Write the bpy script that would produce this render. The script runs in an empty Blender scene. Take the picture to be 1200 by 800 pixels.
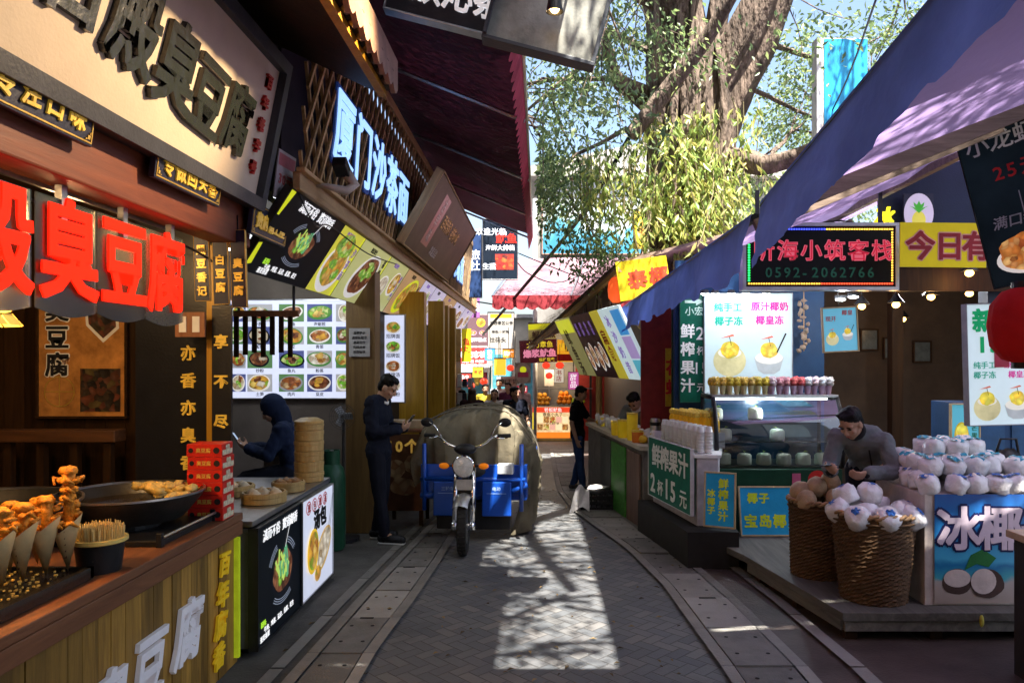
import bpy, bmesh, math, random
from mathutils import Vector, Matrix, Quaternion, noise
random.seed(7)
sc = bpy.context.scene
COL = sc.collection
R = math.radians

# ------------------------------------------------------------------ camera
FPX, VX, VY, CH = 870.0, 632.0, 420.0, 1.85      # focal length and vanishing point in photo pixels, eye height in metres
cam_d = bpy.data.cameras.new('camera')
cam = bpy.data.objects.new('camera', cam_d)
COL.objects.link(cam)
cam.location = (0, 0, CH)
cam.rotation_euler = (R(90), 0, 0)
cam_d.sensor_width = 36
cam_d.lens = 36 * FPX / 1200
cam_d.shift_x = -(VX - 600) / 1200
cam_d.shift_y = (VY - 400) / 1200
cam_d.clip_start = 0.05
cam_d.clip_end = 2000
sc.camera = cam

# ------------------------------------------------------------------ daylight
SUN = Vector((-0.10, 0.42, -1.0)).normalized()
elev = math.asin(-SUN.z)
world = bpy.data.worlds.new('World')
sc.world = world
world.use_nodes = True
wn = world.node_tree
wn.nodes.clear()
w_out = wn.nodes.new('ShaderNodeOutputWorld')
w_bg = wn.nodes.new('ShaderNodeBackground')
w_sky = wn.nodes.new('ShaderNodeTexSky')
w_sky.sky_type = 'NISHITA'
w_sky.sun_disc = False
w_sky.sun_elevation = elev
w_sky.sun_rotation = math.atan2(-SUN.x, -SUN.y)
w_sky.air_density = 1.0
w_sky.dust_density = 3.5
w_sky.ozone_density = 1.2
w_bg.inputs[1].default_value = 0.072
wn.links.new(w_sky.outputs[0], w_bg.inputs[0])
wn.links.new(w_bg.outputs[0], w_out.inputs[0])
sun_d = bpy.data.lights.new('sun', 'SUN')
sun_d.energy = 5.0
sun_d.angle = R(0.5)
sun_d.color = (1.0, 0.94, 0.84)
sun = bpy.data.objects.new('sun', sun_d)
COL.objects.link(sun)
sun.rotation_euler = SUN.to_track_quat('-Z', 'Y').to_euler()
sun.location = (4, -10, 25)

sc.view_settings.view_transform = 'Standard'
sc.view_settings.look = 'None'
sc.view_settings.exposure = 2.5
sc.view_settings.gamma = 1.0
sc.render.engine = 'CYCLES'
sc.cycles.use_denoising = True
sc.cycles.max_bounces = 6
sc.cycles.transparent_max_bounces = 16
sc.cycles.caustics_reflective = False
sc.cycles.caustics_refractive = False
sc.cycles.sample_clamp_indirect = 6.0

# ------------------------------------------------------------------ photo pixel -> place
def P(px, py, d):
    return Vector(((px - VX) * d / FPX, d, CH - (py - VY) * d / FPX))
def gz(y):
    t = min(1.0, max(0.0, (y - 7.0) / 7.5))
    return -0.40 * t * t * (3 - 2 * t)

# ------------------------------------------------------------------ materials
def new_mat(name):
    m = bpy.data.materials.new(name)
    m.use_nodes = True
    nt = m.node_tree
    nt.nodes.clear()
    o = nt.nodes.new('ShaderNodeOutputMaterial')
    return m, nt, o
def N(nt, typ, **kw):
    n = nt.nodes.new(typ)
    for k, v in kw.items():
        setattr(n, k, v)
    return n
def col4(c):
    return (c[0], c[1], c[2], 1.0)
def ramp(nt, src, stops):
    r = N(nt, 'ShaderNodeValToRGB')
    while len(r.color_ramp.elements) < len(stops):
        r.color_ramp.elements.new(0.5)
    for e, (p, c) in zip(r.color_ramp.elements, stops):
        e.position = p
        e.color = col4(c)
    nt.links.new(src, r.inputs[0])
    return r.outputs[0]
def principled(nt, out, rough, metal, colour, emit=0.0):
    b = N(nt, 'ShaderNodeBsdfPrincipled')
    b.inputs['Roughness'].default_value = rough
    b.inputs['Metallic'].default_value = metal
    if colour is not None:
        nt.links.new(colour, b.inputs['Base Color'])
        if emit:
            nt.links.new(colour, b.inputs['Emission Color'])
            b.inputs['Emission Strength'].default_value = emit
    nt.links.new(b.outputs[0], out.inputs[0])
    return b
def add_bump(nt, b, src, strength, dist=0.01):
    bp = N(nt, 'ShaderNodeBump')
    bp.inputs['Strength'].default_value = strength
    bp.inputs['Distance'].default_value = dist
    nt.links.new(src, bp.inputs['Height'])
    nt.links.new(bp.outputs[0], b.inputs['Normal'])
_mc = {}
def mat(name, c, rough=0.6, metal=0.0, emit=0.0, ns=7.0, na=0.25, bump=0.15, bs=60.0, bd=0.01, isl=0.0, stretch=(1, 1, 1), spec=None):
    """painted, plastic, metal or cloth surface with uneven tone and fine relief"""
    if name in _mc:
        return _mc[name]
    m, nt, o = new_mat(name)
    tc = N(nt, 'ShaderNodeTexCoord')
    mp = N(nt, 'ShaderNodeMapping')
    mp.inputs['Scale'].default_value = stretch
    nt.links.new(tc.outputs['Object'], mp.inputs[0])
    nz = N(nt, 'ShaderNodeTexNoise')
    nz.inputs['Scale'].default_value = ns
    nz.inputs['Detail'].default_value = 6
    nz.inputs['Roughness'].default_value = 0.65
    nt.links.new(mp.outputs[0], nz.inputs['Vector'])
    fac = nz.outputs['Fac']
    if isl:
        g = N(nt, 'ShaderNodeNewGeometry')
        mx = N(nt, 'ShaderNodeMath', operation='MULTIPLY_ADD')
        nt.links.new(g.outputs['Random Per Island'], mx.inputs[0])
        mx.inputs[1].default_value = isl
        sb = N(nt, 'ShaderNodeMath', operation='MULTIPLY_ADD')
        nt.links.new(fac, sb.inputs[0])
        sb.inputs[1].default_value = 1 - isl
        nt.links.new(mx.outputs[0], sb.inputs[2])
        mx.inputs[2].default_value = 0.0
        fac = sb.outputs[0]
    lo = [max(0, x * (1 - na)) for x in c]
    hi = [min(1, x * (1 + na)) for x in c]
    emit *= 0.43
    cr = ramp(nt, fac, [(0.28, lo), (0.72, hi)])
    b = principled(nt, o, rough, metal, cr, emit)
    if spec is None and not metal:
        spec = 0.08 if emit else 0.28 if rough > 0.3 else 0.5
    if spec is not None:
        b.inputs['Specular IOR Level'].default_value = spec
    if bump:
        n2 = N(nt, 'ShaderNodeTexNoise')
        n2.inputs['Scale'].default_value = bs
        n2.inputs['Detail'].default_value = 3
        nt.links.new(mp.outputs[0], n2.inputs['Vector'])
        add_bump(nt, b, n2.outputs['Fac'], bump, bd)
    _mc[name] = m
    return m
def wood(name, c1, c2, axis=2, rough=0.55, scale=5.0, bump=0.35, spec=0.4):
    if name in _mc:
        return _mc[name]
    m, nt, o = new_mat(name)
    tc = N(nt, 'ShaderNodeTexCoord')
    g = N(nt, 'ShaderNodeNewGeometry')
    mp = N(nt, 'ShaderNodeMapping')
    s = [scale * 4] * 3
    s[axis] = scale * 0.35
    mp.inputs['Scale'].default_value = s
    nt.links.new(tc.outputs['Object'], mp.inputs[0])
    off = N(nt, 'ShaderNodeVectorMath', operation='SCALE')
    cmb = N(nt, 'ShaderNodeCombineXYZ')
    for i in range(3):
        nt.links.new(g.outputs['Random Per Island'], cmb.inputs[i])
    off.inputs['Scale'].default_value = 37.0
    nt.links.new(cmb.outputs[0], off.inputs[0])
    ad = N(nt, 'ShaderNodeVectorMath', operation='ADD')
    nt.links.new(mp.outputs[0], ad.inputs[0])
    nt.links.new(off.outputs[0], ad.inputs[1])
    nz = N(nt, 'ShaderNodeTexNoise')
    nz.inputs['Scale'].default_value = 1.0
    nz.inputs['Detail'].default_value = 8
    nz.inputs['Roughness'].default_value = 0.7
    nz.inputs['Distortion'].default_value = 0.8
    nt.links.new(ad.outputs[0], nz.inputs['Vector'])
    mid = [(a + b_) / 2 for a, b_ in zip(c1, c2)]
    cr = ramp(nt, nz.outputs['Fac'], [(0.3, c1), (0.5, mid), (0.68, c2)])
    hv = N(nt, 'ShaderNodeHueSaturation')
    mr = N(nt, 'ShaderNodeMapRange')
    mr.inputs[3].default_value = 0.55
    mr.inputs[4].default_value = 1.35
    nt.links.new(g.outputs['Random Per Island'], mr.inputs[0])
    nt.links.new(mr.outputs[0], hv.inputs['Value'])
    nt.links.new(cr, hv.inputs['Color'])
    b = principled(nt, o, rough, 0, hv.outputs[0])
    b.inputs['Specular IOR Level'].default_value = spec
    add_bump(nt, b, nz.outputs['Fac'], bump, 0.008)
    _mc[name] = m
    return m
def lit(name, c, s=0.35, ns=5, na=0.05):
    return mat(name, c, rough=0.35, emit=s, ns=ns, na=na, bump=0)
def food(name, cols, scale=30.0, emit=0.0, rough=0.45, bump=0.5):
    """lumpy many-coloured food, real or in a printed picture"""
    if name in _mc:
        return _mc[name]
    m, nt, o = new_mat(name)
    tc = N(nt, 'ShaderNodeTexCoord')
    nz0 = N(nt, 'ShaderNodeTexNoise')
    nz0.inputs['Scale'].default_value = scale * 0.5
    nt.links.new(tc.outputs['Object'], nz0.inputs['Vector'])
    mxv = N(nt, 'ShaderNodeMix', data_type='VECTOR')
    mxv.inputs[0].default_value = 0.072
    nt.links.new(tc.outputs['Object'], mxv.inputs[4])
    nt.links.new(nz0.outputs['Color'], mxv.inputs[5])
    v = N(nt, 'ShaderNodeTexVoronoi')
    v.inputs['Scale'].default_value = scale
    nt.links.new(mxv.outputs[1], v.inputs['Vector'])
    sx = N(nt, 'ShaderNodeSeparateColor')
    nt.links.new(v.outputs['Color'], sx.inputs[0])
    n = len(cols)
    cr = ramp(nt, sx.outputs[0], [((i + 0.5) / n, c) for i, c in enumerate(cols)])
    mul = N(nt, 'ShaderNodeMix', data_type='RGBA', blend_type='MULTIPLY')
    mul.inputs[0].default_value = 0.75
    d = ramp(nt, v.outputs['Distance'], [(0.0, (1, 1, 1)), (0.75, (0.35, 0.3, 0.25))])
    nt.links.new(cr, mul.inputs[6])
    nt.links.new(d, mul.inputs[7])
    b = principled(nt, o, rough, 0, mul.outputs[2], emit)
    if bump and not emit:
        add_bump(nt, b, v.outputs['Distance'], bump, 0.01)
    _mc[name] = m
    return m
def cloth(name, c, trans=0.4, rough=0.8, ns=3.0, na=0.2):
    """thin fabric that lets some light through"""
    if name in _mc:
        return _mc[name]
    m, nt, o = new_mat(name)
    tc = N(nt, 'ShaderNodeTexCoord')
    nz = N(nt, 'ShaderNodeTexNoise')
    nz.inputs['Scale'].default_value = ns
    nz.inputs['Detail'].default_value = 7
    nt.links.new(tc.outputs['Object'], nz.inputs['Vector'])
    cr = ramp(nt, nz.outputs['Fac'], [(0.3, [x * (1 - na) for x in c]), (0.7, [min(1, x * (1 + na)) for x in c])])
    b = N(nt, 'ShaderNodeBsdfPrincipled')
    b.inputs['Roughness'].default_value = rough
    b.inputs['Specular IOR Level'].default_value = 0.25
    nt.links.new(cr, b.inputs['Base Color'])
    w = N(nt, 'ShaderNodeTexNoise')
    w.inputs['Scale'].default_value = 9
    w.inputs['Detail'].default_value = 5
    nt.links.new(tc.outputs['Object'], w.inputs['Vector'])
    add_bump(nt, b, w.outputs['Fac'], 0.5, 0.03)
    t = N(nt, 'ShaderNodeBsdfTranslucent')
    nt.links.new(cr, t.inputs[0])
    mx = N(nt, 'ShaderNodeMixShader')
    mx.inputs[0].default_value = trans
    nt.links.new(b.outputs[0], mx.inputs[1])
    nt.links.new(t.outputs[0], mx.inputs[2])
    nt.links.new(mx.outputs[0], o.inputs[0])
    _mc[name] = m
    return m
def leafmat(name, c1, c2, c3, trans=0.5):
    m, nt, o = new_mat(name)
    g = N(nt, 'ShaderNodeNewGeometry')
    cr = ramp(nt, g.outputs['Random Per Island'], [(0.1, c1), (0.6, c2), (0.95, c3)])
    b = N(nt, 'ShaderNodeBsdfPrincipled')
    b.inputs['Roughness'].default_value = 0.42
    nt.links.new(cr, b.inputs['Base Color'])
    t = N(nt, 'ShaderNodeBsdfTranslucent')
    hv = N(nt, 'ShaderNodeHueSaturation')
    hv.inputs['Hue'].default_value = 0.48
    hv.inputs['Value'].default_value = 1.7
    nt.links.new(cr, hv.inputs['Color'])
    nt.links.new(hv.outputs[0], t.inputs[0])
    mx = N(nt, 'ShaderNodeMixShader')
    mx.inputs[0].default_value = trans
    nt.links.new(b.outputs[0], mx.inputs[1])
    nt.links.new(t.outputs[0], mx.inputs[2])
    nt.links.new(mx.outputs[0], o.inputs[0])
    return m
def glass(name, tint=(0.9, 0.95, 0.95), gloss=0.12, rough=0.02):
    m, nt, o = new_mat(name)
    t = N(nt, 'ShaderNodeBsdfTransparent')
    t.inputs[0].default_value = col4(tint)
    g = N(nt, 'ShaderNodeBsdfGlossy')
    g.inputs['Roughness'].default_value = rough
    fr = N(nt, 'ShaderNodeFresnel')
    fr.inputs[0].default_value = 1.5
    ad = N(nt, 'ShaderNodeMath', operation='ADD')
    ad.inputs[1].default_value = gloss
    nt.links.new(fr.outputs[0], ad.inputs[0])
    mx = N(nt, 'ShaderNodeMixShader')
    nt.links.new(ad.outputs[0], mx.inputs[0])
    nt.links.new(t.outputs[0], mx.inputs[1])
    nt.links.new(g.outputs[0], mx.inputs[2])
    nt.links.new(mx.outputs[0], o.inputs[0])
    return m

# ------------------------------------------------------------------ mesh builder
_gc = {}
def glyph(ch, bold):
    k = (ch, round(bold, 4))
    if k not in _gc:
        c = bpy.data.curves.new('glyph', 'FONT')
        c.body = ch
        c.size = 1.0
        c.extrude = 0.5
        c.offset = bold
        c.resolution_u = 2
        o = bpy.data.objects.new('glyph', c)
        COL.objects.link(o)
        bpy.context.view_layer.update()
        me = bpy.data.meshes.new_from_object(o.evaluated_get(bpy.context.evaluated_depsgraph_get()))
        _gc[k] = ([v.co.copy() for v in me.vertices], [tuple(p.vertices) for p in me.polygons])
        bpy.data.objects.remove(o)
        bpy.data.curves.remove(c)
        bpy.data.meshes.remove(me)
    return _gc[k]
class MB:
    def __init__(s):
        s.v, s.f, s.m = [], [], []
        s.T = None
        s.mi = 0
    def add(s, vs, fs, mi=None):
        n = len(s.v)
        if s.T is not None:
            vs = [s.T @ Vector(v) for v in vs]
        s.v += [tuple(v) for v in vs]
        s.f += [tuple(i + n for i in f) for f in fs]
        s.m += [s.mi if mi is None else mi] * len(fs)
        return s
    def box(s, x0, x1, y0, y1, z0, z1, mi=None):
        vs = [(x, y, z) for z in (z0, z1) for y in (y0, y1) for x in (x0, x1)]
        return s.add(vs, [(0, 2, 3, 1), (4, 5, 7, 6), (0, 1, 5, 4), (2, 6, 7, 3), (0, 4, 6, 2), (1, 3, 7, 5)], mi)
    def cbox(s, c, size, mi=None, rot=None):
        M = Matrix.Translation(c)
        if rot is not None:
            M = M @ rot.to_4x4()
        h = [x / 2 for x in size]
        vs = [M @ Vector((x, y, z)) for z in (-h[2], h[2]) for y in (-h[1], h[1]) for x in (-h[0], h[0])]
        return s.add(vs, [(0, 2, 3, 1), (4, 5, 7, 6), (0, 1, 5, 4), (2, 6, 7, 3), (0, 4, 6, 2), (1, 3, 7, 5)], mi)
    def prism(s, poly, z0, z1, mi=None):
        n = len(poly)
        vs = [(p[0], p[1], z0) for p in poly] + [(p[0], p[1], z1) for p in poly]
        a = sum(poly[i][0] * poly[(i + 1) % n][1] - poly[(i + 1) % n][0] * poly[i][1] for i in range(n))
        if a < 0:
            vs = [(p[0], p[1], z0) for p in poly[::-1]] + [(p[0], p[1], z1) for p in poly[::-1]]
        fs = [tuple(range(n - 1, -1, -1)), tuple(range(n, 2 * n))] + [(i, (i + 1) % n, n + (i + 1) % n, n + i) for i in range(n)]
        return s.add(vs, fs, mi)
    def bar(s, p0, p1, w, h, mi=None, up=Vector((0, 0, 1))):
        p0, p1 = Vector(p0), Vector(p1)
        d = (p1 - p0).normalized()
        a = d.cross(up)
        if a.length < 1e-4:
            a = d.cross(Vector((0, 1, 0)))
        a = a.normalized() * w / 2
        b = a.cross(d).normalized() * h / 2
        vs = [p + i * a + j * b for p in (p0, p1) for j in (-1, 1) for i in (-1, 1)]
        return s.add(vs, [(0, 1, 3, 2), (4, 6, 7, 5), (0, 4, 5, 1), (2, 3, 7, 6), (0, 2, 6, 4), (1, 5, 7, 3)], mi)
    def tube(s, pts, r, seg=8, mi=None, wob=None, caps=True):
        pts = [Vector(p) for p in pts]
        n = len(pts)
        rr = r if isinstance(r, (list, tuple)) else [r] * n
        vs = []
        a = None
        for i, p in enumerate(pts):
            d = (pts[min(i + 1, n - 1)] - pts[max(i - 1, 0)])
            d = d.normalized() if d.length > 1e-9 else Vector((0, 0, 1))
            if a is None:
                a = d.cross(Vector((0, 0, 1)))
                if a.length < 1e-3:
                    a = d.cross(Vector((1, 0, 0)))
            a = (a - d * a.dot(d)).normalized()
            b = d.cross(a)
            for k in range(seg):
                t = 2 * math.pi * k / seg
                q = rr[i] * (wob(i, t, p) if wob else 1)
                vs.append(p + (a * math.cos(t) + b * math.sin(t)) * q)
        fs = []
        for i in range(n - 1):
            for k in range(seg):
                k2 = (k + 1) % seg
                fs.append((i * seg + k, i * seg + k2, (i + 1) * seg + k2, (i + 1) * seg + k))
        if caps:
            fs += [tuple(range(seg - 1, -1, -1)), tuple(range((n - 1) * seg, n * seg))]
        return s.add(vs, fs, mi)
    def lathe(s, prof, c=(0, 0, 0), seg=24, mi=None, M=None, cap=True):
        vs, fs = [], []
        for r, z in prof:
            for k in range(seg):
                t = 2 * math.pi * k / seg
                q = Vector((r * math.cos(t), r * math.sin(t), z))
                if M is not None:
                    q = M @ q
                vs.append(q + Vector(c))
        for i in range(len(prof) - 1):
            for k in range(seg):
                k2 = (k + 1) % seg
                fs.append((i * seg + k, i * seg + k2, (i + 1) * seg + k2, (i + 1) * seg + k))
        if cap:
            n = len(prof)
            fs += [tuple(range(seg - 1, -1, -1)), tuple(range((n - 1) * seg, n * seg))]
        return s.add(vs, fs, mi)
    def ell(s, c, r, seg=12, rings=8, mi=None, rot=None, jit=0.0):
        if not isinstance(r, (list, tuple)):
            r = (r, r, r)
        vs, fs = [], []
        ph = random.random() * 50
        for i in range(rings + 1):
            t = math.pi * i / rings
            for k in range(seg):
                a = 2 * math.pi * k / seg
                q = Vector((math.sin(t) * math.cos(a), math.sin(t) * math.sin(a), -math.cos(t)))
                if jit:
                    q *= 1 + jit * noise.noise(q * 2.2 + Vector((ph, 0, 0)))
                q = Vector((q.x * r[0], q.y * r[1], q.z * r[2]))
                if rot is not None:
                    q = rot @ q
                vs.append(q + Vector(c))
        for i in range(rings):
            for k in range(seg):
                k2 = (k + 1) % seg
                if i == 0:
                    fs.append((k, seg + k2, seg + k))
                elif i == rings - 1:
                    fs.append((i * seg + k, i * seg + k2, (i + 1) * seg + k))
                else:
                    fs.append((i * seg + k, i * seg + k2, (i + 1) * seg + k2, (i + 1) * seg + k))
        return s.add(vs, fs, mi)
    def cap(s, p0, p1, r0, r1, seg=10):
        s.tube([p0, p1], [r0, r1], seg)
        s.ell(p0, r0, seg, 6)
        s.ell(p1, r1, seg, 6)
        return s
    def disc(s, x, y, rx, ry, z, mi=None, seg=22, jit=0.0, rot=0.0):
        vs = [(x, y, z)]
        ph = random.random() * 99
        for k in range(seg):
            a = 2 * math.pi * k / seg
            q = 1 + jit * noise.noise(Vector((math.cos(a) * 1.6 + ph, math.sin(a) * 1.6, 0)))
            ex, ey = rx * q * math.cos(a), ry * q * math.sin(a)
            vs.append((x + ex * math.cos(rot) - ey * math.sin(rot), y + ex * math.sin(rot) + ey * math.cos(rot), z))
        return s.add(vs, [(0, 1 + k, 1 + (k + 1) % seg) for k in range(seg)], mi)
    def rect(s, x0, x1, y0, y1, z, mi=None):
        return s.add([(x0, y0, z), (x1, y0, z), (x1, y1, z), (x0, y1, z)], [(0, 1, 2, 3)], mi)
    def poly(s, pts, z, mi=None):
        return s.add([(p[0], p[1], z) for p in pts], [tuple(range(len(pts)))], mi)
    def text(s, st, x, y, size, z=0.002, depth=0.003, vert=False, bold=0.02, gap=1.0, sx=1.0, mi=None, slant=0.0, jit=0.0):
        """writes st centred on (x, y) in the local xy plane"""
        adv = [(0.62 if ord(ch) < 256 else 1.0) * gap for ch in st]
        tot = sum(adv)
        cx = -tot / 2
        for i, ch in enumerate(st):
            w = adv[i]
            if ch != ' ':
                gv, gf = glyph(ch, min(bold, 0.012))
                if bold >= 0.03:
                    q_ = bold - 0.012
                    nk = 8 if bold > 0.05 else 4
                    copies = [(q_ * math.cos(2 * math.pi * (k_ + 0.5) / nk), q_ * math.sin(2 * math.pi * (k_ + 0.5) / nk)) for k_ in range(nk)]
                else:
                    copies = [(0.0, 0.0)]
                base = 0.31 if ord(ch) < 256 else 0.5
                if vert:
                    ox, oy = -0.5, (len(st) / 2 - i - 0.5) * gap - 0.38
                    if ord(ch) < 256:
                        ox = -0.3
                else:
                    ox, oy = cx + w / 2 - base, -0.38
                ja = random.uniform(-jit, jit)
                js = 1 + random.uniform(-jit, jit)
                for k_, (dx_, dy_) in enumerate(copies):
                    vs = []
                    for q in gv:
                        ex, ey = (q.x - 0.5) * js, (q.y - 0.38) * js
                        ex, ey = ex * math.cos(ja) - ey * math.sin(ja), ex * math.sin(ja) + ey * math.cos(ja)
                        ex, ey = ex + 0.5 + ox + dx_, ey + 0.38 + oy + dy_
                        ex += slant * ey
                        vs.append((x + ex * size * sx, y + ey * size, z + (q.z + 0.5) * depth + k_ * 0.00012))
                    s.add(vs, gf, mi)
            cx += w
        return s
    def mesh(s, name):
        me = bpy.data.meshes.new(name)
        me.from_pydata(s.v, [], s.f)
        me.update()
        return me
    def build(s, name, mats, parent=None, smooth=False, bevel=0.0, loc=None, label=None):
        me = s.mesh(name)
        for m in (mats if isinstance(mats, (list, tuple)) else [mats]):
            me.materials.append(m)
        if max(s.m, default=0) > 0:
            me.polygons.foreach_set('material_index', s.m)
        if smooth:
            me.polygons.foreach_set('use_smooth', [True] * len(me.polygons))
            if smooth != 'all':
                me.set_sharp_from_angle(angle=R(40))
        o = bpy.data.objects.new(name, me)
        COL.objects.link(o)
        if parent is not None:
            o.parent = parent
        if loc is not None:
            o.location = loc
        if bevel:
            bv = o.modifiers.new('bevel', 'BEVEL')
            bv.width = bevel
            bv.segments = 2
            bv.limit_method = 'ANGLE'
            bv.angle_limit = R(50)
        if label:
            o['label'] = label
        return o
def tag(o, label=None, cat=None, group=None, kind=None):
    if label: o['label'] = label
    if cat: o['category'] = cat
    if group: o['group'] = group
    if kind: o['kind'] = kind
    return o
def thing(name, label, cat, loc=(0, 0, 0), rz=0.0, group=None):
    o = bpy.data.objects.new(name, None)
    o.empty_display_size = 0.1
    COL.objects.link(o)
    o.location = loc
    o.rotation_euler = (0, 0, rz)
    return tag(o, label, cat, group)
def struct(o):
    o['kind'] = 'structure'
    return o
def dup(root, loc, rz=0.0, label=None):
    def rec(o, par):
        c = o.copy()
        COL.objects.link(c)
        c.parent = par
        for ch in list(o.children):
            rec(ch, c)
        return c
    r = rec(root, None)
    r.location = loc
    r.rotation_euler = (0, 0, rz)
    if label: r['label'] = label
    return r
X_, Y_, Z_ = Vector((1, 0, 0)), Vector((0, 1, 0)), Vector((0, 0, 1))
def plane(name, label, cat, c, u, v, group=None):
    """an Empty whose local x, y run along a sign's face and z points at the viewer"""
    u = Vector(u).normalized()
    v = Vector(v)
    v = (v - u * v.dot(u)).normalized()
    n = u.cross(v)
    o = thing(name, label, cat, group=group)
    M = Matrix((u, v, n)).transposed().to_4x4()
    M.translation = Vector(c)
    o.matrix_world = M
    return o
def panel(root, w, h, t, m, name='panel', frame=None, fw=0.02, ft=0.012, bevel=0.0):
    o = MB().box(-w / 2, w / 2, -h / 2, h / 2, -t, 0).build(name, m, root, bevel=bevel)
    if frame:
        b = MB()
        for x0, x1, y0, y1 in ((-w / 2 - fw, w / 2 + fw, h / 2, h / 2 + fw), (-w / 2 - fw, w / 2 + fw, -h / 2 - fw, -h / 2), (-w / 2 - fw, -w / 2, -h / 2, h / 2), (w / 2, w / 2 + fw, -h / 2, h / 2)):
            b.box(x0, x1, y0, y1, -t - 0.002, ft)
        b.build('frame', frame, root, bevel=0.002)
    return o
def write(root, st, x, y, size, m, name='lettering', **k):
    return MB().text(st, x, y, size, **k).build(name, m, root)
def lamp(name, loc, power, colour, size=0.05, parent=None):
    l = bpy.data.lights.new(name, 'POINT')
    l.energy = power * 0.46
    l.color = colour
    l.shadow_soft_size = size
    o = bpy.data.objects.new(name, l)
    COL.objects.link(o)
    o.location = loc
    if parent is not None:
        o.parent = parent
    return o
def remesh(mb, vox, name, it=4):
    me = mb.mesh('raw')
    o = bpy.data.objects.new('raw', me)
    COL.objects.link(o)
    r = o.modifiers.new('r', 'REMESH')
    r.mode = 'VOXEL'
    r.voxel_size = vox
    sm = o.modifiers.new('s', 'SMOOTH')
    sm.factor = 0.5
    sm.iterations = it
    bpy.context.view_layer.update()
    out = bpy.data.meshes.new_from_object(o.evaluated_get(bpy.context.evaluated_depsgraph_get()))
    out.name = name
    bpy.data.objects.remove(o)
    out.polygons.foreach_set('use_smooth', [True] * len(out.polygons))
    return out
def ripple(me, terms, sc3=(1, 1, 1)):
    n = len(me.vertices)
    co, no = [0.0] * (3 * n), [0.0] * (3 * n)
    me.vertices.foreach_get('co', co)
    me.vertices.foreach_get('normal', no)
    for i in range(n):
        p = Vector(co[3 * i:3 * i + 3])
        q = sum(noise.noise(Vector((p.x * sc3[0], p.y * sc3[1], p.z * sc3[2])) * fr) * am for fr, am in terms)
        for k in range(3):
            co[3 * i + k] += no[3 * i + k] * q
    me.vertices.foreach_set('co', co)
    me.update()
def place(me, name, m, parent):
    me.materials.clear()
    me.materials.append(m)
    o = bpy.data.objects.new(name, me)
    COL.objects.link(o)
    o.parent = parent
    return o

# ------------------------------------------------------------------ palette
black = mat('black paint', (0.012, 0.012, 0.014), 0.45)
dark_metal = mat('dark metal', (0.03, 0.03, 0.033), 0.4, 0.6)
steel = mat('brushed steel', (0.45, 0.45, 0.46), 0.32, 0.95, ns=20, na=0.15)
chrome = mat('chrome', (0.75, 0.76, 0.78), 0.12, 1.0, na=0.08, bump=0)
white_paint = mat('white paint', (0.72, 0.72, 0.7), 0.5, na=0.12)
off_white = mat('off white plaster', (0.55, 0.53, 0.5), 0.8, ns=3, na=0.2)
gold = mat('gold leaf paint', (0.85, 0.5, 0.06), 0.35, 0.15, na=0.3, emit=0.06)
gold_line = mat('gold border paint', (0.6, 0.38, 0.07), 0.4, 0.4, na=0.3)
navy = mat('navy board', (0.02, 0.022, 0.045), 0.4)
navy_wall = mat('navy wall paint', (0.012, 0.022, 0.05), 0.6, ns=2)
blue_wall = mat('deep blue wall', (0.012, 0.05, 0.13), 0.55, ns=2)
red_paint = mat('red paint', (0.5, 0.02, 0.015), 0.45)
brick_red = mat('dark red panel', (0.22, 0.022, 0.018), 0.6)
rubber = mat('rubber', (0.018, 0.018, 0.018), 0.8, bs=120)
oak = wood('honey brown planks', (0.16, 0.08, 0.014), (0.46, 0.25, 0.045), 2, scale=4)
oak_y = wood('reddish brown board', (0.16, 0.055, 0.022), (0.30, 0.12, 0.05), 1, scale=4)
beam_red = wood('red brown beam', (0.14, 0.03, 0.012), (0.30, 0.075, 0.025), 1, scale=3)
dark_wood = wood('dark stained wood', (0.013, 0.006, 0.003), (0.042, 0.019, 0.006), 2, scale=4, spec=0.15)
dark_wood_x = wood('dark stained rail', (0.05, 0.018, 0.006), (0.13, 0.05, 0.016), 0, scale=4)
amber_wood = wood('amber varnished wood', (0.34, 0.16, 0.008), (0.6, 0.33, 0.025), 2, scale=3, rough=0.4)
lattice_wood = wood('tan lattice wood', (0.32, 0.18, 0.07), (0.55, 0.35, 0.15), 1, scale=5)
bamboo = wood('bamboo', (0.42, 0.25, 0.08), (0.68, 0.46, 0.18), 2, scale=8, rough=0.5)
weathered = wood('weathered boards', (0.10, 0.085, 0.065), (0.24, 0.2, 0.155), 1, scale=4)
skin_m = mat('skin', (0.42, 0.24, 0.16), 0.5, na=0.1, bump=0.05)
hair_m = mat('black hair', (0.006, 0.0055, 0.006), 0.5, spec=0.15, ns=60, na=0.5, stretch=(1, 1, 0.2))
white_ink = mat('white lettering', (0.8, 0.8, 0.78), 0.5, na=0.06, bump=0)
black_ink = mat('black lettering', (0.015, 0.015, 0.018), 0.5, na=0.1, bump=0)
red_ink = mat('red lettering', (0.55, 0.02, 0.02), 0.5, na=0.15, bump=0)
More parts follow.
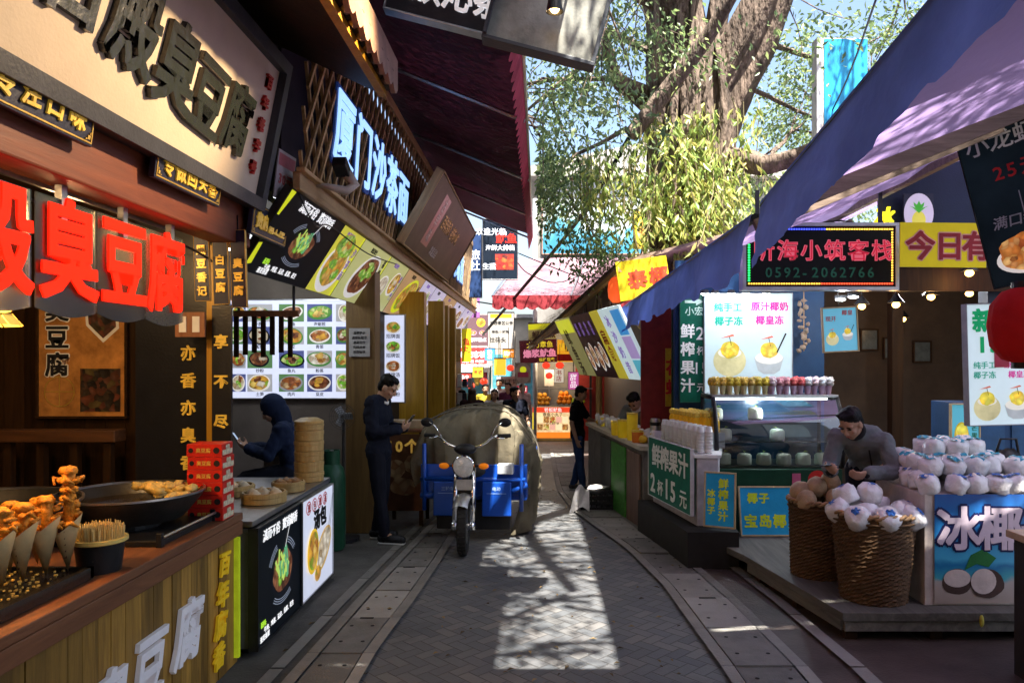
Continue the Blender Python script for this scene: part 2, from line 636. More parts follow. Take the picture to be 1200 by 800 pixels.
# ------------------------------------------------------------------ ground
def paving_mat():
    m, nt, o = new_mat('herringbone brick paving')
    L = nt.links.new
    def M(op, a, b=None, c=None):
        n = N(nt, 'ShaderNodeMath', operation=op)
        for i, q in enumerate((a, b, c)):
            if q is None: continue
            if isinstance(q, (int, float)): n.inputs[i].default_value = q
            else: L(q, n.inputs[i])
        return n.outputs[0]
    tc = N(nt, 'ShaderNodeTexCoord')
    mp = N(nt, 'ShaderNodeMapping')
    mp.inputs['Rotation'].default_value = (0, 0, R(45))
    mp.inputs['Scale'].default_value = (1 / 0.085,) * 3
    L(tc.outputs['Object'], mp.inputs[0])
    wob = N(nt, 'ShaderNodeTexNoise')
    wob.inputs['Scale'].default_value = 0.5
    L(mp.outputs[0], wob.inputs['Vector'])
    mixv = N(nt, 'ShaderNodeMix', data_type='VECTOR')
    mixv.inputs[0].default_value = 0.02
    L(mp.outputs[0], mixv.inputs[4]); L(wob.outputs['Color'], mixv.inputs[5])
    sp = N(nt, 'ShaderNodeSeparateXYZ')
    L(mp.outputs[0], sp.inputs[0])
    x, y = sp.outputs[0], sp.outputs[1]
    i, j = M('FLOOR', x), M('FLOOR', y)
    fx, fy = M('FRACT', x), M('FRACT', y)
    k = M('FLOORED_MODULO', M('SUBTRACT', i, j), 4.0)
    isH = M('LESS_THAN', k, 1.5)
    nH = M('SUBTRACT', 1.0, isH)
    ua = M('ADD', M('MULTIPLY', isH, fx), M('MULTIPLY', nH, fy))
    wa = M('ADD', M('MULTIPLY', isH, fy), M('MULTIPLY', nH, fx))
    first = M('ADD', M('LESS_THAN', k, 0.5), M('GREATER_THAN', k, 2.5))
    ue = M('ADD', M('MULTIPLY', first, ua), M('MULTIPLY', M('SUBTRACT', 1.0, first), M('SUBTRACT', 1.0, ua)))
    d = M('MINIMUM', M('MINIMUM', wa, M('SUBTRACT', 1.0, wa)), ue)
    is1 = M('MULTIPLY', isH, M('GREATER_THAN', k, 0.5))
    is2 = M('MULTIPLY', nH, M('LESS_THAN', k, 2.5))
    cb = N(nt, 'ShaderNodeCombineXYZ')
    L(M('SUBTRACT', i, is1), cb.inputs[0]); L(M('SUBTRACT', j, is2), cb.inputs[1]); L(isH, cb.inputs[2])
    wnz = N(nt, 'ShaderNodeTexWhiteNoise')
    L(cb.outputs[0], wnz.inputs['Vector'])
    tone = ramp(nt, wnz.outputs['Value'], [(0.0, (0.066, 0.072, 0.080)), (0.45, (0.086, 0.091, 0.097)), (0.75, (0.098, 0.100, 0.103)), (1.0, (0.126, 0.122, 0.118))])
    st = N(nt, 'ShaderNodeTexNoise')
    st.inputs['Scale'].default_value = 0.9
    st.inputs['Detail'].default_value = 9
    st.inputs['Roughness'].default_value = 0.7
    L(tc.outputs['Object'], st.inputs['Vector'])
    stain = ramp(nt, st.outputs['Fac'], [(0.3, (0.42, 0.43, 0.45)), (0.45, (0.9, 0.9, 0.92)), (0.58, (1.05, 1.05, 1.04)), (0.72, (1.35, 1.3, 1.22))])
    mul = N(nt, 'ShaderNodeMix', data_type='RGBA', blend_type='MULTIPLY')
    mul.inputs[0].default_value = 1
    L(tone, mul.inputs[6]); L(stain, mul.inputs[7])
    jm = N(nt, 'ShaderNodeMapRange')
    jm.inputs[1].default_value = 0.02
    jm.inputs[2].default_value = 0.07
    L(d, jm.inputs[0])
    mj = N(nt, 'ShaderNodeMix', data_type='RGBA')
    L(jm.outputs[0], mj.inputs[0])
    mj.inputs[6].default_value = (0.052, 0.051, 0.05, 1)
    L(mul.outputs[2], mj.inputs[7])
    b = principled(nt, o, 0.62, 0, mj.outputs[2])
    fine = N(nt, 'ShaderNodeTexNoise')
    fine.inputs['Scale'].default_value = 90
    L(tc.outputs['Object'], fine.inputs['Vector'])
    hsum = M('ADD', jm.outputs[0], M('ADD', M('MULTIPLY', fine.outputs['Fac'], 0.35), M('MULTIPLY', wnz.outputs['Value'], 0.35)))
    add_bump(nt, b, hsum, 0.7, 0.008)
    rr = N(nt, 'ShaderNodeMapRange')
    rr.inputs[3].default_value = 0.42
    rr.inputs[4].default_value = 0.8
    L(st.outputs['Fac'], rr.inputs[0]); L(rr.outputs[0], b.inputs['Roughness'])
    return m
paving = paving_mat()
def ys_between(a, b):
    n = max(1, int((b - a) / 0.25))
    return [a + (b - a) * i / n for i in range(n + 1)]
g = MB()
yy = [-60, -20, -5] + ys_between(0, 20) + [30, 60, 120, 300]
xx = [-200, -30, -6, -2, 0, 2, 6, 30, 200]
vs = [(x, y, gz(y)) for y in yy for x in xx]
nx = len(xx)
g.add(vs, [(r * nx + c, r * nx + c + 1, (r + 1) * nx + c + 1, (r + 1) * nx + c) for r in range(len(yy) - 1) for c in range(nx - 1)])
struct(g.build('street_ground', paving))

slab_m = mat('granite slab', (0.185, 0.178, 0.165), 0.7, ns=5, na=0.4, bump=0.4, bs=120, isl=0.45)
kerb_m = mat('pale kerb stone', (0.19, 0.182, 0.168), 0.7, ns=6, na=0.3, bump=0.4, isl=0.4)
side_m = mat('worn concrete pavement', (0.085, 0.08, 0.074), 0.75, ns=3, na=0.4, bump=0.4)
redside_m = mat('brown stone pavement', (0.07, 0.052, 0.046), 0.55, ns=3, na=0.4, bump=0.35)
hole_m = mat('drain slot', (0.01, 0.01, 0.01), 0.9)
def interp(ctrl, y):
    for (y0, a), (y1, b) in zip(ctrl, ctrl[1:]):
        if y <= y1:
            t = max(0, (y - y0) / (y1 - y0))
            return a + (b - a) * t
    return ctrl[-1][1]
def sheet(mb, cl, cr, y0, y1, h, dy=0.2, mi=None):
    n = max(1, int(round((y1 - y0) / dy)))
    vs = []
    for i in range(n + 1):
        y = y0 + (y1 - y0) * i / n
        vs += [(interp(cl, y), y, gz(y) + h), (interp(cr, y), y, gz(y) + h)]
    mb.add(vs, [(2 * i, 2 * i + 1, 2 * i + 3, 2 * i + 2) for i in range(n)], mi)
# right gutter: slabs between two thin kerb stones, left gutter the same
RL = [(-3, 1.1), (4.3, 1.09), (5.0, 1.05), (6.0, 1.0), (7.1, 0.85), (8.2, 0.62), (9.5, 0.42), (12, 0.3), (20, 0.25)]
RR = [(-3, 1.62), (4.4, 1.60), (5.6, 1.52), (6.6, 1.41), (7.3, 1.24), (8.8, 1.07), (10, 0.9), (12, 0.85), (20, 0.8)]
LL = [(-3, -1.5), (4.2, -1.46), (5.7, -1.39), (7.5, -1.27), (9, -1.22), (20, -1.2)]
LR = [(-3, -1.05), (4.7, -1.02), (5.6, -0.95), (6.8, -0.89), (9, -0.84), (20, -0.8)]
def off(c, d): return [(y, x + d) for y, x in c]
def gutter(cl, cr, name, seedv):
    rnd = random.Random(seedv)
    s, k = MB(), MB()
    hl = MB()
    y = -1.0
    while y < 18:
        L_ = 0.62 + rnd.uniform(-0.05, 0.05)
        h = 0.016 + rnd.uniform(0, 0.012)
        a, b = off(cl, 0.085), off(cr, -0.085)
        n = 3
        vs = []
        for q in range(n + 1):
            yy_ = y + (L_ - 0.012) * q / n
            vs += [(interp(a, yy_), yy_, gz(yy_) + h), (interp(b, yy_), yy_, gz(yy_) + h)]
        m_ = len(vs)
        vs += [(v[0], v[1], v[2] - h - 0.02) for v in vs]
        fs = [(2 * i, 2 * i + 1, 2 * i + 3, 2 * i + 2) for i in range(n)]
        fs += [(0, m_, m_ + 1, 1), (2 * n + 1, m_ + 2 * n + 1, m_ + 2 * n, 2 * n)]
        fs += [(2 * i, 2 * i + 2, m_ + 2 * i + 2, m_ + 2 * i) for i in range(n)] + [(2 * i + 1, m_ + 2 * i + 1, m_ + 2 * i + 3, 2 * i + 3) for i in range(n)]
        s.add(vs, fs)
        xa, xb = interp(a, y + L_ / 2), interp(b, y + L_ / 2)
        for ty in (0.28, 0.72):
            for tx in (0.22, 0.78):
                hl.disc(xa + (xb - xa) * tx, y + L_ * ty, 0.014, 0.014, gz(y + L_ * ty) + h + 0.002, seg=8)
        if rnd.random() < 0.5:
            hl.rect(xa + (xb - xa) * 0.3, xa + (xb - xa) * 0.68, y + L_ - 0.04, y + L_ - 0.012, gz(y + L_) + h + 0.002)
        for c0, c1 in ((cl, off(cl, 0.075)), (off(cr, -0.075), cr)):
            sheet(k, c0, c1, y, y + L_ - 0.008, 0.024 if c0 is cl else 0.022, dy=0.3)
        y += L_
    struct(s.build(name + '_slabs', slab_m))
    struct(k.build(name + '_kerb', kerb_m))
    struct(hl.build(name + '_holes', hole_m))
gutter(RL, RR, 'right_gutter', 3)
gutter(LL, LR, 'left_gutter', 4)
p = MB()
sheet(p, [(-3, -2.0), (20, -2.0)], [(y, x - 0.006) for y, x in LL], -1, 18, 0.012)
struct(p.build('left_pavement', side_m))
p = MB()
sheet(p, [(y, x + 0.006) for y, x in RR], [(-3, 2.4), (4.8, 2.5), (6.2, 2.2), (8.4, 1.6), (20, 1.5)], -1, 18, 0.008)
sheet(p, [(-3, 2.4), (4.8, 2.5), (5.0, 2.5)], [(-3, 8), (5.0, 8)], -1, 5.0, 0.008)
struct(p.build('right_pavement', redside_m))
p = MB()
a, b = off(RR, 0.24), off(RR, 0.33)
y = -1
while y < 8:
    sheet(p, a, b, y, y + 0.88, 0.03, dy=0.3)
    y += 0.9
struct(p.build('right_pavement_edging', kerb_m))
p = MB()
a, b = off(LL, -0.14), off(LL, -0.06)
y = -1
while y < 10:
    sheet(p, a, b, y, y + 0.88, 0.022, dy=0.3)
    y += 0.9
struct(p.build('left_pavement_edging', kerb_m))

# ------------------------------------------------------------------ stinky tofu shop (near left)
tofu = thing('tofu_shop_building', 'dark timber stinky tofu shop with planked inner wall and red brown beam', 'building', (-3.2, 3.0, 0))
def part(mb, name, m, root, **k):
    o = mb.build(name, m, None, **k)
    o.parent = root
    o.matrix_parent_inverse = root.matrix_world.inverted() if root.matrix_world != Matrix.Identity(4) else Matrix.Identity(4)
    return o
bpy.context.view_layer.update()
def wpart(mb, name, m, root, **k):
    """part given in world coordinates under a moved root"""
    bpy.context.view_layer.update()
    inv = root.matrix_world.inverted()
    mb.v = [tuple(inv @ Vector(v)) for v in mb.v]
    return mb.build(name, m, root, **k)
w = MB()
x = -4.6
while x < -2.72:
    w.box(x, x + 0.138, 5.2, 5.23, 0, 2.95)
    x += 0.142
wpart(w, 'planked_wall', dark_wood, tofu)
w = MB().box(-4.7, -4.6, -3, 5.3, 0, 2.95).box(-4.6, -2.6, 5.24, 5.3, 0, 2.95)
wpart(w, 'back_wall', dark_wood, tofu)
w = MB().box(-4.6, -1.92, -3, 5.2, 2.95, 3.0)
wpart(w, 'ceiling', dark_wood, tofu)
w = MB().box(-2.72, -2.24, 5.0, 5.12, 0.02, 2.94)
blk = wpart(w, 'black_wall_panel', mat('black lacquer panel', (0.012, 0.012, 0.015), 0.3), tofu)
t_ = MB()
t_.T = Matrix(((1, 0, 0, 0), (0, 0, -1, 4.997), (0, 1, 0, 0), (0, 0, 0, 1)))
t_.text('亦香亦臭香', -2.36, 1.52, 0.105, vert=True, gap=1.75, bold=0.03, depth=0.008)
wpart(t_, 'lettering', gold, tofu)
w = MB().box(-2.205, -2.115, 4.92, 5.0, 0.02, 2.6)
wpart(w, 'post', amber_wood, tofu)
w = MB().box(-2.02, -1.86, -2, 4.78, 2.56, 2.82)
wpart(w, 'beam', beam_red, tofu, bevel=0.01)
w = MB().box(-2.5, -1.95, -3, 4.78, 3.0, 3.06).box(-4.7, -1.9, -3, 4.95, 3.06, 8.0)
wpart(w, 'upper_wall', wood('dark upper boards', (0.02, 0.012, 0.008), (0.06, 0.035, 0.02), 1), tofu)
# bench rail in front of the planked wall
bn = thing('timber_railing', 'dark red timber railing below the stinky tofu poster', 'railing', (-3.3, 4.95, 0))
w = MB().box(-4.4, -2.78, 4.86, 5.0, 1.30, 1.38)
wpart(w, 'top_rail', dark_wood_x, bn, bevel=0.008)
w = MB().box(-4.4, -2.78, 4.9, 4.96, 0.72, 0.8)
wpart(w, 'bottom_rail', dark_wood_x, bn)
for i in range(7):
    x = -4.2 + i * 0.22
    wpart(MB().box(x, x + 0.05, 4.9, 4.95, 0.0, 1.3), 'baluster', dark_wood, bn)

# big name board, leaning out over the street
c = Vector((-1.715, 2.95, 3.26))
sb = plane('shop_name_board', 'large cream name board with raised black brush characters above the tofu shop', 'sign', c, Y_, (0.16, 0, 0.82))
cream = mat('cream board', (0.62, 0.50, 0.36), 0.6, ns=2.5, na=0.10)
panel(sb, 3.46, 0.80, 0.05, cream, frame=mat('dark slate frame', (0.05, 0.052, 0.06), 0.45), fw=0.075, ft=0.05)
lacq = mat('black lacquer lettering', (0.014, 0.014, 0.014), 0.25, bump=0.5, bs=14)
m_ = MB()
for ch, yy_, zz in (('老', 2.36, 0.12), ('古', 2.74, 0.04), ('殿', 3.13, 0.0), ('臭', 3.50, -0.03), ('豆', 3.84, -0.06), ('腐', 4.20, -0.05)):
    m_.text(ch, yy_ - 2.95, zz, 0.42, z=0.0, depth=0.028, bold=0.03, sx=0.86, slant=0.12, jit=0.06)
m_.build('lettering', lacq, sb)
write(sb, '百年老字号', 1.58, 0.02, 0.085, red_paint, name='seal_lettering', vert=True, gap=1.55, depth=0.02, bold=0.05)
write(sb, '小吃名店', -0.05, 0.37, 0.085, lacq, name='small_lettering', depth=0.02, bold=0.05)

def plaque(label, y0, y1, z0, z1, st, x=-1.785, size=0.105):
    r = plane('plaque', label, 'plaque', (x, (y0 + y1) / 2, (z0 + z1) / 2), Y_, (0.12, 0, 1), group='gilded plaques along the beam')
    w_, h_ = y1 - y0, z1 - z0
    panel(r, w_, h_, 0.03, navy, bevel=0.003)
    b = MB()
    e = 0.012
    for ins in (0.010,):
        for x0, x1, yA, yB in ((-w_ / 2 + ins, w_ / 2 - ins, h_ / 2 - ins - 0.006, h_ / 2 - ins), (-w_ / 2 + ins, w_ / 2 - ins, -h_ / 2 + ins, -h_ / 2 + ins + 0.006), (-w_ / 2 + ins, -w_ / 2 + ins + 0.006, -h_ / 2 + ins + 0.007, h_ / 2 - ins - 0.007), (w_ / 2 - ins - 0.006, w_ / 2 - ins, -h_ / 2 + ins + 0.007, h_ / 2 - ins - 0.007)):
            b.box(x0, x1, yA, yB, 0.0005, 0.004)
    for sx_ in (-1, 1):
        for sy_ in (-1, 1):
            b.cbox((sx_ * (w_ / 2 - 0.032), sy_ * (h_ / 2 - 0.032), 0.002), (0.016, 0.016, 0.006))
            b.cbox((sx_ * (w_ / 2 - 0.048), sy_ * (h_ / 2 - 0.024), 0.002), (0.01, 0.006, 0.006))
            b.cbox((sx_ * (w_ / 2 - 0.024), sy_ * (h_ / 2 - 0.048), 0.002), (0.006, 0.01, 0.006))
    b.build('gilt_border', gold_line, r)
    n = len(st)
    write(r, st, 0.0, 0, size, gold, gap=(w_ - 0.1) / size / n, depth=0.008, bold=0.035, slant=0.08, jit=0.05)
    bk = MB()
    for q in (-0.3, 0.3):
        bk.box(q * w_ - 0.012, q * w_ + 0.012, -0.02, h_ / 2, -0.075, -0.03)
    bk.build('bracket', black, r)
    return r
plaque('navy plaque reading 专注口味 in gilt characters', 2.36, 2.98, 2.695, 2.875, '专注口味')
plaque('navy plaque reading 专做回头客 in gilt characters', 3.46, 4.16, 2.695, 2.865, '专做回头客')
p3 = plaque('brown lit plaque reading 贵府请上座 in orange characters', 4.62, 5.24, 2.63, 2.83, '贵府请上座')

# red glowing letters hanging from a steel rail
rail = thing('sign_rail', 'grey steel rail with hangers holding the red glowing letters', 'rail', (-1.95, 3.0, 2.6))
w = MB()
w.box(-1.985, -1.94, 0.6, 4.13, 2.565, 2.60).box(-2.05, -2.03, 0.6, 4.13, 2.55, 2.58)
wpart(w, 'bar', steel, rail)
for y in (2.55, 3.05, 3.5, 3.95):
    wpart(MB().box(-1.98, -1.95, y - 0.018, y + 0.018, 2.42, 2.565), 'hanger', steel, rail)
neon = lit('red glowing letter face', (0.95, 0.014, 0.003), 0.62)
acr = glass('clear acrylic', (0.8, 0.76, 0.7), 0.0, 0.2)
for ch, y in (('古', 2.06), ('殿', 2.46), ('臭', 2.885), ('豆', 3.29), ('腐', 3.68)):
    r = plane('glowing_letter', 'red glowing character ' + ch + ' on clear acrylic hanging from the rail', 'illuminated letter', (-1.95, y + 0.2, 2.30), Y_, Z_, group='red glowing letters of the tofu shop')
    MB().text(ch, 0, 0, 0.43, z=0.0, depth=0.008, bold=0.030, sx=0.92).build('letter', neon, r)
    a = MB()
    pts = [(-0.2, 0.2), (-0.2, -0.25)] + [(-0.2 + 0.4 * i / 8, -0.25 - 0.03 * math.sin(math.pi * i / 8)) for i in range(1, 8)] + [(0.2, -0.25), (0.2, 0.2)]
    n_ = len(pts)
    a.add([(q[0], q[1], -0.012) for q in pts] + [(q[0], q[1], -0.006) for q in pts], [tuple(range(n_ - 1, -1, -1)), tuple(range(n_, 2 * n_))] + [(i, (i + 1) % n_, n_ + (i + 1) % n_, n_ + i) for i in range(n_)])
    a.build('backing', acr, r)

# three hanging tablets, the 享不尽的 board and a wooden card plate
for (st, x, z, nm) in (('黑豆香记', -2.07, 2.44, 'leftmost'), ('白豆腐', -1.955, 2.42, 'middle'), ('臭豆腐', -1.845, 2.40, 'rightmost')):
    r = plane('hanging_tablet', 'narrow navy hanging tablet reading ' + st + ' beside the corner post', 'tablet', (x, 4.55, z), (1, 0, 0.03), (-0.09, 0, 1), group='narrow tablets under the beam')
    panel(r, 0.088, 0.47, 0.02, navy, frame=gold_line, fw=0.003, ft=0.002)
    write(r, st, 0.0, -0.05, 0.062, gold, vert=True, gap=1.35, depth=0.006, bold=0.04)
    MB().box(-0.003, 0.003, 0.235, 0.33, -0.014, -0.008).build('cord', black, r)
r = plane('vertical_board', 'tall black vertical board reading 享不尽的 in gold', 'sign', (-2.09, 4.88, 1.55), X_, Z_)
panel(r, 0.125, 1.3, 0.03, mat('black lacquer panel', (0.012,) * 3))
write(r, '享不尽的', 0, 0.02, 0.095, gold, vert=True, gap=2.75, depth=0.008, bold=0.035)
r = plane('card_plate', 'small wooden plate holding two white cards beside the vertical board', 'plate', (-2.26, 4.80, 2.07), X_, (-0.04, 0, 1))
panel(r, 0.19, 0.16, 0.02, oak_y)
MB().box(-0.068, -0.022, -0.05, 0.052, 0.001, 0.005).build('card', white_paint, r)
MB().box(0.018, 0.064, -0.05, 0.052, 0.001, 0.005).build('card', white_paint, r)

# stinky tofu poster
r = plane('tofu_poster', 'framed orange brown poster reading 臭豆腐 with pictures of dark fried tofu', 'poster', (-3.185, 5.17, 1.88), X_, Z_)
panel(r, 0.60, 0.86, 0.02, mat('burnt orange poster', (0.36, 0.15, 0.035), 0.4, ns=6, na=0.55, emit=0.04), frame=dark_wood, fw=0.018)
write(r, '臭豆腐', -0.17, 0.12, 0.17, white_ink, name='outline', vert=True, gap=1.12, z=0.002, depth=0.002, bold=0.075)
write(r, '臭豆腐', -0.17, 0.12, 0.17, black_ink, vert=True, gap=1.12, z=0.004, depth=0.003, bold=0.03)
m_ = MB()
m_.poly([(0.02, 0.34), (0.25, 0.36), (0.26, 0.18), (0.15, 0.08), (0.03, 0.2)], 0.003, 0)
m_.poly([(0.04, 0.33), (0.23, 0.34), (0.24, 0.19), (0.15, 0.11), (0.05, 0.21)], 0.005, 1)
m_.rect(-0.01, 0.27, -0.40, -0.1, 0.004, 1)
m_.build('tofu_picture', [white_paint, food('fried tofu picture', [(0.02, 0.015, 0.012), (0.06, 0.04, 0.025), (0.22, 0.06, 0.03), (0.03, 0.02, 0.015), (0.12, 0.09, 0.03)], 22)], r)
m_ = MB()
for k in range(28):
    a0 = 2 * math.pi * k / 28
    a1 = 2 * math.pi * (k + 1) / 28
    m_.add([(-0.155 + q * math.cos(a_), -0.26 + q * math.sin(a_), 0.004) for q, a_ in ((0.10, a0), (0.10, a1), (0.107, a1), (0.107, a0))], [(0, 1, 2, 3)])
m_.rect(-0.158, -0.152, -0.36, -0.16, 0.004).rect(-0.255, -0.055, -0.263, -0.257, 0.0045)
m_.build('round_emblem', gold_line, r)

# bamboo lamp over the counter
bl = thing('bamboo_lamp', 'woven bamboo pendant lamp glowing warm over the tofu counter', 'lamp', (-2.2, 2.72, 1.98))
m_ = MB()
for k in range(14):
    for i in range(5):
        z0, z1 = 0.26 - i * 0.055, 0.215 - i * 0.055
        r0, r1 = 0.07 + i * 0.038, 0.105 + i * 0.038
        a0, a1 = 2 * math.pi * (k + 0.04) / 14, 2 * math.pi * (k + 0.96) / 14
        m_.add([(r0 * math.cos(a0), r0 * math.sin(a0), z0), (r0 * math.cos(a1), r0 * math.sin(a1), z0), (r1 * math.cos(a1), r1 * math.sin(a1), z1), (r1 * math.cos(a0), r1 * math.sin(a0), z1)], [(0, 1, 2, 3)])
m_.build('lamp_shade', mat('lamp lit bamboo', (0.62, 0.40, 0.08), 0.6, emit=0.10, na=0.3), bl)
MB().tube([(0, 0, 0.25), (0, 0, 0.95)], 0.006, 6).build('cord', black, bl)
bulb_m = lit('warm bulb glass', (1.0, 0.62, 0.22), 6.0)
MB().ell((0, 0, 0.12), 0.035, 10, 8).build('bulb', bulb_m, bl, smooth='all')
lamp('bulb_light', (0, 0, 0.03), 15, (1.0, 0.6, 0.25), 0.06, bl)
for (x, y, z, pw) in ((-2.5, 3.9, 2.62, 12), (-3.2, 3.3, 2.7, 4), (-2.35, 1.9, 2.6, 12)):  # warm bulbs added to light the food and kitchen
    b_ = thing('added_fill_bulb', {3.9: 'bare warm bulb added above the frying pan to light it', 3.3: 'bare warm bulb added to light the tofu kitchen', 1.9: 'bare warm bulb added to light the front of the tofu counter'}[y], 'bulb', (x, y, z), group='bulbs added to light the tofu shop')
    MB().ell((0, 0, 0), 0.04, 10, 8).build('glass', bulb_m, b_, smooth='all')
    MB().tube([(0, 0, 0.04), (0, 0, 0.33)], 0.012, 6).build('socket', black, b_)
    lamp('bulb_light', (0, 0, -0.08), pw, (1.0, 0.62, 0.28), 0.08, b_)

# counter
ct = thing('tofu_counter', 'wooden plank counter with white raised characters on its front', 'counter', (-2.2, 2.4, 0))
w = MB()
y = -1.2
rnd = random.Random(5)
while y < 4.46:
    wd = rnd.choice((0.09, 0.11, 0.13))
    y1 = min(y + wd, 4.5)
    w.box(-1.86 - rnd.uniform(0, 0.006), -1.825 - rnd.uniform(0, 0.006), y, y1 - 0.004, 0.02, 0.80)
    y = y1
wpart(w, 'plank_front', oak, ct)
w = MB().box(-2.75, -1.795, -1.2, 4.5, 0.875, 0.92)
wpart(w, 'counter_top', oak_y, ct, bevel=0.006)
w = MB().box(-1.826, -1.797, -1.2, 4.5, 0.79, 0.873)
wpart(w, 'apron', oak_y, ct, bevel=0.005)
w = MB()
y = -2.75
while y < -1.9:
    w.box(y, y + 0.11, 4.46, 4.495, 0.02, 0.86)
    y += 0.114
wpart(w, 'end_boards', oak, ct)
t_ = MB()
t_.T = Matrix(((0, 0, 1, -1.822), (1, 0, 0, 0), (0, 1, 0, 0), (0, 0, 0, 1)))
for ch, y, z in (('臭', 3.12, 0.38), ('豆', 3.45, 0.42), ('腐', 3.83, 0.45)):
    t_.text(ch, y, z, 0.34, z=0, depth=0.022, bold=0.03, sx=0.9, slant=0.25, jit=0.05)
wpart(t_, 'white_lettering', mat('white raised lettering', (0.78, 0.76, 0.8), 0.45, na=0.06, emit=0.03), ct)
t_ = MB()
t_.T = Matrix(((0, 0, 1, -1.822), (1, 0, 0, 0), (0, 1, 0, 0), (0, 0, 0, 1)))
t_.text('百年腐香', 4.24, 0.42, 0.15, vert=True, gap=1.12, depth=0.015, bold=0.035, slant=0.15, jit=0.08)
wpart(t_, 'yellow_lettering', mat('yellow raised lettering', (0.75, 0.48, 0.02), 0.45, emit=0.05), ct)
wpart(MB().box(-1.83, -1.80, 4.445, 4.47, 0.06, 0.78), 'lime_edge_strip', mat('lime strip', (0.45, 0.55, 0.02), 0.4, emit=0.15), ct)

# things on the counter
tr = MB().box(-2.42, -1.88, 1.6, 3.13, 0.925, 0.96)
for a in ((-2.42, -2.40, 1.6, 3.13), (-1.90, -1.88, 1.6, 3.13), (-2.42, -1.88, 3.11, 3.13), (-2.42, -1.88, 1.6, 1.62)):
    tr.box(a[0] - 0.001, a[1] + 0.001, a[2] - 0.001, a[3] + 0.001, 0.93, 0.975)
tag(tr.build('serving_tray', mat('black enamel', (0.014, 0.012, 0.011), 0.25)), 'long black serving tray under the cones of fried squid', 'tray')
cr_ = MB()
rnd = random.Random(9)
for k in range(420):
    x, y = rnd.uniform(-2.38, -1.92), rnd.uniform(1.9, 3.1)
    cr_.cbox((x, y, 0.966 + rnd.uniform(0, 0.006)), (rnd.uniform(0.004, 0.014), rnd.uniform(0.004, 0.01), 0.006), rot=Matrix.Rotation(rnd.uniform(0, 3), 3, 'Z'))
tag(cr_.build('spice_crumbs', mat('golden crumbs', (0.55, 0.36, 0.08), 0.7, isl=0.8, na=0.6)), 'golden crumbs scattered on the black tray', 'crumbs', kind='stuff')
kraft = mat('kraft paper cone', (0.62, 0.45, 0.22), 0.7, ns=12, na=0.15)
fried = mat('fried orange batter', (0.62, 0.23, 0.022), 0.5, ns=26, na=0.7, bump=1.0, bs=70)
cone_labels = ['fried squid skewer in a paper cone at the tray edge, cut by the photo edge', 'fried squid skewer in a printed paper cone', 'fried squid skewer in a plain paper cone between two others', 'tallest fried squid skewer in a paper cone beside the toothpick tub', 'small fried squid skewer in a paper cone behind the others', 'fried squid skewer in a paper cone at the far rear of the tray']
for i, (px, py, d, tall) in enumerate(((2, 640, 2.84, 0.30), (27, 652, 2.93, 0.30), (54, 640, 3.03, 0.31), (80, 636, 3.1, 0.42), (12, 640, 3.07, 0.28), (44, 640, 3.2, 0.27))):
    q = P(px, py, d)
    r = thing('squid_skewer', cone_labels[i], 'fried skewer', (q.x, d, 0.962), rnd.uniform(-0.4, 0.4), group='fried skewers in paper cones')
    m_ = MB()
    L_ = 0.2
    n = 16
    vs = [(0, 0, 0)]
    for k in range(n):
        a = 2 * math.pi * k / n
        z = L_ * (1.0 + 0.22 * math.cos(a - 0.6))
        vs.append((0.052 * math.cos(a), 0.052 * math.sin(a), z))
    m_.add(vs, [(0, 1 + (k + 1) % n, 1 + k) for k in range(n)])
    cn = m_.build('paper_cone', kraft, r, smooth='all')
    if i in (0, 1, 3):
        s_ = MB()
        for k in range(5):
            z = 0.06 + 0.028 * k
            rr_ = 0.052 * z / L_ + 0.004
            s_.add([(rr_ * math.sin(t), -rr_ * math.cos(t), zz) for zz in (z, z + 0.022) for t in (-0.28, 0.28)], [(0, 1, 3, 2)])
        s_.build('printed_strip', mat('brown print', (0.10, 0.03, 0.02), 0.6), cn)
    s_ = MB()
    top = tall
    pts = []
    s_.tube([(0, 0, 0.12), (0.004, 0, top - 0.06), (0, 0, top)], [0.022, 0.02, 0.028], 10)
    s_.ell((0, 0, top), (0.036, 0.034, 0.022), 10, 6, jit=0.4)
    z = 0.2
    while z < top - 0.02:
        for k in range(3):
            a = rnd.uniform(0, 6.28)
            s_.ell((0.028 * math.cos(a), 0.028 * math.sin(a), z), (0.022, 0.02, 0.014), 8, 6, jit=0.4)
            if rnd.random() < 0.6:
                a2 = a + 0.8
                s_.tube([(0.02 * math.cos(a), 0.02 * math.sin(a), z), (0.055 * math.cos(a + 0.2), 0.055 * math.sin(a + 0.2), z + 0.012), (0.05 * math.cos(a2), 0.05 * math.sin(a2), z - 0.012)], [0.010, 0.009, 0.005], 6)
        z += 0.036
    s_.build('squid', fried, r, smooth='all')
    MB().tube([(0, 0, 0.02), (0, 0, top + 0.0)], 0.003, 5).build('stick', bamboo, r)
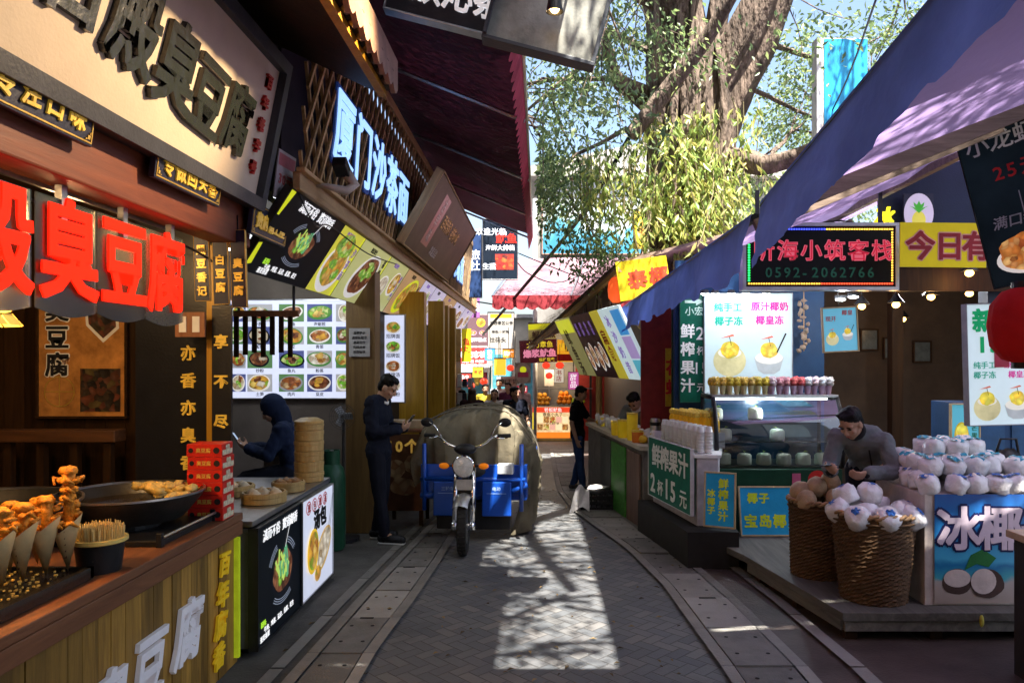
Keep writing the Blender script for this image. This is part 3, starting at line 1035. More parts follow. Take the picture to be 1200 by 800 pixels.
# toothpick tub
r = thing('toothpick_tub', 'black tub with yellow rim full of bamboo toothpicks', 'tub', (-1.93, 3.26, 0.921))
MB().lathe([(0.085, 0), (0.1, 0.135), (0.092, 0.135), (0.08, 0.02)], seg=28).build('tub', black, r, smooth=True)
MB().lathe([(0.102, 0.125), (0.112, 0.13), (0.112, 0.145), (0.100, 0.148), (0.094, 0.14)], seg=28, cap=False).build('rim', mat('yellow plastic', (0.72, 0.55, 0.16), 0.4), r, smooth=True)
s_ = MB()
for k in range(420):
    a, q = rnd.uniform(0, 6.28), 0.09 * math.sqrt(rnd.random())
    x, y = q * math.cos(a), q * math.sin(a)
    s_.tube([(x, y, 0.06), (x * 1.06 + rnd.uniform(-.004, .004), y * 1.06 + rnd.uniform(-.004, .004), 0.19 + rnd.uniform(0, 0.018))], 0.0018, 4)
tp = s_.build('toothpicks', mat('toothpick wood', (0.72, 0.55, 0.22), 0.6, isl=0.6), r)
tp['kind'] = 'stuff'
# frying pans
pan_m = mat('blackened iron pan', (0.05, 0.047, 0.043), 0.35, 0.7, ns=5, na=0.4)
def pan(label, x, y, z, rad, hgt):
    r = thing('frying_pan', label, 'frying pan', (x, y, z), group='big pans of the tofu kitchen')
    MB().lathe([(rad * 0.72, 0.0), (rad * 0.97, hgt - 0.02), (rad, hgt), (rad * 0.985, hgt + 0.004), (rad * 0.94, hgt - 0.015), (rad * 0.7, 0.02)], seg=48).build('pan', pan_m, r, smooth=True)
    MB().lathe([(rad * 0.985, hgt + 0.003), (rad * 1.01, hgt + 0.006), (rad * 1.01, hgt + 0.016), (rad * 0.985, hgt + 0.016)], seg=48, cap=False).build('rim', steel, r, smooth=True)
    MB().lathe([(0.0, hgt - 0.05), (rad * 0.86, hgt - 0.05)], seg=40, cap=False).build('oil', mat('dark cooking oil', (0.03, 0.016, 0.005), 0.08), r)
    return r
pn = pan('big iron frying pan on the burner with golden tofu on its shelf', -2.21, 4.02, 0.99, 0.365, 0.13)
pan('wide steel pan at the back of the tofu kitchen', -2.74, 3.55, 0.98, 0.48, 0.16)
bu = thing('burner', 'black square gas burner under the big frying pan', 'burner', (-2.2, 4.0, 0.92))
m_ = MB().box(-0.33, 0.33, -0.34, 0.26, 0.001, 0.03)
for sx_ in (-1, 1):
    for sy_ in (-0.34, 0.26):
        m_.box(sx_ * 0.33 - 0.015, sx_ * 0.33 + 0.015, sy_ - 0.015, sy_ + 0.015, 0.0, 0.07)
m_.build('body', black, bu, bevel=0.004)
MB().tube([(0.345, -0.34, 0.05), (0.345, 0.26, 0.05)], 0.008, 6).build('guard_rail', steel, bu)
MB().lathe([(0.15, 0.03), (0.15, 0.068), (0.12, 0.068), (0.12, 0.03)], seg=20).build('ring', dark_metal, bu)
for k in range(24):
    a, q = rnd.uniform(-0.4, 2.2), rnd.uniform(0.05, 0.27)
    x, y = -2.17 + q * math.cos(a), 4.06 + q * math.sin(a)
    o = MB().ell((0, 0, 0), (0.035 + rnd.uniform(0, .014), 0.03, 0.024), 10, 7, jit=0.5).build('fried_tofu', mat('golden fried tofu', (0.75, 0.52, 0.16), 0.5, ns=18, na=0.35, bump=0.6), smooth='all')
    o.location = (x, y, 1.10 + rnd.uniform(0, 0.035))
    o.rotation_euler = (rnd.uniform(-.3, .3), rnd.uniform(-.3, .3), rnd.uniform(0, 3))
    tag(o, 'golden piece of fried tofu heaped in the big pan', 'fried tofu', 'golden fried tofu pieces in the pan')
# stack of red boxes
red_box = mat('glossy red carton', (0.62, 0.025, 0.015), 0.35, na=0.12)
for k in range(6):
    r = thing('red_carton', ['lowest red carton of the stack on the tofu counter', 'second red carton from the bottom of the stack', 'third red carton from the bottom of the stack', 'third red carton from the top of the stack', 'second red carton from the top of the stack', 'topmost red carton of the stack, open at the top'][k], 'carton', (-1.915 + rnd.uniform(-.004, .004), 4.33 + rnd.uniform(-.004, .004), 0.921 + k * 0.0735), rnd.uniform(-0.03, 0.03), group='red cartons stacked on the tofu counter')
    MB().box(-0.1, 0.1, -0.08, 0.08, 0, 0.072).build('box', red_box, r, bevel=0.002)
    t_ = MB()
    t_.T = Matrix(((1, 0, 0, 0), (0, 0, -1, -0.081), (0, 1, 0, 0.036), (0, 0, 0, 1)))
    t_.text('臭豆腐', -0.005, 0.0, 0.028, depth=0.001, bold=0.03, z=0, mi=0)
    t_.disc(0.07, 0.0, 0.018, 0.018, 0.001, 1).disc(-0.075, 0.0, 0.014, 0.014, 0.001, 1)
    t_.T = Matrix(((0, 0, 1, 0.101), (1, 0, 0, 0), (0, 1, 0, 0.036), (0, 0, 0, 1)))
    t_.rect(-0.07, 0.07, -0.03, 0.0, 0.0, 2).text('香脆', 0, 0.014, 0.03, depth=0.001, bold=0.03, z=0.001, mi=2)
    t_.build('print', [mat('gold print', (0.7, 0.42, 0.08), 0.5), black_ink, mat('cream print', (0.75, 0.6, 0.42), 0.6, ns=40, na=0.5)], r)

# tiled eave and clear notice sheet
ev = thing('tiled_eave', 'overhanging eave with scalloped brown tile edge above the tofu sign', 'eave', (-1.4, 3.7, 3.7))
w = MB()
poly_ = [(-0.98, 3.62), (-1.02, 3.80), (-1.95, 4.35), (-1.95, 4.02), (-1.06, 3.60)]
w.T = Matrix(((1, 0, 0, 0), (0, 0, -1, 0), (0, 1, 0, 0), (0, 0, 0, 1)))
w.prism(poly_, -4.9, 3.0)
wpart(w, 'eave_board', dark_wood, ev)
w = MB()
y = -2.0
while y < 4.85:
    w.tube([(-0.955, y, 3.64), (-1.5, y, 3.98), (-1.95, y, 4.40)], 0.055, 10)
    y += 0.16
wpart(w, 'roof_tiles', mat('clay roof tile', (0.20, 0.13, 0.095), 0.7, isl=0.4, na=0.4), ev)
w = MB()
y = -2.0
fasc = mat('brown pink fascia', (0.30, 0.19, 0.14), 0.7, na=0.3)
while y < 4.88:
    n = 6
    vs = []
    for i in range(n + 1):
        t = i / n
        zz = 3.60 + 0.045 * (1 - math.sin(math.pi * t))
        vs += [(-0.93, y + 0.16 * t, zz - 0.035), (-0.93, y + 0.16 * t, 3.80)]
    vs += [(v[0] - 0.03, v[1], v[2]) for v in vs]
    m_ = 2 * n + 2
    w.add(vs, [(2 * i, 2 * i + 2, 2 * i + 3, 2 * i + 1) for i in range(n)] + [(m_ + 2 * i, m_ + 2 * i + 1, m_ + 2 * i + 3, m_ + 2 * i + 2) for i in range(n)] + [(2 * i, m_ + 2 * i, m_ + 2 * i + 2, 2 * i + 2) for i in range(n)])
    y += 0.16
wpart(w, 'scalloped_fascia', fasc, ev)
w = MB()
w.box(-1.05, -1.0, -2, 4.86, 3.56, 3.6)
wpart(w, 'yellow_batten', amber_wood, ev)
r = plane('notice_sheet', 'clear plastic sleeve with a faded red price notice beside the cream board', 'notice', (-1.70, 4.97, 3.06), (0.10, 1, 0), (0.12, 0, 1))
panel(r, 0.26, 0.32, 0.008, mat('plastic sleeve', (0.42, 0.36, 0.36), 0.15, na=0.3))
MB().rect(-0.12, 0.12, 0.06, 0.14, 0.002).build('heading_band', mat('faded red band', (0.36, 0.10, 0.11), 0.5), r)
write(r, '30元', 0, -0.02, 0.09, mat('faded red print', (0.45, 0.08, 0.08), 0.5), depth=0.002)
# ------------------------------------------------------------------ noodle shop (left, behind the tofu shop)
ns_ = thing('noodle_shop_building', 'noodle shop with tan lattice fascia and amber timber posts', 'building', (-2.6, 8.0, 0))
w = MB().box(-3.9, -2.04, 8.34, 8.44, 0, 3.0)
wpart(w, 'rear_wall', mat('grey brown plaster', (0.16, 0.13, 0.11), 0.8, ns=2), ns_)
w = MB().box(-3.9, -3.8, 5.3, 8.34, 0, 3.0)
wpart(w, 'side_wall', mat('grey brown plaster', (0.16, 0.13, 0.11)), ns_)
w = MB().box(-3.9, -1.98, 5.3, 19, 3.0, 3.08)
wpart(w, 'ceiling', mat('pale ceiling', (0.42, 0.43, 0.42), 0.7), ns_)
w = MB().box(-2.05, -1.74, 7.86, 8.12, 0.0, 2.98)
wpart(w, 'post', wood('brown timber post', (0.13, 0.07, 0.022), (0.28, 0.16, 0.05), 2, scale=3), ns_, bevel=0.008)
for (y, x0, x1) in ((10.0, -1.89, -1.55), (11.6, -1.74, -1.50), (12.6, -1.63, -1.55), (13.2, -1.6, -1.5)):
    wpart(MB().box(x0, x1, y, y + 0.2, gz(y) - 0.05, 2.75), 'timber_pillar', amber_wood, ns_, bevel=0.006)
w = MB().box(-2.1, -2.0, 8.44, 19, -0.5, 3.0)
wpart(w, 'facade_wall', dark_wood, ns_)
w = MB().box(-5, -1.98, 4.95, 20, 3.1, 4.9)
wpart(w, 'upper_wall', mat('dark plum wall', (0.03, 0.02, 0.024), 0.7), ns_)
# fascia ledge and lattice
lt = thing('lattice_fascia', 'tan diamond lattice fascia above the menu strip', 'fascia', (-1.6, 10, 3.0))
w = MB()
w.bar((-1.61, 4.92, 3.03), (-1.61, 18.5, 3.03), 0.05, 0.12).bar((-1.575, 4.9, 3.10), (-1.575, 18.5, 3.10), 0.06, 0.03)
wpart(w, 'ledge', lattice_wood, lt, bevel=0.006)
w = MB()
w.bar((-1.50, 4.92, 4.40), (-1.50, 18.5, 4.40), 0.06, 0.10)
wpart(w, 'top_beam', lattice_wood, lt)
w = MB()
def fas(y, t): return Vector((-1.585 + 0.085 * t, y, 3.11 + 1.25 * t))
for sgn in (1, -1):
    y = 3.6
    while y < 19:
        ya, yb = (y, y + 0.72) if sgn > 0 else (y + 0.72, y)
        t0, t1 = 0.0, 1.0
        lo, hi = 4.93, 18.5
        pa, pb = [ya, 0.0], [yb, 1.0]
        def clip(p, q):
            if p[0] < lo: return [lo, p[1] + (q[1] - p[1]) * (lo - p[0]) / (q[0] - p[0])]
            if p[0] > hi: return [hi, p[1] + (q[1] - p[1]) * (hi - p[0]) / (q[0] - p[0])]
            return p
        if max(ya, yb) > lo and min(ya, yb) < hi:
            a_, b_ = clip(pa, pb), clip(pb, pa)
            o_ = Vector((0.012 * sgn, 0, 0))
            w.bar(fas(*a_) + o_, fas(*b_) + o_, 0.026, 0.02, up=X_)
        y += 0.17
wpart(w, 'lattice', lattice_wood, lt)
w = MB().box(-1.74, -1.72, 4.95, 18.5, 3.02, 4.5)
wpart(w, 'backing', mat('dark plum backing', (0.02, 0.014, 0.022), 0.7), lt)
blue_neon = lit('pale blue glowing letters', (0.30, 0.52, 0.95), 0.62)
def neon_word(st, y0, pitch, size, zc, label_of):
    for i, ch in enumerate(st):
        r = plane('channel_letter', label_of(ch), 'illuminated letter', (-1.535, y0 + i * pitch, zc), Y_, (0.06, 0, 1), group='pale blue letters on the lattice')
        MB().text(ch, 0, 0, size + 0.045, z=0.0, depth=0.015, bold=0.045, sx=0.98).build('tray', mat('deep blue letter tray', (0.02, 0.05, 0.2), 0.4, emit=0.10), r)
        MB().text(ch, 0, 0, size, z=0.016, depth=0.012, bold=0.012, sx=0.98).build('face', blue_neon, r)
neon_word('厦门沙茶面', 5.80, 0.62, 0.60, 3.63, lambda c_: 'large pale blue glowing character ' + c_ + ' on the lattice fascia')
neon_word('海蛎煎', 13.3, 0.62, 0.58, 3.60, lambda c_: 'far pale blue glowing character ' + c_ + ' beyond the brown board')

# floodlight camera on a bracket in front of the first letter
q = P(400, 196, 5.3)
fl = thing('floodlight', 'cream floodlight with a black head on an arm before the blue letters', 'floodlight', (q.x, q.y, q.z))
MB().cbox((0, 0, 0), (0.10, 0.14, 0.075), rot=Matrix.Rotation(R(-25), 3, 'X')).build('head', black, fl, bevel=0.008)
MB().tube([(0.02, 0.05, -0.02), (0.06, 0.12, -0.10), (0.02, 0.05, -0.16), (-0.10, -0.02, -0.14), (-0.36, 0.0, -0.10)], [0.04, 0.045, 0.035, 0.02, 0.015], 10).build('arm', mat('aged cream plastic', (0.45, 0.38, 0.3), 0.5), fl, smooth='all')

# slanting menu strip along the street: one panel after the other
food_y = food('noodle soup picture', [(0.55, 0.30, 0.04), (0.35, 0.14, 0.03), (0.65, 0.48, 0.12), (0.25, 0.09, 0.02), (0.22, 0.34, 0.03)], 16, emit=0.20)
food_g = food('greens picture', [(0.12, 0.35, 0.03), (0.30, 0.50, 0.05), (0.06, 0.2, 0.03), (0.45, 0.55, 0.2)], 26, emit=0.20)
food_r = food('spicy meat picture', [(0.38, 0.12, 0.03), (0.22, 0.07, 0.02), (0.55, 0.22, 0.06), (0.12, 0.04, 0.02), (0.5, 0.35, 0.18)], 24, emit=0.16)
food_w = food('pale dumpling picture', [(0.6, 0.55, 0.45), (0.45, 0.36, 0.24), (0.7, 0.68, 0.6), (0.3, 0.22, 0.12)], 20, emit=0.18)
food_b = food('dark beef picture', [(0.14, 0.045, 0.02), (0.28, 0.09, 0.04), (0.4, 0.18, 0.08), (0.06, 0.02, 0.012)], 24, emit=0.12)
foods = [food_y, food_g, food_r, food_w, food_b]
bowl_w = lit('printed white bowl', (0.75, 0.72, 0.68), 0.25)
bowl_k = lit('printed black bowl', (0.012, 0.016, 0.024), 0.05)
lime = lit('printed lime yellow', (0.62, 0.66, 0.02), 0.30)
ink_w = lit('lit white print', (0.85, 0.85, 0.85), 0.35)
ink_k = mat('black print', (0.012, 0.012, 0.014), 0.6, bump=0)
ink_g = lit('lit green print', (0.35, 0.6, 0.04), 0.35)
ink_p = lit('lit purple print', (0.22, 0.12, 0.45), 0.2)
shine = lit('printed bowl shine', (0.35, 0.4, 0.5), 0.2)
def dish(x, y, rx, ry, base, main, extra=None, z=0.002, rot=0.0, seed=0):
    """a printed dish: bowl, filling and garnish as flat print layers (material slots 0 bowl, 1 filling, 2 garnish)"""
    rr = random.Random(seed)
    m = MB()
    m.disc(x, y, rx, ry, z, 0, 28, rot=rot)
    m.disc(x, y + ry * 0.06, rx * 0.86, ry * 0.82, z + 0.002, 1, 26, jit=0.12, rot=rot)
    for i in range(7):
        a, q = rr.uniform(0, 6.28), rr.uniform(0.1, 0.55)
        m.disc(x + rx * q * math.cos(a), y + ry * (q * math.sin(a) + 0.1), rx * rr.uniform(0.1, 0.26), ry * rr.uniform(0.1, 0.26), z + 0.004 + i * 0.0004, 2, 10, jit=0.5)
    return m, [base, main, extra or food_g]
SU, SV = Y_, Vector((0.35, 0, 0.55))
def strip_panel(y0, y1, label, bg, h=0.63):
    cc = Vector((-1.79, (y0 + y1) / 2, 2.70))
    r = plane('menu_lightbox', label, 'menu board', cc, SU, SV, group='slanting lit menu panels of the noodle shop')
    panel(r, y1 - y0 - 0.01, h, 0.05, bg, frame=dark_metal, fw=0.004, ft=0.003)
    return r
bk_ = lit('printed near black', (0.008, 0.012, 0.017), 0.03)
r = strip_panel(4.86, 6.2, 'black menu panel with a noodle bowl and lime corner tags', bk_)
def noodle_poster(r, w_, h_):
    m, ms = dish(0.06 * w_, -0.02 * h_, 0.27 * w_, 0.22 * h_, bowl_k, food_b, food_g, rot=0.1, seed=3)
    m.build('noodle_picture', ms, r)
    m = MB()
    rr = random.Random(4)
    for i in range(26):
        a = rr.uniform(0.6, 2.4)
        x0, y0 = 0.04 * w_ + rr.uniform(-.12, .14) * w_, -0.02 * h_ + rr.uniform(-.08, .1) * h_
        x1, y1 = x0 + 0.13 * w_ * math.cos(a), y0 + 0.14 * h_ * math.sin(a)
        nx_, ny_ = -(y1 - y0) * 0.13, (x1 - x0) * 0.13
        m.add([(x0 - nx_, y0 - ny_, 0.007 + i * 1e-4), (x0 + nx_, y0 + ny_, 0.007 + i * 1e-4), (x1 + nx_, y1 + ny_, 0.007 + i * 1e-4), (x1 - nx_, y1 - ny_, 0.007 + i * 1e-4)], [(0, 1, 2, 3)], i % 2)
    m.build('greens_picture', [lit('lit pale green', (0.45, 0.62, 0.12), 0.3), lit('lit jade green', (0.12, 0.42, 0.2), 0.25)], r)
    m = MB()
    for i in range(3):
        q = 0.30 + 0.025 * i
        for (a0, a1, ys) in ((0.55, 1.2, 1), (2.0, 2.7, 1), (4.0, 5.3, 0.9)):
            n = 8
            vs = []
            for k in range(n + 1):
                a = a0 + (a1 - a0) * k / n
                for qq in (q, q + 0.008):
                    vs.append((0.06 * w_ + qq * w_ * math.cos(a), -0.02 * h_ + qq * 0.86 * h_ * ys * math.sin(a), 0.003))
            m.add(vs, [(2 * k, 2 * k + 1, 2 * k + 3, 2 * k + 2) for k in range(n)])
    m.build('bowl_outline', shine, r)
    write(r, '滇而不俗 寶道御香', 0.02 * w_, 0.41 * h_, 0.10 * w_, ink_w, gap=0.95, depth=0.002, bold=0.02, slant=0.15)
    write(r, '配料:', -0.37 * w_, -0.33 * h_, 0.05 * w_, ink_g, name='green_lettering', depth=0.002, bold=0.03)
    write(r, '牛肉、鸡蛋、豆皮、韭菜、花生', -0.02 * w_, -0.39 * h_, 0.05 * w_, ink_w, name='small_lettering', depth=0.002, bold=0.02)
    write(r, '葱花香菜', -0.35 * w_, -0.45 * h_, 0.05 * w_, ink_w, name='small_lettering', depth=0.002, bold=0.02)
noodle_poster(r, 0.95, 0.62)
m = MB()
m.poly([(-0.655, 0.31), (-0.57, 0.31), (-0.62, 0.12), (-0.655, 0.12)], 0.003).poly([(-0.655, -0.10), (-0.6, -0.09), (-0.58, -0.25), (-0.655, -0.27)], 0.003)
m.build('lime_tag', lime, r)
edges = [6.2, 6.94, 8.16, 9.26, 10.6, 11.7, 13.0, 14.6, 16.4, 18.3]
ylw = lit('printed yellow ground', (0.60, 0.56, 0.06), 0.28)
pale = lit('printed pale green ground', (0.50, 0.50, 0.20), 0.26)
lil = lit('printed lilac ground', (0.55, 0.5, 0.68), 0.30)
org = lit('printed warm ground', (0.50, 0.30, 0.14), 0.25)
specs = [('yellow menu panel with a tall noodle soup picture', ylw, food_y, food_g), ('pale green menu panel with an oval bowl of mixed noodles', pale, food_b, food_g),
         ('pale green menu panel with two snack pictures', pale, food_y, food_w), ('menu panel with a bright yellow ladle bowl', org, food_y, food_y),
         ('lilac menu panel with a pale dish and thin captions', lil, food_w, food_g), ('lilac menu panel with a bowl of greens', lil, food_g, food_w),
         ('warm menu panel with reddish dishes', org, food_r, food_y), ('lilac menu panel with red seafood dishes', lil, food_r, food_w), ('last pale menu panel at the far end of the strip', lil, food_w, food_r)]
for i, (lab, bg, f1, f2) in enumerate(specs):
    y0, y1 = edges[i], edges[i + 1]
    r = strip_panel(y0, y1, lab, bg)
    w_ = y1 - y0
    if i == 0:
        m, ms = dish(-0.02, -0.06, 0.30, 0.25, bowl_w, food_y, food_g, seed=i); m.build('dish_picture', ms, r)
        m, ms = dish(-0.05, 0.15, 0.24, 0.13, food_y, food_g, food_y, z=0.009, seed=8); m.build('garnish_picture', ms, r)
    elif i in (1, 3):
        m, ms = dish(0.02, -0.02, w_ * 0.33, 0.24, bowl_w if i == 1 else lime, f1, f2, rot=0.35, seed=i); m.build('dish_picture', ms, r)
    else:
        for s_ in (-1, 1):
            m, ms = dish(s_ * w_ * 0.22, s_ * 0.05, w_ * 0.2, 0.16, bowl_w, f1 if s_ > 0 else f2, f2, seed=i * 3 + s_); m.build('dish_picture', ms, r)
    write(r, ['沙茶面', '福鼎肉片', '鱿鱼羹', '面线糊', '花生汤', '四果汤', '海鲜锅', '土笋冻', '鱼丸汤'][i], w_ * 0.40, 0.02, 0.10, [ink_p, ink_k][i % 2], vert=True, gap=1.2, depth=0.002)
    write(r, '现煮现卖', -w_ * 0.1, 0.26, 0.06, ink_k if i % 2 else ink_p, name='small_lettering', depth=0.002)
    if i in (0, 1):
        MB().rect(w_ / 2 - 0.05, w_ / 2 - 0.01, -0.31, 0.31, 0.0025).build('lime_edge', lime, r)

# glossy brown board leaning over the street
c = Vector((-1.25, 10.0, 3.48))
gb = plane('hanging_board', 'large glossy brown sign leaning out with red seal and thin gold writing', 'sign', c, Y_, (0.43, 0, 0.76))
panel(gb, 4.0, 0.88, 0.08, mat('glossy brown board', (0.10, 0.07, 0.04), 0.45, spec=0.12, ns=2, na=0.35), frame=lattice_wood, fw=0.015)
MB().rect(-1.3, -0.85, -0.30, 0.34, 0.003).build('red_seal', mat('faded red seal', (0.25, 0.035, 0.03), 0.3), gb)
write(gb, '古早味', -1.08, 0.03, 0.18, mat('pale print', (0.5, 0.42, 0.38), 0.4), vert=True, gap=1.1, depth=0.003)
write(gb, '百年传承 老街小吃', 0.05, 0.1, 0.2, gold_line, name='gold_lettering', depth=0.003, gap=0.9)
write(gb, '欢迎品尝', -0.3, -0.28, 0.13, mat('pale print', (0.5, 0.42, 0.38)), name='small_lettering', depth=0.003)

# counter with two lit posters
c2 = thing('steamer_counter', 'steel topped counter carrying bamboo steamers', 'counter', (-2.1, 5.4, 0))
wpart(MB().box(-2.7, -1.79, 4.58, 6.24, 0.06, 0.80), 'cabinet', mat('grey cabinet', (0.18, 0.18, 0.18), 0.5), c2)
wpart(MB().box(-2.75, -1.76, 4.56, 6.26, 0.815, 0.85), 'top', steel, c2, bevel=0.004)
wpart(MB().box(-2.65, -1.84, 4.65, 6.18, 0.005, 0.06), 'plinth', black, c2)
r = plane('noodle_poster', 'black lit poster of a noodle bowl on the counter front', 'lit poster', (-1.735, 4.97, 0.43), Y_, Z_)
panel(r, 0.82, 0.74, 0.05, bk_, frame=dark_metal, fw=0.008)
noodle_poster(r, 0.80, 0.74)
r = plane('bun_poster', 'pale lit poster reading 汤包 with a steamer basket of soup buns', 'lit poster', (-1.735, 5.82, 0.43), Y_, Z_)
panel(r, 0.80, 0.74, 0.05, lit('lit pale poster', (0.52, 0.55, 0.66), 0.36), frame=steel, fw=0.008)
m = MB()
for k in range(4):
    m.disc(-0.24 + 0.14 * k, 0.295, 0.062, 0.052, 0.003, 0).disc(-0.24 + 0.14 * k, 0.295, 0.052, 0.042, 0.004, 1)
m.build('red_circles', [lit('lit dark red', (0.35, 0.02, 0.03), 0.2), lit('lit pale poster', (0.52, 0.55, 0.66))], r)
write(r, '现包现蒸', -0.03, 0.295, 0.075, red_ink, name='circle_lettering', gap=1.87, z=0.005, depth=0.002)
write(r, '汤包', 0.05, 0.17, 0.17, ink_k, depth=0.003, bold=0.05, jit=0.05)
m, ms = dish(0.14, -0.10, 0.24, 0.13, lit('printed basket', (0.50, 0.32, 0.10), 0.3), food_w, food_w, rot=0.5, seed=21)
m.build('basket_picture', ms, r)
m, ms = dish(-0.15, -0.05, 0.17, 0.14, lit('printed egg yellow', (0.70, 0.45, 0.03), 0.3), food_y, food_y, z=0.009, rot=1.3, seed=22)
m.build('bun_picture', ms, r)
m, ms = dish(-0.03, -0.25, 0.08, 0.06, lit('printed basket', (0.5, 0.32, 0.1)), food_y, food_y, z=0.009, seed=23)
m.build('bun_picture', ms, r)
m = MB()
for k in range(2):
    m.poly([(0.22 + 0.04 * k, 0.0), (0.232 + 0.04 * k, 0.0), (0.37 + 0.02 * k, 0.30), (0.362 + 0.02 * k, 0.30)], 0.012 + k * 0.001)
m.build('chopstick_picture', ink_k, r)

def steamer(x, y, z, rad, label, h=0.07, lid=False, grp='stacked bamboo steamers'):
    r = thing('bamboo_steamer', label, 'steamer', (x, y, z), random.uniform(0, 6), group=grp)
    MB().lathe([(rad * 0.96, 0), (rad, 0.004), (rad, h - 0.004), (rad * 0.97, h), (rad * 0.9, h), (rad * 0.9, 0.012), (0.0, 0.012)], seg=36, cap=False).build('basket', bamboo, r, smooth=True)
    MB().lathe([(rad * 1.0, h * 0.55), (rad * 1.03, h * 0.58), (rad * 1.03, h * 0.9), (rad, h * 0.93)], seg=36, cap=False).build('band', bamboo, r, smooth=True)
    if lid:
        MB().lathe([(rad, h), (rad * 1.02, h + 0.02), (rad * 0.6, h + 0.045), (0.0, h + 0.05)], seg=36, cap=False).build('lid', bamboo, r, smooth=True)
    return r
nm = ['lowest', 'second lowest', 'third', 'fourth', 'second highest']
for k in range(5):
    steamer(-1.885, 6.08, 0.851 + k * 0.084, 0.115, nm[k] + ' bamboo steamer of the tall stack beside the post', h=0.083)
steamer(-1.885, 6.08, 0.851 + 5 * 0.084, 0.115, 'topmost lidded bamboo steamer of the tall stack', h=0.05, lid=True)
bun = mat('steamed bun dough', (0.62, 0.5, 0.34), 0.6, ns=12, na=0.15)
def bun_basket(x, y, label, rad=0.15, z=0.851, mm=None):
    r = steamer(x, y, z, rad, label, h=0.075, grp='open steamers of buns')
    for k in range(6):
        a = k * math.pi / 3
        q = 0 if k == 5 else rad * 0.55
        b_ = MB().ell((0, 0, 0.03), (0.045, 0.045, 0.035), 12, 8).lathe([(0.02, 0.055), (0.008, 0.07), (0.0, 0.066)], seg=8, cap=False).build('bun', mm or bun, smooth='all')
        b_.location = (x + q * math.cos(a), y + q * math.sin(a), z + 0.025)
        tag(b_, 'pale pleated steamed bun lying in ' + label.replace('open bamboo steamer', 'the open steamer'), 'bun', 'steamed buns')
bun_basket(-1.92, 5.18, 'open bamboo steamer nearest the counter edge')
bun_basket(-2.24, 4.98, 'open bamboo steamer beside the red cartons')
bun_basket(-2.25, 5.45, 'open bamboo steamer at the middle of the counter')
bun_basket(-2.55, 5.3, 'open bamboo steamer farthest from the street')
bun_basket(-1.9, 5.62, 'open bamboo steamer holding brown dumplings', rad=0.12, mm=mat('brown dumpling', (0.28, 0.14, 0.05), 0.5, na=0.4))

# back lit menu wall
r = plane('menu_lightbox', 'large backlit white menu board of dish pictures inside the noodle shop', 'menu board', (-2.78, 8.30, 1.955), X_, Z_)
mw = lit('backlit white menu', (0.50, 0.53, 0.68), 0.50)
panel(r, 1.34, 1.09, 0.04, mw, frame=steel, fw=0.015)
caps = ['炒花蛤', '沙茶面', '鱿鱼', '海蛎煎', '肉粽', '春卷', '蟹脚', '扁食', '青菜', '拌面', '虾仁', '炒粉', '鱼丸', '粉蒸', '鸡爪', '五香', '土笋', '肉片', '豆皮', '香肠']
ci = 0
pic_bg = [lit('picture blue', (0.10, 0.12, 0.3), 0.2), lit('picture grey', (0.4, 0.4, 0.42), 0.25), lit('picture green', (0.12, 0.25, 0.1), 0.2)]
for ry in (366.6, 393, 421, 448.5):
    for cx_ in (279, 305, 342, 375, 403):
        x, y = (cx_ - 341) * 8.3 / FPX, (409 - ry) * 8.3 / FPX
        hw = 0.14 if cx_ < 400 else 0.085
        if cx_ < 285: hw = 0.09
        rq = random.Random(ci * 5 + 2)
        m, ms = dish(x + rq.uniform(-.01, .01), y + rq.uniform(-.01, .006), hw * rq.uniform(0.8, 1.0), 0.098 * rq.uniform(0.72, 1.0), [bowl_w, bowl_w, lit('printed grey plate', (0.3, 0.32, 0.36), 0.2), bowl_k, lit('printed leaf plate', (0.08, 0.25, 0.06), 0.2)][rq.randrange(5)], foods[(ci * 7 + ci // 5) % 5], foods[(ci * 3 + 1) % 5], z=0.004, rot=rq.uniform(-.25, .25), seed=ci)
        m.disc(x + rq.uniform(-.04, .04), y + rq.uniform(-.02, .04), hw * 0.3, 0.035, 0.013, 4, jit=0.5)
        m.rect(x - hw, x + hw, y - 0.098, y + 0.098, 0.002, 3)
        m.build('dish_picture', ms + [pic_bg[ci % 3], foods[(ci * 11 + 2) % 5]], r)
        if hw > 0.1:
            write(r, caps[ci], x, y - 0.125, 0.045, ink_k, name='caption', depth=0.002)
        ci += 1
r = plane('menu_board', 'narrow backlit menu board between the brown post and amber pillars', 'menu board', (-2.02, 9.6, 1.85), X_, Z_)
panel(r, 0.55, 1.12, 0.04, mw, frame=steel, fw=0.015)
for k in range(4):
    m, ms = dish(0.13, 0.4 - 0.25 * k, 0.10, 0.08, bowl_w, foods[k], foods[(k + 1) % 5], seed=k + 40)
    m.build('dish_picture', ms, r)
    write(r, '招牌' + '面饭汤粉'[k], 0.13, 0.29 - 0.25 * k, 0.06, ink_k, name='caption', depth=0.002)
tl = thing('tube_light', 'white tube light on the ceiling above the menu board', 'light', (-2.7, 7.2, 2.92), group='tube lights of the noodle shop')
MB().box(-0.6, 0.6, -0.03, 0.03, 0.0, 0.05).build('housing', white_paint, tl)
MB().tube([(-0.58, 0, -0.012), (0.58, 0, -0.012)], 0.014, 8).build('tube', lit('white tube glass', (0.9, 0.95, 1.0), 4.0), tl)
lamp('tube_glow', (0, 0, -0.12), 12, (0.85, 0.92, 1.0), 0.25, tl)
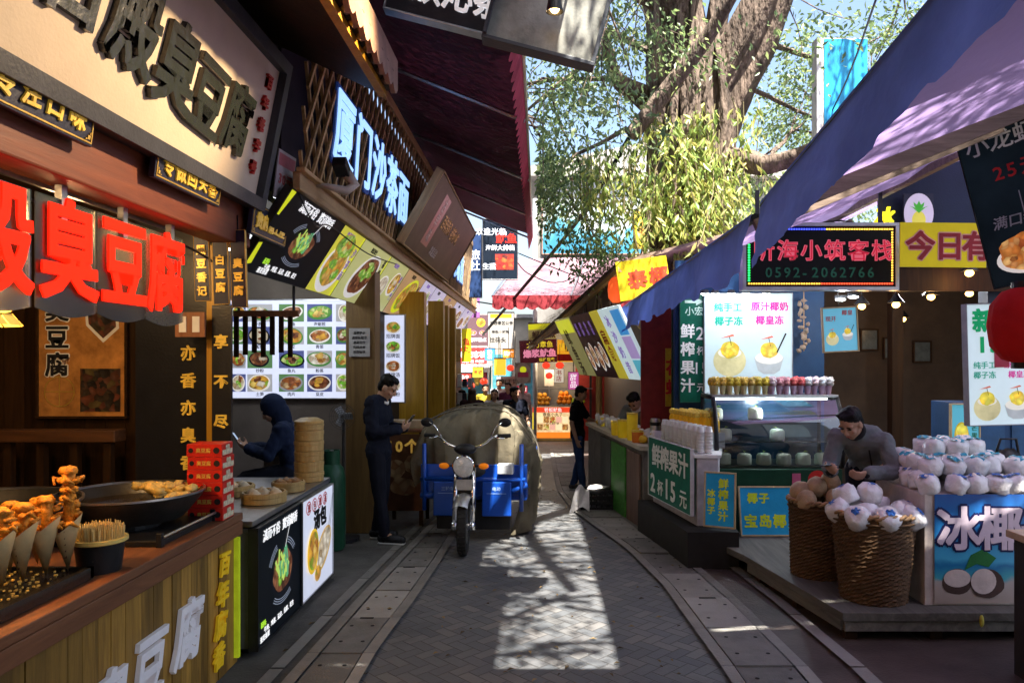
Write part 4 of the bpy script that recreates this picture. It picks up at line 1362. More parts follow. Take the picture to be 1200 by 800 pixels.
# hanging slat rack
r = thing('slat_rack', 'dark wooden rack of hanging slats before the menu board', 'rack', (-2.33, 6.2, 2.2))
MB().box(-0.22, 0.32, -0.02, 0.02, 0.0, 0.05).build('rail', oak_y, r)
for k in range(7):
    x = -0.2 + k * 0.075
    MB().box(x - 0.018, x + 0.018, -0.012, 0.012, -0.34 + 0.02 * (k % 3), 0.0).build('slat', dark_wood, r)
for x in (-0.18, 0.28):
    MB().tube([(x, 0, 0.05), (x, 0, 0.8)], 0.012, 6).build('hanger', dark_metal, r)
r = plane('notice_sheet', 'white printed notice on the brown timber post', 'notice', (-1.90, 7.84, 2.02), X_, Z_)
panel(r, 0.22, 0.30, 0.006, mat('dull paper', (0.36, 0.34, 0.32), 0.7))
for k in range(5):
    write(r, ['温馨提示', '请排队取餐', '谢谢合作', '扫码点单', '祝您愉快'][k], 0, 0.1 - 0.05 * k, 0.032, ink_k, depth=0.001)
# gas bottle, extinguisher and fan beside the post
def gas(x, y, label, h=0.95, rad=0.13):
    r = thing('gas_bottle', label, 'gas bottle', (x, y, 0.02), group='green gas bottles')
    MB().lathe([(rad * 0.9, 0), (rad, 0.03), (rad, h * 0.72), (rad * 0.85, h * 0.82), (rad * 0.35, h * 0.9), (0.03, h * 0.92)], seg=24).build('bottle', mat('dark green gas bottle', (0.012, 0.06, 0.03), 0.4), r, smooth=True)
    MB().lathe([(rad * 0.6, h * 0.86), (rad * 0.62, h), (rad * 0.56, h), (rad * 0.54, h * 0.86)], seg=20, cap=False).build('collar', mat('dark green gas bottle', (0.012, 0.06, 0.03)), r, smooth=True)
    MB().tube([(0, 0, h * 0.9), (0, 0, h)], 0.02, 8).build('valve', steel, r)
gas(-2.0, 7.15, 'dark green gas bottle standing beside the brown post')
gas(-2.28, 7.2, 'shorter green gas bottle in the shade of the counter', 0.72)
r = thing('standing_fan', 'round wire fan standing behind the post', 'fan', (-1.98, 7.5, 0.02))
MB().tube([(0, 0, 0.02), (0, 0, 1.2)], 0.014, 8).build('pole', dark_metal, r)
MB().lathe([(0.16, 0), (0.16, 0.03), (0.02, 0.05)], seg=20).build('base', black, r)
m = MB()
Mx = Matrix.Rotation(R(90), 3, 'X')
for k in range(6):
    rad = 0.02 + 0.022 * k
    m.tube([(rad * math.cos(a), -0.05, 1.25 + rad * math.sin(a)) for a in [2 * math.pi * i / 20 for i in range(21)]], 0.002, 4)
for k in range(12):
    a = k * math.pi / 6
    m.tube([(0, -0.06, 1.25), (0.13 * math.cos(a), -0.04, 1.25 + 0.13 * math.sin(a))], 0.002, 4)
m.build('cage', dark_metal, r)
m = MB()
for k in range(3):
    a = k * 2.1
    m.cbox((0.055 * math.cos(a), -0.02, 1.25 + 0.055 * math.sin(a)), (0.09, 0.006, 0.07), rot=Matrix.Rotation(-a, 3, 'Y') @ Matrix.Rotation(0.4, 3, 'X'))
m.build('blades', mat('grey fan blade', (0.3, 0.3, 0.32), 0.4), r)
# small table with a price poster
r = thing('snack_table', 'small wooden table with a price poster on its front behind the standing man', 'table', (-1.52, 8.5, gz(8.5)))
MB().box(-0.22, 0.24, -0.24, 0.3, 1.07, 1.1).build('top', oak_y, r, bevel=0.004)
for sx_ in (-0.19, 0.2):
    for sy_ in (-0.2, 0.26):
        MB().box(sx_ - 0.02, sx_ + 0.02, sy_ - 0.02, sy_ + 0.02, 0, 1.07).build('leg', dark_wood, r)
bp = MB().box(-0.21, 0.23, -0.236, -0.222, 0.2, 1.05).build('poster', mat('warm brown poster', (0.14, 0.06, 0.03), 0.4, ns=3, na=0.5), r)
t_ = MB()
t_.T = Matrix(((1, 0, 0, 0.0), (0, 0, -1, -0.238), (0, 1, 0, 0.63), (0, 0, 0, 1)))
t_.text('10个', 0.0, 0.29, 0.16, depth=0.003, bold=0.04, mi=0)
t_.disc(-0.09, 0.03, 0.12, 0.11, 0.002, 1, jit=0.2).disc(0.11, 0.08, 0.1, 0.1, 0.003, 1, jit=0.2).disc(0.0, -0.16, 0.14, 0.1, 0.004, 1, jit=0.2)
t_.build('poster_print', [mat('amber print', (0.7, 0.42, 0.08), 0.5, emit=0.1), food('bun picture', [(0.45, 0.25, 0.12), (0.3, 0.12, 0.05), (0.6, 0.42, 0.24)], 12)], bp)
for i, (x, w_) in enumerate(((-0.1, 0.14), (0.1, 0.18))):
    o = MB().box(-w_ / 2, w_ / 2, -0.1, 0.1, 0, 0.09).build('carton', mat('kraft carton', (0.45, 0.33, 0.2), 0.7), bevel=0.003)
    o.location = (-1.52 + x, 8.5, gz(8.5) + 1.101)
    tag(o, ['narrow kraft carton on the small table', 'wide kraft carton on the small table'][i], 'carton')

# ------------------------------------------------------------------ overhead on the left
mar = cloth('maroon awning cloth', (0.035, 0.006, 0.014), 0.06, ns=1.5, na=0.3)
aw = thing('maroon_awning', 'big maroon awning over the left side of the street with a pink red valance', 'awning', (-1.0, 9, 4.4))
m = MB()
ny, nxx = 24, 8
vs = []
for j in range(ny + 1):
    y = 2.6 + (14.4 - 2.6) * j / ny
    for i in range(nxx + 1):
        t = i / nxx
        x = -1.9 + 1.78 * t
        z = 4.95 - 0.72 * t - 0.07 * math.sin(math.pi * t) * (0.6 + 0.4 * math.sin(j * 1.3))
        vs.append((x, y, z))
m.add(vs, [(j * (nxx + 1) + i, j * (nxx + 1) + i + 1, (j + 1) * (nxx + 1) + i + 1, (j + 1) * (nxx + 1) + i) for j in range(ny) for i in range(nxx)])
wpart(m, 'cover', mar, aw, smooth='all')
m = MB()
y = 2.6
while y < 14.4:
    n = 5
    vs = []
    for k in range(n + 1):
        t = k / n
        vs += [(-0.12, y + 0.2 * t, 4.24), (-0.19 - 0.03 * math.sin(math.pi * t), y + 0.2 * t, 4.02 - 0.05 * math.sin(math.pi * t))]
    m.add(vs, [(2 * k, 2 * k + 1, 2 * k + 3, 2 * k + 2) for k in range(n)])
    y += 0.2
wpart(m, 'valance', cloth('rose red valance', (0.45, 0.06, 0.09), 0.45), aw)
for y in (7.2, 9.6, 12.0, 14.3):
    wpart(MB().tube([(-1.9, y, 4.86), (-0.14, y, 4.15)], 0.02, 6), 'arm', steel, aw)
wpart(MB().tube([(-0.13, 2.6, 4.22), (-0.13, 14.4, 4.22)], 0.022, 8), 'front_bar', steel, aw)

roll = Matrix.Rotation(R(14.5), 3, 'Y')
def rolled(label, x0, x1, d, zb, hgt, nmn):
    c = Vector(((x0 + x1) / 2, d, zb))
    u = roll @ X_
    v = roll @ Z_
    r = plane(nmn, label, 'sign', c + v * hgt / 2, u, v)
    return r
q0, q1, q2 = P(452, 6, 4.4), P(566, 41, 4.4), P(694, 77, 4.4)
r = rolled('dark overhead sign with white rounded lettering at the top of the street', q0.x, q1.x, 4.4, (q0.z + q1.z) / 2, 0.6, 'overhead_sign')
panel(r, 0.60, 0.6, 0.08, mat('charcoal sign face', (0.03, 0.032, 0.042), 0.35), frame=steel, fw=0.012)
write(r, '欣沁茶', 0.10, -0.13, 0.19, mat('white sign letters', (0.75, 0.76, 0.8), 0.4, emit=0.25), depth=0.01, bold=0.03, slant=-0.1)
r2 = rolled('tarnished pale metal overhead sign hanging beside the dark one', q1.x + 0.01, q2.x, 4.38, (q1.z + q2.z) / 2, 0.7, 'overhead_board')
panel(r2, 0.64, 0.7, 0.10, mat('tarnished pale panel', (0.24, 0.24, 0.21), 0.35, ns=3, na=0.65), frame=mat('slate edge', (0.06, 0.065, 0.075), 0.4), fw=0.022, ft=0.02)
MB().box(-0.335, -0.315, -0.35, 0.35, 0.022, 0.05).build('strap', mat('slate edge', (0.06, 0.065, 0.075)), r2)
r = thing('spot_lamp', 'small warm spot lamp clipped to the pale overhead panel', 'lamp', tuple(P(650, 8, 4.2)))
MB().lathe([(0.02, 0.07), (0.035, 0.05), (0.05, -0.03), (0.046, -0.03), (0.03, 0.03)], seg=18).build('shade', dark_metal, r, smooth=True)
MB().ell((0, 0, -0.01), 0.028, 10, 8).build('bulb', bulb_m, r, smooth='all')
MB().tube([(0, 0, 0.07), (0.1, 0.1, 0.35), (0.12, 0.15, 0.6)], 0.009, 6).build('stem', dark_metal, r)
sl = bpy.data.lights.new('spot_light', 'SPOT')
sl.energy = 95
sl.color = (1.0, 0.72, 0.42)
sl.spot_size = R(75)
sl.spot_blend = 0.8
sl.shadow_soft_size = 0.05
so_ = bpy.data.objects.new('spot_light', sl)
COL.objects.link(so_)
so_.parent = r
so_.location = (-0.02, -0.02, -0.05)
so_.rotation_euler = (Vector((-1.7, 3.2, 3.25)) - P(650, 8, 4.2)).to_track_quat('-Z', 'Y').to_euler()

# beyond the awning
def front(name, label, cat, px0, px1, py0, py1, d, m, t=0.06, frame=None, fw=0.02, group=None, roll_=0.0):
    a, b = P(px0, py1, d), P(px1, py0, d)
    u, v = X_, Z_
    if roll_:
        M_ = Matrix.Rotation(R(roll_), 3, 'Y')
        u, v = M_ @ X_, M_ @ Z_
    r = plane(name, label, cat, (a + b) / 2, u, v, group=group)
    panel(r, b.x - a.x, b.z - a.z, t, m, frame=frame, fw=fw)
    r['w'], r['h'] = b.x - a.x, b.z - a.z
    return r
r = front('led_screen', 'hanging black screen showing red and white writing below the maroon awning', 'screen', 566, 606, 257, 327, 15.2, lit('dark led screen', (0.012, 0.018, 0.03), 0.1), frame=steel, fw=0.015)
led_r = lit('red led print', (0.85, 0.03, 0.02), 0.6)
led_w = lit('white led print', (0.75, 0.8, 0.9), 0.5)
write(r, '欢迎光临', -0.18, 0.36, 0.16, led_w, depth=0.003)
write(r, '鱿鱼', 0.13, 0.22, 0.22, led_r, depth=0.003)
write(r, '海鲜大排档', 0, 0.03, 0.12, led_w, depth=0.003)
MB().rect(-0.1, 0.28, -0.42, -0.1, 0.002).build('picture', food('red screen picture', [(0.5, 0.03, 0.02), (0.25, 0.02, 0.02), (0.7, 0.12, 0.03), (0.1, 0.02, 0.02)], 14, emit=0.25), r)
write(r, '生猛', -0.22, -0.35, 0.14, led_w, depth=0.003)
MB().tube([(-0.2, 0.6, -0.03), (-0.2, 1.1, -0.03)], 0.02, 6).tube([(0.2, 0.6, -0.03), (0.2, 1.1, -0.03)], 0.02, 6).build('hanger', dark_metal, r)
r = front('blue_sign', 'tall dark blue hanging sign left of the black screen', 'sign', 549, 564, 272, 348, 16.5, mat('dark blue sign', (0.02, 0.045, 0.13), 0.4), frame=dark_metal)
write(r, '旅社', 0.0, 0.1, 0.24, led_w, vert=True, depth=0.003)
r = front('purple_awning_sign', 'purple and blue fascia at the far end of the noodle shop', 'sign', 540, 562, 348, 372, 19, mat('purple fascia', (0.25, 0.10, 0.30), 0.5))
write(r, '客栈', 0, 0, 0.25, led_w, depth=0.003)
# ------------------------------------------------------------------ right side: platform
pf = thing('stall_platform', 'low dark timber platform carrying the coconut stall', 'platform', (3.5, 6, 0))
plat_poly = [(1.97, 4.82), (1.72, 6.24), (1.52, 6.9), (1.40, 7.9), (1.40, 9.6), (7.0, 9.6), (7.0, 4.82)]
plat_m = wood('grey weathered deck', (0.07, 0.068, 0.06), (0.2, 0.19, 0.165), 1, scale=3, spec=0.25)
w = MB().prism(plat_poly, 0.145, 0.20)
wpart(w, 'deck', plat_m, pf, bevel=0.004)
w = MB().bar((1.99, 4.86, 0.11), (7.0, 4.86, 0.11), 0.05, 0.068).bar((1.995, 4.86, 0.11), (1.76, 6.2, 0.11), 0.05, 0.068)
wpart(w, 'edge_joist', plat_m, pf)
w = MB()
for q in ((2.04, 4.9), (2.6, 4.9), (3.2, 4.9), (3.9, 4.9), (1.93, 5.5), (1.82, 6.05)):
    w = MB().box(q[0] - 0.03, q[0] + 0.05, q[1] - 0.02, q[1] + 0.06, 0.0, 0.143)
    wpart(w, 'leg', dark_wood, pf)
w = MB().prism([(2.35, 5.5), (2.1, 6.9), (2.1, 9.5), (6.9, 9.5), (6.9, 5.5)], 0.0, 0.14)
wpart(w, 'underside', black, pf)

# coconut shop shell
cs = thing('coconut_shop_building', 'dark coconut shop interior with navy walls and bulbs', 'building', (4.5, 7.5, 0.2))
wpart(MB().box(2.9, 7.1, 9.3, 9.4, 0.2, 3.2), 'rear_wall', mat('dark brown wall', (0.055, 0.035, 0.022), 0.7, ns=2, na=0.4), cs)
wpart(MB().box(7.0, 7.1, 4.6, 9.3, 0.2, 3.2), 'side_wall', mat('dark brown wall', (0.055, 0.035, 0.022)), cs)
wpart(MB().box(1.45, 3.05, 7.95, 8.05, 0.2, 2.9), 'blue_wall', blue_wall, cs)
wpart(MB().box(2.7, 7.1, 6.85, 9.3, 2.95, 3.05), 'ceiling', dark_wood, cs)
wpart(MB().box(3.05, 7.1, 6.6, 6.7, 2.66, 3.75), 'fascia', navy_wall, cs)
wpart(MB().box(4.05, 4.2, 6.7, 6.85, 0.2, 2.66), 'post', navy_wall, cs)
wpart(MB().box(3.9, 4.02, 8.2, 8.32, 0.2, 2.95), 'post', dark_wood, cs)
wpart(MB().box(3.05, 7.0, 6.62, 6.66, 2.45, 2.66), 'beam', dark_wood, cs)
for (px, py, lab) in ((1019, 398, 'small dark framed picture hanging below the warm bulbs'), (1046, 408, 'dark framed picture in the middle of the rear wall'), (1081, 412, 'dark framed picture with a pale spot on the rear wall')):
    r = front('framed_picture', lab, 'picture', px - 9, px + 9, py - 11, py + 11, 9.27, mat('dim picture', (0.03, 0.035, 0.03), 0.3, ns=9, na=0.8), t=0.02, frame=dark_wood, group='framed pictures on the rear wall')
k = 0
cage_names = ['nearest the yellow banner', 'below the screen sign', 'beside the dark beam', 'close to the navy post', 'deep in the shop', 'low by the rear wall', 'highest of the warm bulbs']
for (px, py, d) in ((1010, 359, 7.2), (1050, 357, 7.0), (1091, 348, 7.0), (1136, 320, 6.4), (1058, 374, 8.6), (1136, 344, 7.2), (1092, 322, 8.0)):
    q = P(px, py, d)
    b_ = thing('pendant_bulb', 'warm glowing bulb ' + cage_names[k] + ' in the coconut shop', 'bulb', q, group='warm bulbs in the coconut shop')
    MB().ell((0, 0, 0), (0.036, 0.036, 0.03), 10, 8).build('bulb', lit('amber bulb glass', (1.0, 0.55, 0.14), 4.0), b_, smooth='all')
    MB().lathe([(0.015, 0.10), (0.05, 0.05), (0.075, 0.02), (0.07, 0.018), (0.045, 0.045), (0.012, 0.08)], seg=16, cap=False).build('shade', dark_metal, b_, smooth=True)
    MB().tube([(0, 0, 0.1), (0, 0, max(0.14, 2.94 - q.z))], 0.006, 5).build('cord', black, b_)
    if k < 5:
        lamp('bulb_light', (0, 0, -0.06), 1.6, (1.0, 0.55, 0.2), 0.05, b_)
    k += 1
# rafters and awnings
violet = cloth('violet valance cloth', (0.13, 0.20, 0.62), 0.3, ns=2, na=0.3)
lilac = cloth('lilac awning cloth', (0.38, 0.27, 0.54), 0.45, ns=1.2, na=0.12)
def awning(name, label, e0, e1, depth, rise, drop, n=22, wav=0.02, seedv=0):
    e0, e1 = Vector(e0), Vector(e1)
    r = thing(name, label, 'awning', (e0 + e1) / 2, group='purple awnings over the right hand stalls')
    bpy.context.view_layer.update()
    m = MB()
    k_ = 8
    vs = []
    for j in range(n + 1):
        e = e0.lerp(e1, j / n)
        for i in range(k_ + 1):
            t = i / k_
            vs.append((e.x + depth * t, e.y, e.z + rise * t - 0.05 * math.sin(math.pi * t) * (0.5 + 0.5 * math.sin(j * 1.1 + seedv))))
    m.add(vs, [(j * (k_ + 1) + i, j * (k_ + 1) + i + 1, (j + 1) * (k_ + 1) + i + 1, (j + 1) * (k_ + 1) + i) for j in range(n) for i in range(k_)])
    wpart(m, 'cover', lilac, r, smooth='all')
    m = MB()
    vs = []
    nn = n * 5
    for j in range(nn + 1):
        t = j / nn
        e = e0.lerp(e1, t)
        s_ = t * (e1 - e0).length
        for i in range(9):
            q = i / 8
            dz = drop * (1 + 0.03 * math.sin(s_ * 9 + seedv) + (0.06 if (int(s_ / 0.33) % 2) else 0) * (1 if i == 8 else 0))
            wr = 0.03 * noise.noise(Vector((s_ * 5 + q * 2.5, q * 3, seedv))) + 0.014 * noise.noise(Vector((s_ * 14 + q * 9, q * 6, seedv + 3)))
            vs.append((e.x - 0.02 - 0.05 * q + (wav * math.sin(s_ * 7 + seedv + q) + 0.7 * wr) * min(1, 2 * q), e.y, e.z + 0.02 - dz * q))
    m.add(vs, [(j * 9 + i, (j + 1) * 9 + i, (j + 1) * 9 + i + 1, j * 9 + i + 1) for j in range(nn) for i in range(8)])
    wpart(m, 'valance', violet, r, smooth='all')
    wpart(MB().tube([e0, e1], 0.024, 8), 'front_bar', dark_metal, r)
    for e in (e0, e1):
        wpart(MB().bar(e + Vector((0, 0.0, -0.05)), e + Vector((depth, 0, rise - 0.05)), 0.05, 0.075), 'rafter', wood('old rafter', (0.12, 0.08, 0.06), (0.30, 0.22, 0.17), 0), r)
    wpart(MB().bar(e0 + Vector((depth * .5, 0, rise * .5 - 0.05)), e1 + Vector((depth * .5, 0, rise * .5 - 0.05)), 0.05, 0.06), 'purlin', wood('old rafter', (0.12, 0.08, 0.06), (0.30, 0.22, 0.17), 0), r)
    return r
aA = awning('stall_awning', 'near purple awning with deep violet valance and lilac underside', (1.47, 0.4, 3.52), (1.15, 3.80, 2.63), 3.6, 1.45, 0.33, wav=0.006, seedv=1)
aB = awning('stall_awning', 'far purple awning with a long sagging violet valance', (1.15, 3.95, 2.60), (1.06, 10.6, 2.46), 3.4, 1.4, 0.32, n=34, seedv=4)
write_m = mat('faded pale print', (0.35, 0.34, 0.5), 0.8)

# LED name screen
r = front('led_name_screen', 'black screen sign with red characters and coloured running lights', 'screen', 874, 1049, 265, 336, 6.0, lit('unlit screen', (0.010, 0.011, 0.012), 0.02), t=0.1, frame=mat('aluminium frame', (0.42, 0.42, 0.48), 0.35, 0.6), fw=0.028)
W_, H_ = r['w'], r['h']
write(r, '听海小筑客栈', 0.02, 0.05, 0.175, lit('red led outline', (0.55, 0.10, 0.14), 0.35), depth=0.004, bold=0.035, gap=1.09, z=0.001, name='red_lettering')
write(r, '听海小筑客栈', 0.02, 0.05, 0.175, lit('red led', (0.5, 0.02, 0.05), 0.3), depth=0.006, bold=-0.005, gap=1.09, z=0.003, name='red_lettering')
write(r, '0592-2062766', 0.0, -0.125, 0.115, lit('dim green digits', (0.012, 0.05, 0.035), 0.3), depth=0.003, bold=0.02, gap=1.05, name='number')
b = MB()
nx_, nz_ = 58, 20
for i in range(nx_):
    x = -W_ / 2 + 0.025 + (W_ - 0.05) * i / (nx_ - 1)
    b.cbox((x, H_ / 2 - 0.025, 0.003), (0.011, 0.011, 0.006), 0 if i < 0.52 * nx_ else 1)
    b.cbox((x, -H_ / 2 + 0.025, 0.003), (0.011, 0.011, 0.006), 1 if i < 0.5 * nx_ else 2)
for i in range(nz_):
    y = -H_ / 2 + 0.05 + (H_ - 0.1) * i / (nz_ - 1)
    b.cbox((-W_ / 2 + 0.025, y, 0.003), (0.015, 0.011, 0.006), 3)
    b.cbox((W_ / 2 - 0.025, y, 0.003), (0.011, 0.011, 0.006), 1)
b.build('running_lights', [lit('blue led dot', (0.03, 0.05, 1.0), 2.2), lit('amber led dot', (1.0, 0.45, 0.05), 1.6), lit('red led dot', (1.0, 0.06, 0.02), 1.8), lit('green led dot', (0.02, 0.9, 0.12), 1.8)], r)
for x in (-0.5, 0.5):
    MB().box(x - 0.015, x + 0.015, H_ / 2 + 0.03, H_ / 2 + 0.3, -0.05, -0.03).build('hanger', dark_metal, r)

# coconut dessert lightbox
r = front('dessert_lightbox', 'pale lightbox showing two coconut desserts behind the glass case', 'lightbox', 826, 928, 344, 474, 7.85, lit('cool white lightbox', (0.42, 0.54, 0.58), 0.30), t=0.06, frame=mat('thin grey frame', (0.3, 0.32, 0.34)), fw=0.008)
kx = r['w'] / 102
def lx(px): return (px - 877) * kx
def ly(py): return (409 - py) * kx
teal = lit('teal print', (0.01, 0.32, 0.22), 0.15)
mag = lit('magenta print', (0.55, 0.02, 0.26), 0.2)
for st, x, y, m_ in (('纯手工', 853, 360, teal), ('椰子冻', 854, 376, teal), ('原汁椰奶', 902, 359, mag), ('椰皇冻', 902, 375, mag)):
    write(r, st, lx(x), ly(y), 0.098, m_, depth=0.002, bold=0.03, gap=1.02, name='teal_lettering' if m_ is teal else 'magenta_lettering')
mango = food('mango cubes', [(0.75, 0.5, 0.03), (0.6, 0.55, 0.05), (0.8, 0.6, 0.1), (0.5, 0.5, 0.06)], 22, emit=0.2)
coco_p = lit('printed coconut', (0.50, 0.47, 0.26), 0.28, ns=3, na=0.35)
def coco_pic(root, x, y, s, half=False):
    m = MB()
    if half:
        m.poly([(x - 1.0 * s, y + 0.1 * s), (x + 1.0 * s, y + 0.1 * s), (x + 0.75 * s, y - 0.75 * s), (x + 0.35 * s, y - s), (x - 0.35 * s, y - s), (x - 0.75 * s, y - 0.75 * s)], 0.003, 3)
        m.disc(x, y + 0.1 * s, 0.95 * s, 0.42 * s, 0.004, 4)
    else:
        m.disc(x, y - 0.1 * s, 1.05 * s, 1.0 * s, 0.003, 0)
        m.disc(x, y + 0.42 * s, 0.75 * s, 0.33 * s, 0.004, 4)
    m.disc(x, y + 0.62 * s, 0.6 * s, 0.55 * s, 0.005, 1, jit=0.15)
    m.poly([(x - 0.62 * s, y + 1.35 * s), (x + 0.2 * s, y + 1.62 * s), (x + 0.32 * s, y + 1.5 * s), (x - 0.1 * s, y + 1.42 * s)], 0.007, 2)
    m.poly([(x - 0.05 * s, y + 1.5 * s), (x + 0.0 * s, y + 1.5 * s), (x + 0.12 * s, y + 0.9 * s), (x + 0.08 * s, y + 0.9 * s)], 0.006, 5)
    if half:
        m.poly([(x + 0.5 * s, y + 0.5 * s), (x + 0.58 * s, y + 0.45 * s), (x + 1.2 * s, y + 1.75 * s), (x + 1.1 * s, y + 1.8 * s)], 0.008, 5)
    m.build('dessert_picture', [coco_p, mango, lit('printed umbrella', (0.6, 0.16, 0.1), 0.2), lit('printed grey shell', (0.34, 0.38, 0.4), 0.25, ns=3, na=0.3), lit('printed coconut flesh', (0.62, 0.62, 0.56), 0.3), ink_k], root)
coco_pic(r, lx(855), ly(421), 0.165)
coco_pic(r, lx(901), ly(421), 0.155, True)
# row of LED heads above it
for i, px in enumerate((826, 838, 857, 874, 898)):
    q = P(px, 343, 7.72)
    o = thing('led_spot', ['first', 'second', 'third', 'fourth', 'fifth'][i] + ' white LED head from the street above the dessert lightbox', 'spot lamp', q, group='white LED heads above the lightbox')
    MB().lathe([(0.035, 0.03), (0.045, 0.0), (0.03, -0.012)], seg=12).build('head', dark_metal, o)
    MB().ell((0, 0, -0.012), (0.042, 0.03, 0.018), 10, 6).build('lens', lit('white LED lens', (0.9, 0.95, 1.0), 5.0), o, smooth='all')
    if i in (1, 3):
        lamp('led_light', (0, -0.2, -0.06), 3, (0.85, 0.93, 1.0), 0.04, o)
for i, (px, py, d) in enumerate(((985, 350, 7.0), (1000, 347, 7.0), (1052, 330, 7.4), (1068, 331, 7.4), (1085, 332, 7.4))):
    q = P(px, py, d)
    o = thing('led_spot', ['white LED head above the hanging blue poster', 'white LED head right of the hanging blue poster', 'white LED head under the yellow banner corner', 'white LED head under the middle of the yellow banner', 'white LED head beneath the last banner character'][i], 'spot lamp', q, group='white LED heads in the shop')
    MB().box(-0.05, 0.05, -0.02, 0.02, 0, 0.03).build('head', dark_metal, o)
    MB().ell((0, 0, -0.006), (0.05, 0.03, 0.016), 10, 6).build('lens', lit('white LED lens', (0.9, 0.95, 1.0)), o, smooth='all')
    if i in (0, 3):
        lamp('led_light', (0, -0.05, -0.06), 9, (0.85, 0.93, 1.0), 0.04, o)
r = thing('shell_garland', 'garland of shells and driftwood hanging on the blue wall', 'garland', P(942, 350, 7.8))
MB().tube([(0, 0, 0.1), (0, 0, -0.55)], 0.004, 5).build('string', bamboo, r)
rnd = random.Random(12)
for k in range(16):
    MB().ell((rnd.uniform(-.05, .05), rnd.uniform(-.03, .01), -0.02 - 0.035 * k), (rnd.uniform(.015, .04), 0.02, rnd.uniform(.015, .035)), 8, 6, jit=0.6).build('shell', mat('dull shell', (0.25, 0.19, 0.14), 0.5, isl=0.7, na=0.6), r, smooth='all')
r = front('hanging_poster', 'small blue hanging poster of two coconut drinks', 'poster', 965, 1004, 361, 411, 6.7, lit('sky blue poster', (0.12, 0.38, 0.52), 0.30), t=0.02, frame=mat('pale wood frame', (0.5, 0.38, 0.2)), fw=0.012, roll_=-3)
coco_pic(r, -0.075, -0.08, 0.055)
coco_pic(r, 0.065, -0.05, 0.05, True)
write(r, '现开', -0.08, 0.10, 0.05, red_ink, depth=0.002, vert=False)
write(r, '椰皇', 0.07, 0.15, 0.05, red_ink, depth=0.002)
MB().tube([(0, 0.20, 0), (0, 0.45, -0.02)], 0.004, 5).build('cord', black, r)
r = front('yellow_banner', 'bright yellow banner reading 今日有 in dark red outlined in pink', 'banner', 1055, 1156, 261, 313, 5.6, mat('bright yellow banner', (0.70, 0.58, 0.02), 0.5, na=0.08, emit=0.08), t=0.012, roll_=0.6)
for st, x in (('今', -0.175), ('日', 0.045), ('有', 0.25)):
    write(r, st, x, -0.005, 0.225, mat('pink outline', (0.75, 0.35, 0.30), 0.5), z=0.001, depth=0.002, bold=0.07, name='outline')
    write(r, st, x, -0.005, 0.225, mat('dark red letters', (0.30, 0.012, 0.02), 0.5), z=0.003, depth=0.003, bold=0.03)
r = front('round_logo_sign', 'oval white sign with a printed pineapple above the yellow banner', 'sign', 1059, 1094, 227, 273, 6.5, mat('clear backing', (0.02, 0.025, 0.05), 0.4), t=0.02)
m = MB().disc(0, 0, 0.13, 0.175, 0.003, 0, 32).disc(0.0, -0.06, 0.06, 0.08, 0.005, 1)
for k in range(5):
    a = R(90) + (k - 2) * 0.5
    m.poly([(0.0, 0.0), (0.02 * math.cos(a + 1.57) + 0.05 * math.cos(a), 0.02 + 0.05 * math.sin(a)), (0.1 * math.cos(a), 0.01 + 0.1 * math.sin(a)), (0.05 * math.cos(a) - 0.02 * math.cos(a + 1.57), 0.02 + 0.05 * math.sin(a))], 0.006, 2)
m.build('emblem', [lit('pale lilac disc', (0.6, 0.55, 0.68), 0.2), lit('pineapple yellow', (0.7, 0.65, 0.1), 0.2), lit('pineapple green', (0.08, 0.42, 0.06), 0.2)], r)
r = plane('yellow_letter_sign', 'small glowing yellow lettering above the screen sign', 'sign', P(1036, 254, 6.55), X_, (0.1, 0, 1))
MB().text('冰', 0, 0, 0.17, depth=0.02, bold=0.05, slant=0.2).build('lettering', lit('yellow glow', (0.9, 0.75, 0.02), 0.7), r)

# black hanging snack sign, leaning, near right
TLc, BLc = P(1112, 154, 4.1), P(1166, 338, 4.1)
v = TLc - BLc
u = Vector((0.62, -0.62, 0.16))
v = v - u.normalized() * v.dot(u.normalized())
cc = BLc + v / 2 + u.normalized() * 0.35
r = plane('snack_sign', 'black hanging sign of crayfish sandwiches with a bowl picture', 'sign', cc, u, v)
panel(r, 0.70, v.length, 0.03, lit('printed charcoal teal', (0.010, 0.018, 0.025), 0.1, ns=2, na=0.6), frame=black, fw=0.006)
hh = v.length / 2
write(r, '小龙虾三明治', 0.02, hh - 0.13, 0.115, white_ink, depth=0.003, gap=0.98)
write(r, '25元起', -0.06, hh - 0.30, 0.10, mat('dark red print', (0.33, 0.02, 0.025), 0.5, emit=0.05), depth=0.003, name='red_lettering')
write(r, '满满虾肉', 0.14, hh - 0.41, 0.06, white_ink, depth=0.003, name='small_lettering')
write(r, '满口都是小龙虾', -0.03, -hh + 0.34, 0.072, mat('grey print', (0.4, 0.42, 0.44), 0.5), depth=0.003, name='small_lettering', slant=0.15)
m, ms = dish(-0.15, -hh + 0.13, 0.16, 0.085, bowl_w, food('crayfish picture', [(0.5, 0.16, 0.03), (0.62, 0.3, 0.08), (0.35, 0.08, 0.02), (0.7, 0.42, 0.15)], 30, emit=0.18), food_r, seed=77)
m.disc(-0.15, -hh + 0.18, 0.135, 0.10, 0.006, 1, jit=0.3)
m.build('bowl_picture', ms, r)
m = MB().rect(-0.13, -0.125, hh - 0.55, hh - 0.42, 0.003).rect(-0.09, -0.085, hh - 0.55, hh - 0.42, 0.003).rect(-0.13, -0.085, hh - 0.555, hh - 0.55, 0.003)
m.build('glass_outline', mat('grey print', (0.4, 0.42, 0.44)), r)
r = thing('red_lantern', 'big red paper lantern in front of the white coconut sign', 'lantern', P(1206, 381, 3.6))
